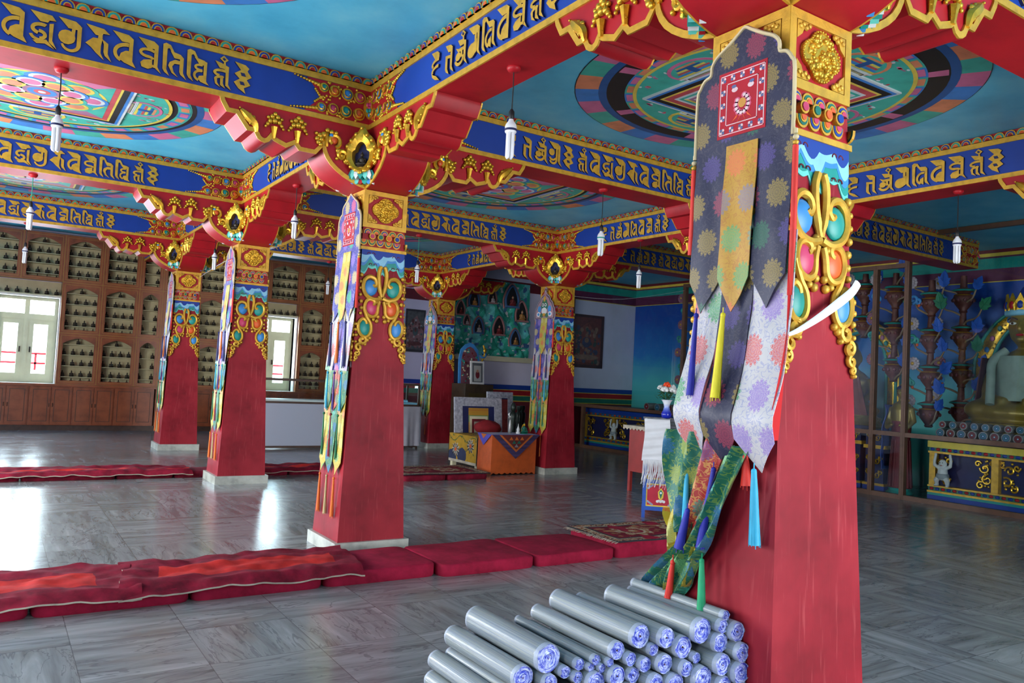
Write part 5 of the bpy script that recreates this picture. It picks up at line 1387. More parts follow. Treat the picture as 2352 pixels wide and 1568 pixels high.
# ---------------------------------------------------------------- glass showcases
def showcase(x0, x1, label, cloth):
    t = thing('display_case', label, 'showcase', (x0, 8.5, 0), 0, 'glass showcases along the third pillar row'); w = x1 - x0; d = .62
    m = MB()
    for a in (0, w - .04):
        for b in (0, d - .04): m.box(a, a + .04, b, b + .04, .0, 1.38)
    for z in (.03, .9, 1.345):
        m.box(.04, w - .04, 0, .04, z, z + .04); m.box(.04, w - .04, d - .04, d, z, z + .04); m.box(0, .04, .04, d - .04, z, z + .04); m.box(w - .04, w, .04, d - .04, z, z + .04)
    m.build('case_frame', DARKWOOD, t, 0)
    m = MB(); m.box(.04, w - .04, .04, d - .04, .92, .94); m.build('white_bed', WHITE, t, 0)
    m = MB(); m.box(.04, w - .04, .04, d - .04, .94, .975); m.build('white_cloth', PALEBLUE if cloth else WHITE, t, 0)
    for nm, bx in (('front_glass', (.04, w - .04, .016, .022, .94, 1.345)), ('rear_glass', (.04, w - .04, d - .022, d - .016, .94, 1.345)), ('top_glass', (.03, w - .03, .03, d - .03, 1.385, 1.391)), ('side_glass', (.016, .022, .04, d - .04, .94, 1.345)), ('side_glass', (w - .022, w - .016, .04, d - .04, .94, 1.345))):
        m = MB(); m.box(*bx); m.build(nm, GLASS, t, 0)
    if cloth:
        m = MB(); L = 2 * w
        m.grid(46, 10, lambda u, v: (-.01 + (w + .02) * u, -.03 - .018 * sin(u * 33) * v - .012 * sin(u * 71 + 1) * v - .02 * v, .9 - .84 * v), 0, two=(0, .004, 0))
        m.grid(14, 10, lambda u, v: (w + .03 + .02 * sin(u * 19) * v + .03 * v, -.03 + (d + .03) * u, .9 - (.84 - .3 * u) * v), 0, two=(-.004, 0, 0))
        m.build('cloth_skirt', paint('skirt_cloth', 170, 168, 176, .8, var=.05), t, 60)
    else:
        m = MB(); m.box(.04, w - .04, .008, .02, .07, .9); m.build('laminate_panel', Shader('white_laminate', .12).color(rgb(170, 176, 190)).m, t, 0)
    return t
showcase(.95, 3.32, 'glass showcase with a glossy white front panel, beside the gilt-niche pillar', False)
showcase(3.36, 4.86, 'glass showcase with a grey cloth skirt, beside the small crown banner pillar', True)
m = MB(); m.tube([(3.5, 8.95, .99), (4.1, 8.85, 1.0), (4.7, 8.8, .99)], [.05, .055, .05], 0, 12, .8); tag(m.build('cloth_roll', PALEBLUE, None, 60), 'pale blue rolled cloth lying inside the skirted showcase', 'roll')

# ---------------------------------------------------------------- mountain relief with caves on a ledge
t = thing('wall_ledge', 'cream ledge carrying the green mountain relief', 'ledge', (6.05, YS, 2.0))
m = MB(); m.box(0, 2.2, -.3, -.006, 0, .115); m.build('ledge_slab', CREAM, t, 0)
R0, R1, Z0, Z1 = 5.98, 8.06, 2.115, 3.93
PEAKS = [(random.Random(90 + k).uniform(R0, R1), random.Random(190 + k).uniform(Z0 + .15, Z1 - .2), random.Random(290 + k).uniform(.22, .42)) for k in range(34)]
def mh(x, z):
    h = .05
    for k, (px, pz, s) in enumerate(PEAKS):
        d_ = pz - z
        if 0 < d_ < s * 1.5 and abs(x - px) < d_ * .72: h = max(h, .05 + .13 * min(1, (d_ * .72 - abs(x - px)) / .07) ** .5 * (0.55 + .45 * (k % 3) / 2) * (1 - .5 * d_ / (s * 1.5)))
    return h + .02 * noise.noise((x * 9, z * 9, 1))
CAVES = [(1051, 722, .30), (1080, 700, .34), (1121, 692, .30), (1167, 688, .46), (1191, 717, .44), (1093, 755, .32), (1139, 752, .40), (1179, 774, .34), (1066, 745, .22)]
CP = [(6.0 + (x - 1047) / 171.0 * 2.08, 3.95 - (y - 655) / 160.0 * 1.83, s * 1.15) for x, y, s in CAVES]
t = thing('mountain_relief', 'sculpted green mountain landscape with little caves, standing on the cream ledge', 'relief', (R0, YS, Z0))
T0 = Matrix.Translation((-R0, -YS, -Z0))
m = MB(); m.M = T0
def rmat(u, v):
    x, z = R0 + (R1 - R0) * u, Z0 + (Z1 - Z0) * v
    n = noise.noise((x * 6, z * 6, 4))
    if noise.noise((x * 11, z * 14, 9)) > .42: return 2
    if n > .33: return 3
    return 0 if noise.noise((x * 3, z * 3, 2)) > -.05 else 1
m.grid(90, 80, lambda u, v: (R0 + (R1 - R0) * u, YS - .01 - mh(R0 + (R1 - R0) * u, Z0 + (Z1 - Z0) * v), Z0 + (Z1 - Z0) * v), rmat, two=(0, .004, 0))
m.build('mountain_face', [paint('relief_green', 44, 160, 136, .6, var=.25), paint('relief_teal', 96, 190, 186, .6, var=.25), paint('relief_pale', 206, 200, 206, .6), paint('relief_blue', 60, 100, 150, .6)], t, 60)
robe = [paint('robe_red', 120, 36, 40, .6), paint('robe_gold', 170, 120, 60, .6), paint('robe_white', 180, 170, 170, .6)]
SKIN = paint('painted_skin', 176, 130, 104, .6)
cl = ['at the upper edge beside the gold neck block', 'under a pointed blue arch, upper row', 'in the middle of the upper row', 'in the tallest cave of the relief', 'in the wide cave touching the relief edge', 'in the rosy cave of the lower row', 'in the blue arched cave of the lower row', 'in the lowest cave above the ledge', 'in the tiny cave behind the scroll carving']
for k, (cx, cz, s) in enumerate(CP):
    cv = MB(); cv.M = T0 @ frame((cx, YS - .185, cz), (1, 0, 0), (0, 0, 1))
    arch = smoothed([(-.3 * s, -.45 * s, 0), (-.34 * s, -.1 * s, 0), (-.2 * s, .3 * s, 0), (0, .5 * s, 0), (.2 * s, .3 * s, 0), (.34 * s, -.1 * s, 0), (.3 * s, -.45 * s, 0)], 3)
    cv.tube(arch, .035 * s + .01, 0, 6); cv.tube([(p[0] * 1.3, p[1] * 1.22, -.02) for p in arch], .03 * s + .008, 2, 6)
    cv.poly([(p[0], p[1]) for p in arch], -.02, -.012, 1); cv.box(-.36 * s, .36 * s, -.5 * s, -.42 * s, -.05, .06, 0)  # flat black sheet painted in for the shade inside the cave
    cv.build('cave', [(paint('cave_rose', 150, 104, 104, .7), paint('cave_blue', 60, 96, 140, .7))[k % 2], BLACK, (TEAL, paint('cave_rose', 0, 0, 0))[k % 2]], t, 60)
    f = MB(); seated(f, .5 * s, 0, 1, 8, 6)
    o = f.build('cave_figure', [robe[k % 3], SKIN], None, 60, (cx, YS - .215, cz - .42 * s))
    tag(o, 'small painted seated figure ' + cl[k], 'figurine', 'figures in the mountain relief')
def thangka(name, x0, x1, y, z0, z1, label, cols, seed):
    t = thing(name, label, 'scroll painting', ((x0 + x1) / 2, y, z0)); w, h = x1 - x0, z1 - z0
    m = MB(); m.box(-w / 2, w / 2, -.02, -.006, 0, h); m.build('backing', cols[0], t, 0)
    p = MB(); p.M = frame((0, -.02, 0), (1, 0, 0), (0, 0, 1)); rnd = random.Random(seed)
    p.box(-w * .42, w * .42, h * .06, h * .95, 0, .002, 1)
    p.poly([(-w * .42, h * .1), (w * .42, h * .1), (w * .42, h * .5), (w * .2, h * .72), (.04, h * .86), (-w * .18, h * .74), (-w * .42, h * .55)], 0, .004, 2)
    for q in range(70):
        x, z = rnd.uniform(-.38, .38) * w, rnd.uniform(.1, .75) * h; s = rnd.uniform(.02, .055) * w
        p.disc(x, z, s, s * 1.2, 0, .005 + .0002 * q, 3 + q % 4, 9)
    p.disc(0, h * .48, w * .12, h * .1, 0, .022, 4, 14); p.disc(0, h * .52, w * .06, h * .05, 0, .024, 6, 12); p.disc(0, h * .2, w * .36, h * .05, 0, .021, 5, 16)
    p.build('painting', cols[1:], t, 0)
    return t
dk = lambda n, r, g, b: paint('thk_' + n, r, g, b, .7, var=.25, scale=12)
thangka('wall_painting', 9.35, 10.5, YS, 1.98, 3.36, 'dark painting of a red mountain palace on the lavender wall behind the shrine glass', [dk('brown', 60, 30, 30), dk('night', 30, 50, 96), dk('rust', 96, 44, 36), dk('r2', 120, 60, 46), dk('g2', 50, 70, 60), dk('b2', 50, 60, 90), dk('t2', 130, 100, 80)], 1)
thangka('wall_painting', 6.5, 7.1, YB - .01, 2.2, 3.38, 'dark painting with pale figures on the grey wall beside the striped-mat pillar', [dk('grey', 50, 50, 56), dk('dgreen', 44, 60, 60), dk('mist', 80, 84, 84), dk('p2', 130, 96, 96), dk('p3', 150, 150, 150), dk('p4', 70, 90, 90), dk('p5', 90, 50, 50)], 2)
# ---------------------------------------------------------------- seats, tables and offerings around the crown banner pillar
t = thing('low_throne', 'low white-edged seat draped with a yellow flowered carpet', 'seat', (4.1, 4.72, 0))
m = MB(); m.box(0.02, 1.05, 0.02, .96, .1, .56); m.build('seat_box', CREAM, t, 0)
for a in (.02, .97):
    for b in (.02, .88): 
        m = MB(); m.poly([(0, 0), (.08, 0), (.08, .12), (.0, .12), (-.0, .05)], 0, .08); m = MB(); m.box(a, a + .08, b, b + .08, 0, .1); m.build('leg', CREAM, t, 0)
c = MB(); YG = paint('carpet_yellow', 176, 136, 34, .9, var=.12, scale=10)
def cz(u, v):  # falls over the -x face
    s = v * 1.62
    if s < .5: return (-.018 - .006 * sin(u * 9), .0 + .96 * u, .09 + s)
    if s < .56: return (-.018 + (s - .5) * .5, .0 + .96 * u, .585 + .02 * (s - .5))
    return (.01 + (s - .56) * .98, .96 * u, .59 + .008 * noise.noise((u * 5, s * 5, 1)))
def cmi(u, v):
    y, s = u * .96, v * 1.62
    if s < .05: return 1
    for fy, fs in ((.2, .32), (.72, .22), (.45, .85), (.8, .9), (.2, 1.2)):
        r = math.hypot(y - fy, s - fs); a = atan2(s - fs, y - fy)
        if r < .035: return 3
        if r < .11 + .02 * cos(9 * a): return 1 if int((a + 4) * 3.2) % 2 else 2
    for fy, fs in ((.5, .13), (.85, .08)):
        r = math.hypot((y - fy) * .8, s - fs)
        if r < .13: return 4
    if abs(s - .42 - .05 * sin(y * 14)) < .008: return 5
    if noise.noise((y * 16, s * 16, 3)) > .48: return 5
    return 0
c.grid(70, 110, cz, cmi, two=(.004, .0, -.004))
c.build('flowered_carpet', [YG, LINING, paint('carpet_ink', 40, 40, 50, .9), paint('carpet_orange', 200, 90, 40, .9), paint('carpet_slate', 44, 52, 80, .9), paint('carpet_leaf', 60, 90, 50, .9)], t, 60)
def framed(x0, x1, y, z0, z1, lean, label, fw, inner, extra=None):
    t = thing('framed_thangka', label, 'framed picture', ((x0 + x1) / 2, y, z0)); w, h = x1 - x0, z1 - z0
    t.rotation_euler = (-lean, 0, 0)
    SILVER = Shader('silver_brocade_' + str(int(x0 * 100)), .35, .15); p = SILVER.pos(); SILVER.color(SILVER.ramp(SILVER.noise(p, 22, 3), [(.3, rgb(136, 136, 146)), (.7, rgb(190, 190, 198))])); SILVER.bump(SILVER.noise(SILVER.scale(p, 40, 8, 8), 1, 2), .3, .004)
    for nm, pts in (('frame_top', [(-w / 2, h), (w / 2, h), (w / 2 - fw, h - fw), (-w / 2 + fw, h - fw)]), ('frame_side', [(-w / 2, 0), (-w / 2, h), (-w / 2 + fw, h - fw), (-w / 2 + fw, 0)]), ('frame_side', [(w / 2, 0), (w / 2, h), (w / 2 - fw, h - fw), (w / 2 - fw, 0)])):
        m = MB(); m.M = frame((0, 0, 0), (1, 0, 0), (0, 0, 1)); m.solid(pts, -.03, .012); m.build(nm, SILVER.m, t, 0)
    m = MB(); m.M = frame((0, 0, 0), (1, 0, 0), (0, 0, 1))
    m.box(-w / 2 + fw, w / 2 - fw, 0, h - fw, -.03, 0, 0)
    ww = w / 2 - fw
    for q, (k, tp, c) in enumerate(inner): m.box(-ww * k, ww * k, 0, (h - fw) * tp, 0, .004 + .002 * q, c)
    m.build('brocade_mount', [NAVY, B_GOLD, CREAM, MAROON, LINING, dk('mt', 120, 40, 36)], t, 0)
    return t
framed(4.05, 5.05, 5.45, .6, 1.24, .12, 'picture mount framed in broad silver brocade, leaning behind the red cushion', .16, [(.62, .93, 1), (.56, .62, 2), (.42, .52, 3), (.3, .42, 4)])
framed(5.26, 5.86, 6.25, .0, 1.34, .1, 'narrower silver brocade frame with a red centre, behind the dark bottles', .12, [(.98, .98, 5)])
m = MB(); m.ball(0, 0, .1, .27, .16, .12, 0, 20, 12)
for i, v in enumerate(m.v):
    n = noise.noise((v[0] * 7, v[1] * 7, v[2] * 9)); m.v[i] = (v[0] * (1 + .18 * n), v[1] * (1 + .18 * n), max(0.0, v[2] * (1.15 - .5 * v[0]) + .02 * n))
tag(m.build('red_cushion', paint('cushion_red', 130, 14, 24, .85), None, 70, (4.55, 5.12, .6)), 'crumpled dark red cushion on the yellow carpet seat', 'cushion')
t = thing('offering_table', 'orange wooden box table with a scalloped lower edge', 'table', (4.08, 4.23, 0)); ORW = paint('orange_wood', 206, 92, 34, .5, var=.12, scale=7)
m = MB(); m.M = frame((0, .015, 0), (1, 0, 0), (0, 0, 1))
bot = [(0, 0)] + [(x, z) for i in range(8) for x, z in ((.02 + .11 * i, .012), (.05 + .11 * i, .03), (.075 + .11 * i, .03), (.1 + .11 * i, .012))] + [(.9, 0)]
m.solid(bot + [(.9, .64), (0, .64)], 0, .018); m.build('front_panel', ORW, t, 0)
m = MB(); m.box(0, .018, .016, .44, 0, .64); m.build('side_panel', ORW, t, 0)
m = MB(); m.box(.882, .9, .016, .44, 0, .64); m.build('side_panel', ORW, t, 0)
m = MB(); m.box(.018, .882, .42, .44, 0, .64); m.build('rear_panel', ORW, t, 0)
m = MB(); m.box(-.01, .91, -.02, .45, .64, .665); m.build('table_top', ORW, t, 0)
t = thing('table_cloth', 'patchwork cloth with purple border hanging in a triangle over the orange box table', 'cloth', (4.08, 4.23, .667))
m = MB(); m.box(-.012, .93, -.022, .45, 0, .006, 0); m.build('cloth_top', B_NAVY2, t, 0)
m = MB(); m.M = frame((0, -.026, 0), (1, 0, 0), (0, 0, 1))
PURB = brocade('purple_brocade', (58, 44, 84), [(90, 70, 130), (70, 60, 110)], (100, 80, 130), .08, .08)
for q, (k, c) in enumerate(((1, 0), (.72, 1), (.62, 2))): m.poly([(.46 - .47 * k, 0), (.46 + .49 * k, 0), (.47, -.4 * k)], 0, .006 + .002 * q, c)
for x, z, c in ((.36, -.05, 1), (.47, -.05, 1), (.58, -.05, 1), (.42, -.11, 3), (.52, -.11, 3), (.47, -.17, 4)): m.poly([(x - .04, z - .035), (x + .04, z - .035), (x, z + .02)], 0, .013, c)
m.build('front_point', [PURB, paint('patch_orange', 214, 110, 36, .7), paint('patch_rust', 110, 40, 36, .7), GREEN, paint('patch_grey', 150, 146, 156, .7)], t, 0)
m = MB(); m.M = frame((-.016, .44, 0), (0, -1, 0), (0, 0, 1))
m.poly([(0, 0), (.44, 0), (.2, -.19)], 0, .005, 0); m.poly([(.12, 0), (.3, 0), (.2, -.08)], 0, .008, 1); m.build('side_point', [paint('cloth_violet', 92, 84, 190, .7), paint('patch_orange', 0, 0, 0)], t, 0)
def bottle(x, y, h, r, mat, name, label, neck=.35, cat='ornament', z=.673):
    m = MB(); m.lathe([(r * .9, 0), (r, h * .05), (r * .95, h * .5), (r * neck, h * .68), (r * neck * .8, h * .86), (r * neck * 1.3, h * .9), (r * neck, h)], 0, 0, 0, 14)
    return tag(m.build(name, mat, None, 50, (x, y, z)), label, cat)
DKGREEN = paint('dark_bronze_green', 40, 50, 44, .35, .4)
bottle(4.6, 4.5, .3, .03, paint('silver_metal', 150, 150, 146, .3, .6), 'butter_lamp_stand', 'slim silver stand on the orange box table', .6)
for k, (x, y, h, lab) in enumerate(((4.72, 4.42, .17, 'small white and gold stupa figure on the orange box table'), (4.83, 4.4, .2, 'small seated gold figure with a green base on the orange box table'), (4.9, 4.55, .15, 'tiny gold ornament at the banner end of the orange box table'))):
    m = MB()
    if k == 1: seated(m, h, 0, 1, 10, 7)
    else: m.lathe([(.035, 0), (.04, .02), (.022, .04), (.03, .07), (.018, .1), (.008, .13), (.003, h)], 0, 0, 0, 12)
    tag(m.build('altar_ornament', [(WHITE, GREEN, GOLDLEAF)[k], GOLDLEAF], None, 60, (x, y, .673)), lab, 'ornament')
for k, (x, lab) in enumerate(((5.02, 'tall dark capped vessel standing behind the orange box table'), (5.22, 'dark pair figure standing behind the orange box, next to the tall capped vessel'), (5.36, 'dark slim ornament between the pair figure and the crown banner'))):
    tb = MB(); h = (.62, .52, .55)[k]
    tb.lathe([(.07, 0), (.075, .03), (.05, .06), (.045, .2), (.06, .34), (.062, .42), (.03, .46), (.05, .5), (.05, .56), (.02, h)], 0, 0, 0, 14)
    tag(tb.build('dark_vessel', DKGREEN, None, 50, (x, 5.06 + .1 * k, .56)), lab, 'ornament')
m = MB(); m.box(4.98 + .2, 5.75, 4.88, 5.55, 0, .558); tag(m.build('dark_side_table', DARKWOOD, None, 0), 'dark low table behind the orange box, carrying dark vessels', 'table')
t = thing('flower_vase', 'dark vase with one white cloth flower beside the silver brocade frame', 'vase', (5.3, 5.42, .56))
m = MB(); m.lathe([(.05, 0), (.09, .1), (.08, .2), (.04, .26), (.05, .3)], 0, 0, 0, 14); m.build('vase', BLACK, t, 50)
m = MB(); rnd = random.Random(2)
for k in range(12): m.ball(rnd.uniform(-.09, .09), rnd.uniform(-.05, .05), .34 + rnd.uniform(-.04, .07), .05, .04, .04, 0, 8, 5)
m.build('white_flower', WHITE, t, 60)
# carved throne with a framed portrait, behind the skirted showcase
t = thing('carved_throne', 'dark carved throne with a painted rosy back and curling gold finials', 'throne', (5.9, 8.05, 0))
m = MB(); m.box(-.35, .35, -.3, .3, 0, 1.45); m.build('throne_base', paint('throne_dark', 60, 44, 26, .6, var=.3), t, 0)
m = MB()
for q in range(3): m.box(-.3 + .02 * q, .3 - .02 * q, -.315, -.3, .3 + .35 * q, .55 + .35 * q)
m.build('base_panel', paint('throne_panel', 74, 60, 24, .55, .2), t, 0)
m = MB(); m.M = frame((0, .2, 0), (1, 0, 0), (0, 0, 1)); pts = [(-.24, 1.45), (.24, 1.45), (.26, 2.0), (.22, 2.2), (.1, 2.32), (0, 2.36), (-.1, 2.32), (-.22, 2.2), (-.26, 2.0)]
m.solid(pts, -.04, 0, 0); m.poly([(a * .8, 1.45 + (b - 1.45) * .9) for a, b in pts], 0, .01, 1)
rnd = random.Random(6)
for k in range(60): m.disc(rnd.uniform(-.18, .18), rnd.uniform(1.5, 2.2), rnd.uniform(.01, .03), rnd.uniform(.01, .03), 0, .012 + .0002 * k, 2 + k % 3, 8)
m.build('throne_back', [SKYBLUE, paint('throne_rose', 120, 70, 84, .6), CREAM, TEAL, MAROON], t, 0)
m = MB(); m.M = frame((0, .17, 0), (1, 0, 0), (0, 0, 1))
m.tube(spiral(.34, 2.12, .09, .03, radians(200), radians(480), 14), [.025] * 15, 1, 7); m.tube(smoothed([(.27, 1.9, 0), (.33, 2.0, 0), (.37, 2.15, 0), (.33, 2.32, 0)], 4), [.02] * 13, 0, 7); m.ball(.36, 2.2, .02, .04, .07, .03, 0, 10, 7)
m.build('finial', [GOLDLEAF, SKYBLUE], t, 60)
t = thing('portrait_frame', 'white framed portrait leaning on the carved throne', 'framed picture', (5.87, 7.8, 1.452)); t.rotation_euler = (-.1, 0, 0)
m = MB(); m.box(-.17, .17, 0, .03, 0, .5); m.build('outer_frame', WHITE, t, 0)
m = MB(); m.box(-.13, .13, -.004, 0, .04, .46); m.build('inner_mount', paint('mount_grey', 90, 96, 100, .5), t, 0)
m = MB(); m.M = frame((0, -.005, 0), (1, 0, 0), (0, 0, 1)); m.box(-.09, .09, .06, .4, 0, .003, 0); m.disc(0, .2, .05, .08, 0, .005, 1, 14); m.disc(0, .28, .028, .034, 0, .007, 2, 14); m.build('portrait_print', [paint('print_pale', 170, 170, 164, .5), MAROON, SKIN], t, 0)

# ---------------------------------------------------------------- red altar cabinet with vase and scarf
t = thing('altar_cabinet', 'narrow red painted cabinet with blue and gold framed panels, carrying a vase of flowers', 'cabinet', (3.86, .33, 0), -.74)
CRED = paint('cabinet_red', 176, 34, 54, .4); W, D, H = .45, .5, 1.19
m = MB(); m.box(0.02, W, .02, D, .09, H); m.build('carcass', CRED, t, 0)
for a, b in ((.0, .0), (W - .04, .0), (0, D - .04), (W - .04, D - .04)):
    m = MB(); m.box(a, a + .04, b, b + .04, 0, .09); m.build('leg', paint('cab_blue', 44, 84, 170, .4), t, 0)
m = MB(); m.M = frame((0, .02, 0), (1, 0, 0), (0, 0, 1))
for z in (.09, .42, .76, 1.1): m.box(0, W, z, z + .05, 0, .014)
m.box(0, .045, .09, 1.15, 0, .012); m.box(W - .05, W, .09, 1.15, 0, .012); m.build('blue_rails', paint('cab_blue', 0, 0, 0), t, 0)
for k, z in enumerate((.14, .47, .81)):
    m = MB(); m.M = frame((0, .02, 0), (1, 0, 0), (0, 0, 1)); zz = z + .28
    m.box(.045, W - .05, z, zz, 0, .004, 0); m.box(.06, W - .065, z + .016, zz - .016, 0, .007, 1)
    for sx in (0, 1):
        for sz in (0, 1):
            for q in range(5): m.disc((.066 + .02 * q * .7) if sx == 0 else W - .071 - .014 * q, (z + .022 + .012 * (4 - q) * .8) if sz == 0 else zz - .022 - .0096 * (4 - q), .013, .013, 0, .009, 2, 8)
    cx, c0 = W / 2, (z + zz) / 2
    m.poly([(cx, c0 + .09), (cx + .035, c0 + .04), (cx + .03, c0 - .03), (cx, c0 - .06), (cx - .03, c0 - .03), (cx - .035, c0 + .04)], 0, .009, 0)
    m.poly([(cx, c0 + .07), (cx + .024, c0 + .035), (cx, c0 - .045), (cx - .024, c0 + .035)], 0, .011, 3); m.disc(cx, c0 + .03, .014, .014, 0, .013, 4, 8)
    for q in range(5): m.disc(cx - .04 + .02 * q, c0 - .075 + .006 * (q % 2), .017, .017, 0, .012, 4, 10)
    m.build('painted_panel', [YELLOW, CRED, paint('cab_grey', 150, 150, 170, .5), GREEN, WHITE], t, 0)
m = MB(); m.box(-.02, W + .03, -.01, D + .02, H, H + .02); m.build('top_board', DARKWOOD, t, 0)
m = MB(); m.M = frame((0, -.012, H + .02), (1, 0, 0), (0, 0, 1))
BLK = brocade('black_brocade', (24, 24, 28), [(50, 110, 90), (120, 60, 50), (90, 90, 100)], (60, 70, 70), .09, .09)
o = MB(); o.box(-.025, W + .04, -.016, D + .02, H + .021, H + .026); cl_ = o.build('black_cloth', BLK, t, 0)
m = MB(); m.M = frame((0, -.014, H + .024), (1, 0, 0), (0, 0, 1)); m.poly([(.1, 0), (W + .04, 0), (.16, -.3)], 0, .004); m.build('cloth_point', BLK, cl_, 0)
m = MB(); m.M = frame((W + .034, -.0, H + .024), (0, 1, 0), (0, 0, 1)); m.poly([(0, 0), (D, 0), (.2, -.26)], 0, .004); m.build('cloth_point', BLK, cl_, 0)
m = MB(); m.box(W + .002, W + .09, -.0, .1, .62, .7); m.build('yellow_bracket', YELLOW, t, 0)
t = thing('ceremonial_scarf', 'white silk scarf with a long fringe hanging over the red painted cabinet', 'scarf', (3.835, .325, 1.22), -.74)
WS = paint('white_silk', 214, 214, 216, .45, var=.04)
m = MB()
def sf(u, v):
    s = v * .62
    if s < .1: return (.02 + .3 * u, .16 - s * 1.6 - .012, .004 + .004 * sin(u * 20))
    q = (s - .1); return (.0 + .31 * u + .012 * sin(q * 9), -.036 - .008 * sin(q * 60 + u * 3) - .01 * q, .0 - q)
m.grid(14, 40, sf, 0, two=(0, .003, 0)); m.build('silk', WS, t, 60)
m = MB(); rnd = random.Random(9)
for k in range(46):
    x = .01 + .3 * k / 45; L = .3 + rnd.uniform(-.05, .06)
    m.tube([(x, -.045, -.5), (x + rnd.uniform(-.012, .012), -.05 + rnd.uniform(-.01, .01), -.5 - L * .5), (x + rnd.uniform(-.03, .012) - .02, -.05 + rnd.uniform(-.015, .015), -.5 - L)], [.0045, .004, .0025], 0, 4)
m.build('fringe', WS, t, 60)
t = thing('vase', 'blue and white porcelain vase of white roses and one orange rose', 'vase', (4.26, .38, 1.217))
S = Shader('porcelain_fade', .15); x, y, z = S.xyz(S.pos()); S.color(S.ramp(z * 4.0, [(.3, rgb(30, 44, 170)), (.55, rgb(120, 140, 210)), (.75, rgb(226, 230, 236))]))
m = MB(); m.lathe([(.045, 0), (.062, .02), (.066, .06), (.045, .1), (.034, .14), (.04, .18), (.06, .22), (.075, .235), (.06, .228)], 0, 0, 0, 20); m.build('porcelain_body', S.m, t, 50)
rnd = random.Random(14); LEAF = paint('rose_leaf', 40, 84, 44, .6, var=.2)
m = MB()
for k in range(60):
    a, r, z = rnd.uniform(0, 6.28), rnd.uniform(.02, .15), rnd.uniform(.24, .38)
    M2 = Matrix.Translation((r * cos(a), r * sin(a) * .7, z)) @ Matrix.Rotation(a, 4, 'Z') @ Matrix.Rotation(rnd.uniform(-1, .6), 4, 'Y')
    m.M = M2; m.poly([(-.01, 0), (.015, -.018), (.055, 0), (.015, .018)], 0, .0015)
m.M = Matrix.Identity(4)
for k in range(7): m.tube([(0, 0, .2), (.12 * cos(k), .08 * sin(k), .36)], .004, 0, 5)
m.build('leaves', LEAF, t, 0)
def rose(x, y, z, r, mat, nm):
    m = MB(); m.ball(x, y, z, r * .6, r * .6, r * .6, 0, 10, 7)
    for q in range(9):
        a = q * .7 * 2; rr = r * (.35 + .06 * q); m.ball(x + rr * cos(a), y + rr * sin(a), z - .01 + .004 * (9 - q), r * .55, r * .4, r * .45, 0, 8, 5)
    m.build(nm, mat, t, 60)
for x, y, z, r in ((-.1, -.05, .36, .045), (-.01, -.09, .36, .045), (.04, -.05, .39, .04), (.14, -.02, .34, .05), (.1, .06, .37, .045), (-.06, .06, .38, .04)): rose(x, y, z, r, WHITE, 'white_rose')
rose(-.03, -.02, .42, .042, paint('rose_orange', 226, 70, 20, .6), 'orange_rose')
t = thing('lace_table', 'plain red table with a white lace edge, behind the red painted cabinet', 'table', (5.3, 1.75, 0)); LT = paint('table_red', 150, 40, 34, .5)
for a, b in ((.02, .02), (.6, .02), (.02, .44), (.6, .44)):
    m = MB(); m.box(a, a + .05, b, b + .05, 0, .3); m.build('leg', LT, t, 0)
m = MB(); m.box(.02, .65, .02, .49, .3, .99); m.build('table_body', LT, t, 0)
m = MB(); m.box(-.06, .7, -.04, .55, .99, 1.0); m.grid(40, 3, lambda u, v: (-.06 + .76 * u, -.042, 1.0 - .055 * v * (1 + .3 * sin(u * 60))), 0, two=(0, .003, 0)); m.grid(26, 3, lambda u, v: (-.062, .55 - .59 * u, 1.0 - .055 * v * (1 + .3 * sin(u * 50))), 0, two=(.003, 0, 0)); m.build('lace_cover', LINING, t, 0)
# ---------------------------------------------------------------- glazed shrine along the right wall
XG = 9.4
SHW = paint('shrine_frame_wood', 104, 74, 56, .4, var=.15, scale=9)
t = thing('glazed_screen', 'brown wooden framed glass screen closing off the shrine', 'screen', (XG, 0, 0))
def vpost(y, z1, w=.075, nm='post'):
    m = MB(); m.box(-.045, .045, y - w / 2, y + w / 2, 0, z1); m.box(-.05, -.045, y - w / 6, y + w / 6, 0, z1); m.build(nm, SHW, t, 0)
for y, z1 in ((9.15, 3.82), (5.2, 3.82), (.8, 3.82), (.25, 4.295), (-3.1, 4.295)): vpost(y, z1)
vpost(8.52, 1.0)
def rail(y0, y1, z0, z1):
    m = MB(); m.box(-.04, .04, y0, y1, z0, z1); m.build('rail', SHW, t, 0)
YP = [9.15, 5.2, .8, .25, -3.1]
for a, b in zip(YP, YP[1:]):
    top = 3.82 if b > .2 else 4.295
    rail(b + .038, a - .038, .0, .075); rail(b + .038, a - .038, 1.0, 1.07); rail(b + .038, min(a - .038, -.22) if b < -1 else a - .038, top - .07, top) if a < 9 else None
    m = MB(); m.box(-.004, .004, b + .038, a - .038, 1.07, top - .07); m.build('glass_pane', GLASS, t, 0)
    m = MB(); m.box(-.004, .004, b + .038, a - .038, .075, 1.0); m.build('glass_pane', GLASS, t, 0)
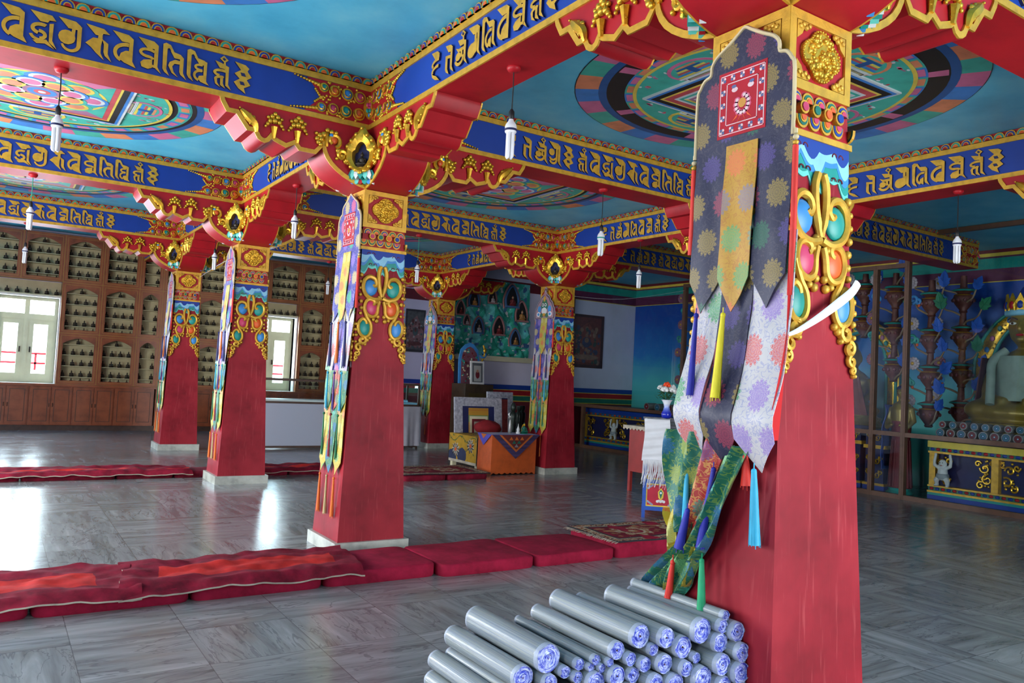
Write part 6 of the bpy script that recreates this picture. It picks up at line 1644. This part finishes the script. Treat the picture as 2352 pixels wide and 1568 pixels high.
# painted sky on the shrine's rear wall: a mural with its own deep blue to turquoise wash
S = Shader('sky_mural', .4); x, y, z = S.xyz(S.pos()); pn = S.noise(S.pos(), 2.0, 4)
S.color(S.ramp(z * .25 + (pn - .5) * .12, [(.1, rgb(70, 176, 160)), (.42, rgb(84, 190, 196)), (.6, rgb(36, 116, 190)), (.85, rgb(18, 70, 160))]))
m = MB(); m.box(XR - .012, XR - .002, -3.4, YS - .01, 0, 3.72); trim(m, S.m)
def altar(y0, y1, label, dwarf_y, flip):
    """painted altar front with gold mouldings and a dark recess; y0 > y1"""
    t = thing('shrine_altar', label, 'altar', (9.62, y1, 0)); w = y0 - y1
    m = MB(); m.box(.16, 1.3, 0, w, 0, .98); m.build('altar_core', NAVY, t, 0)
    m = MB(); m.box(.0, 1.3, 0, w, .98, 1.03); m.build('altar_top', DARKWOOD, t, 0)
    m = MB(); m.box(.02, .16, 0, w, .0, .12); m.build('base_blue', BLUE, t, 0)
    for z0, z1, mt, x in ((.12, .16, TEAL, .03), (.16, .19, GOLD, .01), (.19, .25, GREEN, .05), (.25, .275, GOLD, .02), (.78, .81, GOLD, .02), (.81, .87, GREEN, .05), (.87, .97, YELLOW if flip else BLUE, .0)):
        m = MB(); m.box(x, .16, 0, w, z0, z1); m.build('painted_moulding', mt, t, 0)
    m = MB()
    for k in range(int(w / .09)): m.ball(.05, .045 + .09 * k, .84, .02, .036, .026, k % 2, 7, 5); m.ball(.05, .045 + .09 * k, .22, .02, .036, .024, (k + 1) % 2, 7, 5)
    m.build('lotus_petals', [BLUE, RED], t, 60)
    n = int(w / 1.3) + 1
    for k in range(n + 1):
        yy = min(w - .05, max(.05, w * k / n)); m = MB(); m.box(.06, .16, yy - .05, yy + .05, .275, .78)
        m.build('gold_post', GOLD, t, 0)
    for k in range(n):
        yc = w * (k + .5) / n; m = MB(); rnd = random.Random(30 + k)
        for s in (-1, 1):
            for q, (dy, z, r) in enumerate(((.32, .62, .075), (.36, .45, .08), (.26, .36, .06), (.22, .68, .05), (.42, .7, .045))):
                pts = [(0.13, yc + s * dy + p[0], z + p[1]) for p in spiral(0, 0, r, r * .25, q, q + 7 * s, 14)]
                m.tube(pts, .014, 0, 5)
        for q in range(30): m.ball(.14, yc + rnd.choice((-1, 1)) * rnd.uniform(.2, .45), rnd.uniform(.31, .75), .016, .02, .02, 0, 6, 4)
        m.build('gold_scroll_relief', GOLDLEAF, t, 60)
    return t
altar(8.9, 5.35, 'painted altar base behind the glass beside the crown banner pillar', 7.58, False)
altar(-.02, -3.0, 'painted altar base with a yellow cloth edge in the glazed shrine', -.28, True)
altar(4.9, 1.75, 'painted altar base hidden behind the big banner pillar', 3, False)
def fused(m, name, mats, parent, voxel, loc=None, smooth=2):
    o = m.build(name, mats, parent, 0, loc)
    r = o.modifiers.new('fuse', 'REMESH'); r.mode = 'VOXEL'; r.voxel_size = voxel; r.use_smooth_shade = True
    s = o.modifiers.new('soften', 'SMOOTH'); s.factor = .5; s.iterations = smooth
    return o
STONEW = paint('pale_figure', 206, 206, 204, .55, var=.06)
def dwarf(x, y, z, s, label):
    t = thing('dwarf_figure', label, 'statue', (x, y, z)); m = MB()
    m.ball(0, 0, .23 * s, .07 * s, .085 * s, .1 * s); m.ball(-.01 * s, 0, .165 * s, .075 * s, .085 * s, .07 * s)
    m.ball(0, 0, .38 * s, .058 * s, .06 * s, .068 * s); m.tube([(0, 0, .3 * s), (0, 0, .36 * s)], .035 * s)
    for q in (-1, 1):
        m.tube([(0, q * .05 * s, .3 * s), (-.01 * s, q * .13 * s, .34 * s), (-.005 * s, q * .135 * s, .42 * s), (0, q * .12 * s, .5 * s)], [.036 * s, .03 * s, .026 * s, .022 * s])
        m.ball(0, q * .118 * s, .515 * s, .026 * s, .028 * s, .03 * s)
        m.tube([(0, q * .035 * s, .16 * s), (-.03 * s, q * .09 * s, .1 * s), (-.005 * s, q * .085 * s, .03 * s), (-.005 * s, q * .085 * s, 0.0)], [.052 * s, .044 * s, .032 * s, .028 * s])
        m.ball(-.03 * s, q * .095 * s, .014 * s, .055 * s, .028 * s, .02 * s)
        m.ball(0, q * .06 * s, .38 * s, .014 * s, .012 * s, .022 * s)
    m.ball(-.055 * s, 0, .375 * s, .014 * s, .013 * s, .014 * s)
    fused(m, 'dwarf_body', STONEW, t, .011 * s + .002)
    f = MB()
    for q in (-1, 1): f.ball(-.054 * s, q * .022 * s, .392 * s, .006 * s, .009 * s, .006 * s, 0, 8, 5)
    f.ball(-.052 * s, 0, .345 * s, .006 * s, .018 * s, .005 * s, 1, 8, 5); f.build('face_marks', [BLACK, RED], t)
    m = MB(); m.lathe([(.08 * s, .13 * s), (.1 * s, .16 * s), (.095 * s, .2 * s), (.088 * s, .21 * s)], 0, 0, 0, 14); m.build('loin_cloth', paint('loin_grey', 150, 156, 160, .6), t, 60)
dwarf(9.6, -.28, .275, .95, 'pale dwarf figure with both arms raised, holding up the shrine altar by the tall post')
dwarf(9.6, 7.58, .275, .9, 'pale dwarf figure holding up the altar beside the red painted cabinet')
# round canister ends in two rows
CB, CR_, CW = paint('canister_blue', 36, 66, 120, .5), paint('canister_red', 110, 26, 40, .5), paint('canister_rim', 126, 128, 126, .5)
def canister(x, y, z, r, col, label, grp):
    t = thing('round_canister', label, 'canister', (x, y, z), 0, grp)
    m = MB(); m.M = frame((0, 0, 0), (0, -1, 0), (0, 0, 1)); m.disc(0, 0, r, r, -.28, 0, 0, 22); m.ring(0, 0, r * .78, r, .004, 0, 22); m.build('canister_body', CW, t, 0)
    m = MB(); m.M = frame((0, 0, 0), (0, -1, 0), (0, 0, 1)); m.disc(0, 0, r * .78, r * .78, .0, .003, 0, 20)
    for q in range(12): m.disc(r * .5 * cos(q * .5236), r * .5 * sin(q * .5236), r * .1, r * .1, 0, .005, 1, 7)
    m.disc(0, 0, r * .16, r * .16, 0, .006, 2, 10); m.build('painted_end', [col, TEAL if col is CB else CR_, PALEBLUE], t, 0)
words_ = ['first', 'second', 'third', 'fourth', 'fifth', 'sixth', 'seventh', 'eighth']
for k in range(8):
    canister(9.85, -.12 - .165 * k, 1.03 + .075 + .13, .058, (CR_, CB)[k % 2] if k not in (3, 4) else CB, '%s canister end in the upper row, counted from the tall shrine post' % words_[k], 'canisters on the shrine shelf')
    canister(9.83, -.1 - .165 * k, 1.03 + .072, .07, (CB, CR_)[k % 2], '%s canister end in the lower row, counted from the tall shrine post' % words_[k], 'canisters on the shrine shelf')
for k, (y, lab) in enumerate(((6.75, 'canister end behind the white roses, nearer the mural corner'), (6.4, 'canister end directly behind the white roses'), (6.0, 'canister end beside the porcelain vase, by the big banner'))): canister(9.85, y, 1.12, .085, (CR_, CB, CR_)[k], lab, 'canisters on the shrine shelf')
# ---- big seated statue, turned to the hall
STG = paint('statue_gold', 140, 118, 52, .35, .35, var=.12, scale=4)
t = thing('seated_statue', 'large gilded seated statue with a jewelled crown and pale scarf, cut by the photo edge', 'statue', (10.75, -.98, 1.03)); t.rotation_euler = (0, 0, -pi / 2)
m = MB(); k_ = 2.35
seated(m, k_, 0, 0, 20, 12); m.ball(0, -.02, .77 * k_, .125 * k_, .125 * k_, .15 * k_); m.ball(0, -.14 * k_, .75 * k_, .022 * k_, .03 * k_, .026 * k_); m.tube([(0, -.13 * k_, .8 * k_), (0, -.15 * k_, .755 * k_)], [.012 * k_, .018 * k_])
m.ball(0, -.12 * k_, .685 * k_, .035 * k_, .03 * k_, .025 * k_)
fused(m, 'statue_body', STG, t, .03, None, 3)
m = MB()
for s in (-1, 1):
    m.ball(s * .05 * k_, -.122 * k_, .79 * k_, .024 * k_, .012 * k_, .0095 * k_, 0, 12, 7); m.ball(s * .05 * k_, -.133 * k_, .79 * k_, .0085 * k_, .004 * k_, .008 * k_, 1, 8, 6)
    m.tube([(s * .02 * k_, -.128 * k_, .815 * k_), (s * .055 * k_, -.128 * k_, .828 * k_), (s * .085 * k_, -.112 * k_, .815 * k_)], .005 * k_, 1, 6)
m.ball(0, -.138 * k_, .712 * k_, .026 * k_, .012 * k_, .009 * k_, 2, 10, 6); m.build('face_paint', [WHITE, BLACK, RED], t)
m = MB()
for q in range(-3, 4):
    a = q * .42; x, y = .135 * k_ * sin(a), -.135 * k_ * cos(a); M0 = frame((x, y, .865 * k_), (cos(a), sin(a), 0), (0, 0, 1)); m.M = M0
    m.solid([(-.035 * k_, 0), (.035 * k_, 0), (.045 * k_, .05 * k_), (.02 * k_, .09 * k_), (0, .13 * k_), (-.02 * k_, .09 * k_), (-.045 * k_, .05 * k_)], -.01, .015, 0); m.ball(0, .05 * k_, .02, .02 * k_, .028 * k_, .02, 1 + q % 2, 8, 6)
m.M = Matrix.Identity(4); m.lathe([(.14 * k_, .845 * k_), (.148 * k_, .855 * k_), (.148 * k_, .875 * k_), (.14 * k_, .885 * k_)], 0, 0, 3, 24); m.ball(0, .02, .98 * k_, .07 * k_, .07 * k_, .09 * k_, 1, 12, 8); m.build('crown', [GOLDLEAF, BLUE, RED, PALEBLUE], t, 60)
m = MB(); SCF = paint('scarf_pale', 128, 146, 134, .7)
for s in (-1, 1):
    P = smoothed([(s * .1 * k_, -.09 * k_, .61 * k_), (s * .16 * k_, -.15 * k_, .53 * k_), (s * .15 * k_, -.19 * k_, .4 * k_), (s * .13 * k_, -.24 * k_, .24 * k_)], 5); m.tube(P, [.028 * k_] * len(P), 0, 10)
m.grid(12, 10, lambda u, v: ((u - .5) * (.3 + .06 * v) * k_, -.115 * k_ - .075 * k_ * cos((u - .5) * 3) - .01 * sin(u * 30), (.57 - .3 * v) * k_), 0, two=(0, .01, 0)); m.build('scarf', SCF, t, 60)
m = MB(); m.grid(14, 10, lambda u, v: (-.26 * k_ - .06 * k_ * v + .03 * sin(u * 12), (-.1 + .2 * u) * k_, (.56 - .46 * v) * k_), 0, two=(.02, 0, 0)); m.build('dark_robe', paint('robe_dark', 70, 20, 30, .7), t, 60)
# throne arch behind it and another behind the hidden statue
def arch_back(x, y, z, r, hgt, label, mats):
    t = thing('throne_arch', label, 'arch', (x, y, z)); m = MB(); m.M = frame((0, 0, 0), (0, -1, 0), (0, 0, 1))
    path = [(-r, 0, 0)] + [(-r, hgt * .5, 0)] + [(-r * cos(a), hgt * .5 + r * 1.15 * sin(a), 0) for a in [pi * q / 16 for q in range(1, 16)]] + [(r, hgt * .5, 0), (r, 0, 0)]
    P = smoothed(path, 3)
    m.tube([(p[0], p[1], 0) for p in P], .14, 0, 10, .35); m.tube([(p[0] * .86, p[1] * .95, .05) for p in P], .03, 1, 8); m.tube([(p[0] * 1.15, p[1] * 1.04, .03) for p in P], .03, 1, 8)
    m.build('arch_band', [GOLDLEAF, TEAL], t, 60)
    m = MB(); m.M = frame((0, 0, 0), (0, -1, 0), (0, 0, 1)); rnd = random.Random(3)
    for q, p in enumerate(P):
        if q % 3 == 0: m.ball(p[0], p[1], .06, .04, .05, .03, q % 9 // 3, 10, 6)
    m.build('jewels', [SKYBLUE, PALEPINK, TEAL], t, 60)
    m = MB(); m.M = frame((0, 0, 0), (0, -1, 0), (0, 0, 1))
    for q in range(170):
        p = P[rnd.randrange(len(P))]; m.ball(p[0] + rnd.uniform(-.1, .1), p[1] + rnd.uniform(-.1, .1), .045, .018, .018, .015, 0, 6, 4)
    m.build('gilt_beading', GOLDLEAF, t, 60)
arch_back(11.25, -1.0, 1.05, .95, 2.1, 'gilded arch behind the large crowned statue', None)
arch_back(11.3, 2.25, 1.05, .62, 2.4, 'beaded arch with blue and pink stones right beside the gold carving of the big pillar', None)
m = MB(); m.M = frame((11.05, 2.25, 0), (0, -1, 0), (0, 0, 1)); seated(m, 1.0) if False else None
t = thing('seated_statue', 'dim seated statue in a rust robe under the beaded arch', 'statue', (10.75, 2.1, 1.03)); t.rotation_euler = (0, 0, -pi / 2)
m = MB(); seated(m, 1.7, 0, 0, 16, 10); fused(m, 'statue_body', STG, t, .03)
m = MB(); m.grid(20, 12, lambda u, v: ((u - .5) * (.7 + .7 * v), -.3 - .25 * v - .03 * sin(u * 40), .95 - .7 * v), 0, two=(0, .02, 0)); m.build('rust_robe', paint('rust_robe', 120, 56, 36, .7), t, 60)
# ---- carved pillars of stacked vases with leaves, curls and flowers
VASE = paint('vase_brown', 104, 56, 48, .5, var=.25, scale=14); STEMB = paint('stem_tan', 140, 116, 92, .55); LBLUE = paint('leaf_blue', 34, 92, 190, .5); LGREEN = paint('leaf_green', 30, 120, 84, .5); PETAL = paint('petal_rose', 150, 96, 118, .55); PETALW = paint('petal_pale', 186, 170, 176, .55)
def vine_pillar(x, y, z0, z1, label, seed, spread=.28):
    t = thing('flower_carving', label, 'carving', (x, y, z0)); rnd = random.Random(seed); H = z1 - z0
    m = MB(); n = max(2, int(H / .55))
    for k in range(n):
        z = H * k / n
        m.lathe([(.05, 0), (.07, .02), (.06, .05), (.14, .16), (.17, .24), (.15, .3), (.1, .33), (.12, .36), (.17, .38), (.16, .41), (.06, .44), (.05, H / n)], 0, 0, 0, 14, z)
        m.lathe([(.175, .375), (.185, .385), (.18, .4), (.17, .405)], 0, 0, 1, 14, z); m.lathe([(.15, .3), (.16, .305), (.15, .315), (.11, .32)], 0, 0, 2, 14, z)
        for q in range(10): m.ball(.165 * cos(q * .628), .165 * sin(q * .628), z + .22, .03, .03, .035, 3, 6, 4)
    m.build('vase_stack', [VASE, TEAL, GOLD, paint('vase_rose', 120, 70, 76, .5)], t, 60)
    def leaf_shape(s): return [(0, 0), (.05 * s, .02 * s), (.09 * s, .075 * s), (.075 * s, .09 * s), (.1 * s, .15 * s), (.06 * s, .15 * s), (.045 * s, .2 * s), (0, .26 * s), (-.045 * s, .2 * s), (-.06 * s, .15 * s), (-.1 * s, .15 * s), (-.075 * s, .09 * s), (-.09 * s, .075 * s), (-.05 * s, .02 * s)]
    k = 0; z = .12
    while z < H - .1:
        s = 1 if k % 2 else -1
        ey = s * rnd.uniform(spread * .75, spread * 1.2); ezz = z + rnd.uniform(.1, .2); xo = -.14
        P = smoothed([(0, 0, z - .1), (xo * .7, s * .12, z - .02), (xo, ey * .8, z + .03), (xo, ey, ezz)], 4)
        m = MB(); m.tube(P, [.02 - .008 * i / len(P) for i in range(len(P))], 0, 7)
        m.build('stem', STEMB, t, 60)
        M0 = frame((xo - .01, ey, ezz), (0, -1, 0), (0, 0, 1)); kind = k % 4
        if kind in (0, 2):
            lm = MB(); lm.M = M0 @ Matrix.Rotation(s * rnd.uniform(-.3, .9), 4, 'Z') @ Matrix.Rotation(.25, 4, 'X'); q = rnd.uniform(.85, 1.15)
            lm.solid(leaf_shape(q), 0, .02); lm.tube([(0, 0, .022), (0, .12 * q, .026), (0, .24 * q, .022)], [.009, .007, .003], 0, 5)
            for sg in (-1, 1): lm.tube([(0, .08 * q, .024), (sg * .06 * q, .13 * q, .022)], [.006, .003], 0, 5)
            lm.build('carved_leaf', LBLUE if kind == 0 or rnd.random() < .5 else LGREEN, t, 40)
        elif kind == 1:
            fm_ = MB(); fm_.M = M0
            for ring, (r, nn) in enumerate(((.085, 12), (.05, 9))):
                for q in range(nn): fm_.ball(r * cos(6.283 * q / nn + ring), r * sin(6.283 * q / nn + ring), .02 + .018 * ring, .032, .032, .018, 0, 7, 5)
            fm_.ball(0, 0, .045, .03, .03, .02, 1, 10, 6); fm_.build('carved_flower', [PETAL if rnd.random() < .5 else PETALW, GOLD], t, 60)
        else:
            cm_ = MB(); cm_.M = M0
            cm_.tube(spiral(-.03, .05, .075, .02, radians(-90), radians(330), 16), [.03 - .0008 * i for i in range(17)], 0, 8, .8); cm_.tube(spiral(.055, .0, .05, .015, radians(120), radians(-260), 14), .022, 0, 8, .8); cm_.ball(.07, -.06, 0, .025, .035, .02, 1, 8, 6)
            cm_.build('scroll_curl', [TEAL if rnd.random() < .7 else SKYBLUE, ORANGE], t, 60)
        k += 1; z += .17
vine_pillar(10.35, .38, 1.15, 3.65, 'flower and leaf carving climbing beside the tall shrine post, blue leaves on dark ground', 1, .26)
vine_pillar(11.1, .24, 1.2, 3.8, 'dim stacked vase pillar with curls between the blue mural and the crowned statue', 2, .34)
vine_pillar(10.5, 1.12, 1.9, 3.85, 'stacked vase pillar with pink flowers seen through the narrow glass pane', 3, .3)
vine_pillar(10.6, 1.78, 2.7, 3.9, 'flower carving right above the beaded arch', 4, .26)
vine_pillar(11.15, 6.45, 1.3, 4.0, 'tall flower carving in front of the blue mural behind the porcelain vase', 5, .42)
vine_pillar(11.0, 5.3, 1.2, 3.8, 'flower carving at the edge of the big banner, behind a brown post', 6, .3)
# standing attendant and gold carved pedestals between the posts
t = thing('standing_statue', 'standing gold-faced attendant statue in a maroon robe behind the narrow glass pane', 'statue', (9.95, .62, .12)); t.rotation_euler = (0, 0, -pi / 2)
m = MB(); m.lathe([(.2, 0), (.19, .1), (.16, .5), (.15, .8), (.165, 1.0), (.17, 1.1), (.13, 1.16)], 0, 0, 0, 18, 0, .7)
for k in range(14): m.tube([(.19 * cos(k * .45), .135 * sin(k * .45), .02), (.15 * cos(k * .45), .105 * sin(k * .45), .8)], [.018, .01], 0, 5)
m.build('maroon_robe', paint('attendant_robe', 110, 24, 34, .65), t, 60)
m = MB(); m.lathe([(.15, 1.0), (.175, 1.12), (.185, 1.3), (.15, 1.4), (.06, 1.45), (.055, 1.5)], 0, 0, 0, 18, 0, .65)
m.ball(0, -.01, 1.6, .082, .09, .115, 0, 14, 9); m.ball(0, -.1, 1.59, .014, .02, .022); m.ball(0, .01, 1.71, .05, .05, .04)
for s in (-1, 1): m.tube([(s * .16, 0, 1.34), (s * .22, -.02, 1.12), (s * .17, -.14, 1.0), (s * .06, -.18, 1.06)], [.055, .05, .042, .03]); m.ball(s * .085, 0, 1.58, .014, .025, .05)
fused(m, 'gold_body', STG, t, .014)
m = MB()
for s in (-1, 1): m.ball(s * .032, -.092, 1.615, .014, .006, .006, 0, 8, 5); m.tube([(s * .012, -.095, 1.635), (s * .035, -.096, 1.642), (s * .056, -.085, 1.634)], .003, 0, 5)
m.ball(0, -.096, 1.548, .018, .007, .006, 1, 8, 5); m.ball(0, 0, 1.66, .085, .092, .06, 2, 12, 8); m.build('face_paint', [BLACK, RED, NAVY], t)
m = MB(); m.grid(10, 14, lambda u, v: (-.24 - .06 * v + .02 * sin(v * 14), -.12 + .2 * u + .03 * sin(v * 9), 1.38 - 1.1 * v), 0, two=(.015, 0, 0)); m.build('blue_scarf', paint('scarf_blue', 54, 84, 160, .6), t, 60)
m = MB(); m.lathe([(.2, 0), (.22, .04), (.17, .08), (.19, .12)], 0, 0, 0, 18, -.12); m.build('lotus_foot', TEAL, t, 60)
for y, z1, lab in ((1.06, 1.05, 'gold scrollwork pedestal beside the attendant statue, in the narrow pane'), (1.5, 1.1, 'gold scrollwork pedestal right against the red edge of the big pillar')):
    t = thing('gold_pedestal', lab, 'pedestal', (9.9, y, 0)); m = MB(); m.box(0, .3, -.17, .17, .1, z1); m.build('pedestal_core', NAVY, t, 0)
    m = MB(); m.box(-.02, .3, -.2, .2, 0, .1, 0); m.box(-.03, .3, -.2, .2, .1, .14, 1); m.box(-.02, .3, -.2, .2, z1 - .32, z1 - .26, 1); m.build('pedestal_mould', [BLUE, GOLD], t, 0)
    m = MB(); rnd = random.Random(int(y * 9))
    for cz in (.28, .52, .92):
        for s in (-1, 1):
            for q in range(2): m.tube([(-.012, s * (.06 + .06 * q) + p[0], cz + .05 * q + p[1]) for p in spiral(0, 0, .055 - .015 * q, .014, q, q + s * 8, 16)], .012, 0, 6)
        m.ball(-.012, 0, cz, .02, .03, .03, 0, 8, 6)
    m.build('gold_scrollwork', GOLDLEAF, t, 60)
ROLLS = [(-1.144, -4.419, 0.469, 0.048), (-1.054, -4.456, 0.541, 0.058), (-0.992, -4.491, 0.490, 0.025), (-0.940, -4.512, 0.519, 0.024), (-0.949, -4.516, 0.471, 0.024), (-0.879, -4.540, 0.536, 0.021), (-0.901, -4.536, 0.508, 0.017), (-0.857, -4.552, 0.505, 0.019), (-0.885, -4.551, 0.451, 0.045), (-1.051, -4.473, 0.452, 0.034), (-0.708, -4.605, 0.625, 0.049), (-0.800, -4.574, 0.572, 0.037), (-0.748, -4.598, 0.538, 0.028), (-0.830, -4.568, 0.528, 0.018), (-0.694, -4.624, 0.517, 0.031), (-0.659, -4.632, 0.573, 0.025), (-0.617, -4.661, 0.623, 0.042), (-0.544, -4.682, 0.582, 0.046), (-0.623, -4.663, 0.521, 0.040), (-0.493, -4.707, 0.540, 0.023), (-0.477, -4.717, 0.650, 0.052), (-0.404, -4.752, 0.602, 0.041), (-0.397, -4.755, 0.668, 0.029), (-0.336, -4.780, 0.645, 0.041), (-0.334, -4.808, 0.570, 0.039), (-0.415, -4.779, 0.524, 0.044), (-0.341, -4.811, 0.490, 0.046), (-0.488, -4.741, 0.467, 0.051), (-0.554, -4.716, 0.508, 0.032), (-0.807, -4.589, 0.477, 0.040), (-0.738, -4.606, 0.476, 0.031), (-0.669, -4.664, 0.453, 0.038), (-0.592, -4.696, 0.448, 0.042), (-0.404, -4.780, 0.441, 0.039), (-0.327, -4.831, 0.419, 0.032), (-0.363, -4.738, 0.702, 0.022), (-1.220, -4.409, 0.369, 0.042), (-1.160, -4.429, 0.398, 0.027), (-1.236, -4.412, 0.288, 0.042), (-1.094, -4.453, 0.393, 0.041), (-1.007, -4.508, 0.389, 0.044), (-0.924, -4.545, 0.376, 0.041), (-0.841, -4.587, 0.375, 0.045), (-0.764, -4.628, 0.410, 0.041), (-0.693, -4.650, 0.383, 0.038), (-0.536, -4.740, 0.388, 0.042), (-0.456, -4.772, 0.381, 0.042), (-0.373, -4.813, 0.360, 0.046)]
# ---------------------------------------------------------------- pile of plastic sheet rolls against the big pillar
def wrap_mat():
    S = Shader('clear_wrapped_plastic', .38, spec=.5)
    p = S.pos(); x, y, z = S.xyz(p)
    rd = Nd(S.nt, S.n('ShaderNodeObjectInfo').outputs['Random'])
    ang = z.at2(x)
    s1 = S.noise(S.vec(ang * 5.0 + rd * 50.0, y * .6, rd * 9.0), 3.0, 3.0)
    s2 = S.noise(S.vec(ang * 22.0, y * .6, rd * 31.0), 3.0, 2.0)
    c = S.ramp(s1, [(.3, rgb(106, 116, 128)), (.48, rgb(132, 142, 148)), (.6, rgb(146, 150, 136)), (.75, rgb(146, 158, 190))])
    c = S.mix((s2 - .58).max(0.0).min(.1) * 4.0, c, rgb(92, 104, 150))
    c = S.mix((y - .55).gt(0.0) * .3 + y.lt(.022) * .4, c, rgb(206, 214, 238))
    S.color(c); S.bump(s2, .25, .003); S.b.inputs['Coat Weight'].default_value = .25; S.b.inputs['Coat Roughness'].default_value = .12
    return S.m
def end_mat():
    S = Shader('rolled_sheet_end', .35); x, y, z = S.xyz(S.pos('Generated'))
    rd = Nd(S.nt, S.n('ShaderNodeObjectInfo').outputs['Random'])
    fx, fz = x - .5, z - .5; r = (fx * fx + fz * fz).pw(.5); th = fz.at2(fx)
    n1 = S.noise(S.vec(fx * 9.0, fz * 9.0, rd * 60.0), 1.0, 3.0)
    rings = S.noise(S.vec(r * 46.0 + th * .16 + n1 * 2.0, th * .5, rd * 40.0), 1.0, 2.0)
    lo = (r - .47 + (n1 - .5) * .25).max(0.0).min(.05) * 20.0
    c = S.ramp(rings * .65 + n1 * .35, [(.36, rgb(44, 54, 176)), (.47, rgb(74, 88, 200)), (.53, rgb(180, 190, 236)), (.66, rgb(222, 226, 244))])
    c = S.mix(lo * .85, c, rgb(196, 204, 232)); c = S.mix(r.lt(.035), c, rgb(120, 70, 70))
    S.color(c); S.bump(rings, .5, .004); return S.m
WRAP, REND = wrap_mat(), end_mat()
ROLL_LABEL = {}
def roll(i, x, y, z, r, L):
    t = thing('plastic_roll', '-', 'roll', (x, y, z), 0, 'clear plastic rolls piled at the big pillar')
    rnd = random.Random(100 + i)
    t.rotation_euler = (rnd.uniform(-.006, .006), 0, rnd.uniform(-.008, .008))
    m = MB(); n = 26
    prof = [(r * .93, -.0), (r, .012), (r * 1.01, .03), (r, .05), (r, L - .04), (r * 1.01, L - .02), (r * .985, L - .006), (r * .6, L), (r * .12, L - .004)]
    vs, fs = [], []
    for rr, yy in prof:
        for j in range(n):
            a = 2 * pi * j / n; q = rr * (1 + .012 * sin(3 * a + i) + .008 * sin(7 * a + 2 * i)); vs.append((q * cos(a), yy + (.004 * sin(5 * a + i) if yy < .02 else 0), q * sin(a)))
    for k in range(len(prof) - 1):
        for j in range(n): fs.append((k * n + j, (k + 1) * n + j, (k + 1) * n + (j + 1) % n, k * n + (j + 1) % n))
    fs.append(tuple((len(prof) - 1) * n + j for j in range(n)))
    m._add(vs, fs); m.build('plastic_wrap', WRAP, t, 60)
    m = MB(); vs, fs = [], []; K = 6
    for k in range(K + 1):
        rr = r * .95 * (1 - k / K) + .0008
        for j in range(n):
            a = 2 * pi * j / n; q = rr * (1 + .02 * sin(3 * a + i)); vs.append((q * cos(a), .002 + .006 * sin(k * 2.3 + a + i) * (k / K) + (.004 if k % 2 else 0), q * sin(a)))
    for k in range(K):
        for j in range(n): fs.append((k * n + j, k * n + (j + 1) % n, (k + 1) * n + (j + 1) % n, (k + 1) * n + j))
    m._add(vs, fs); m.build('rolled_end', REND, t, 60)
    return t
order = sorted(range(len(ROLLS)), key=lambda k: ROLLS[k][0])
def size_word(r): return 'thick' if r > .044 else 'middling' if r > .035 else 'slim' if r > .026 else 'very thin'
special = {20: 'thickest high plastic roll of the pile, its blue spiral end turned beside the pillar', 35: 'thin plastic roll lying alone on top of the pile, against the pillar', 10: 'thick plastic roll with a wide blue end, high at mid pile',
           1: 'thickest plastic roll at the low end, broad clear rim round a blue core', 0: 'thick plastic roll just below the broad-rimmed one, end cut by the photo edge', 16: 'plastic roll next below the thickest high roll, end touching a darker blue roll',
           17: 'plastic roll with a dark blue oval end, tucked under two upper rolls', 23: 'thick plastic roll leaning on the red pillar in the upper row', 24: 'outermost plastic roll at the pillar corner, blue flecked end', 22: 'slim plastic roll between the thickest high roll and the pillar',
           7: 'very thin plastic roll with a crumpled white end in the middle of the pile'}
ORD = 'first second third fourth fifth sixth seventh eighth ninth tenth'.split()
row_names = [(.57, 'upper'), (.53, 'second'), (.505, 'third'), (.47, 'fourth'), (.40, 'fifth'), (0.0, 'lowest')]
cnt = {}
for i in order:
    x, y, z, r = ROLLS[i]
    t = roll(i, x, y, z, r, .57)
    if i in special: t['label'] = special[i]; continue
    if i > 35: t['label'] = 'plastic roll at the bottom of the pile, its end below the photo edge'; continue
    rn = [n for zz, n in row_names if z >= zz][0]; cnt[rn] = cnt.get(rn, 0) + 1
    t['label'] = '%s wrapped plastic roll, %s along the %s tier of ends counting towards the pillar' % (size_word(r), ORD[cnt[rn] - 1], rn)
t = thing('low_bench', 'low wooden bench under the pile of plastic rolls', 'bench', (-1.32, -4.78, 0))
m = MB(); m.box(0, .98, .05, .5, .2, .235); m.build('bench_top', WOOD, t, 0)
for a in (.03, .9):
    for b in (.06, .44):
        m = MB(); m.box(a, a + .05, b, b + .05, 0, .2); m.build('leg', WOOD, t, 0)
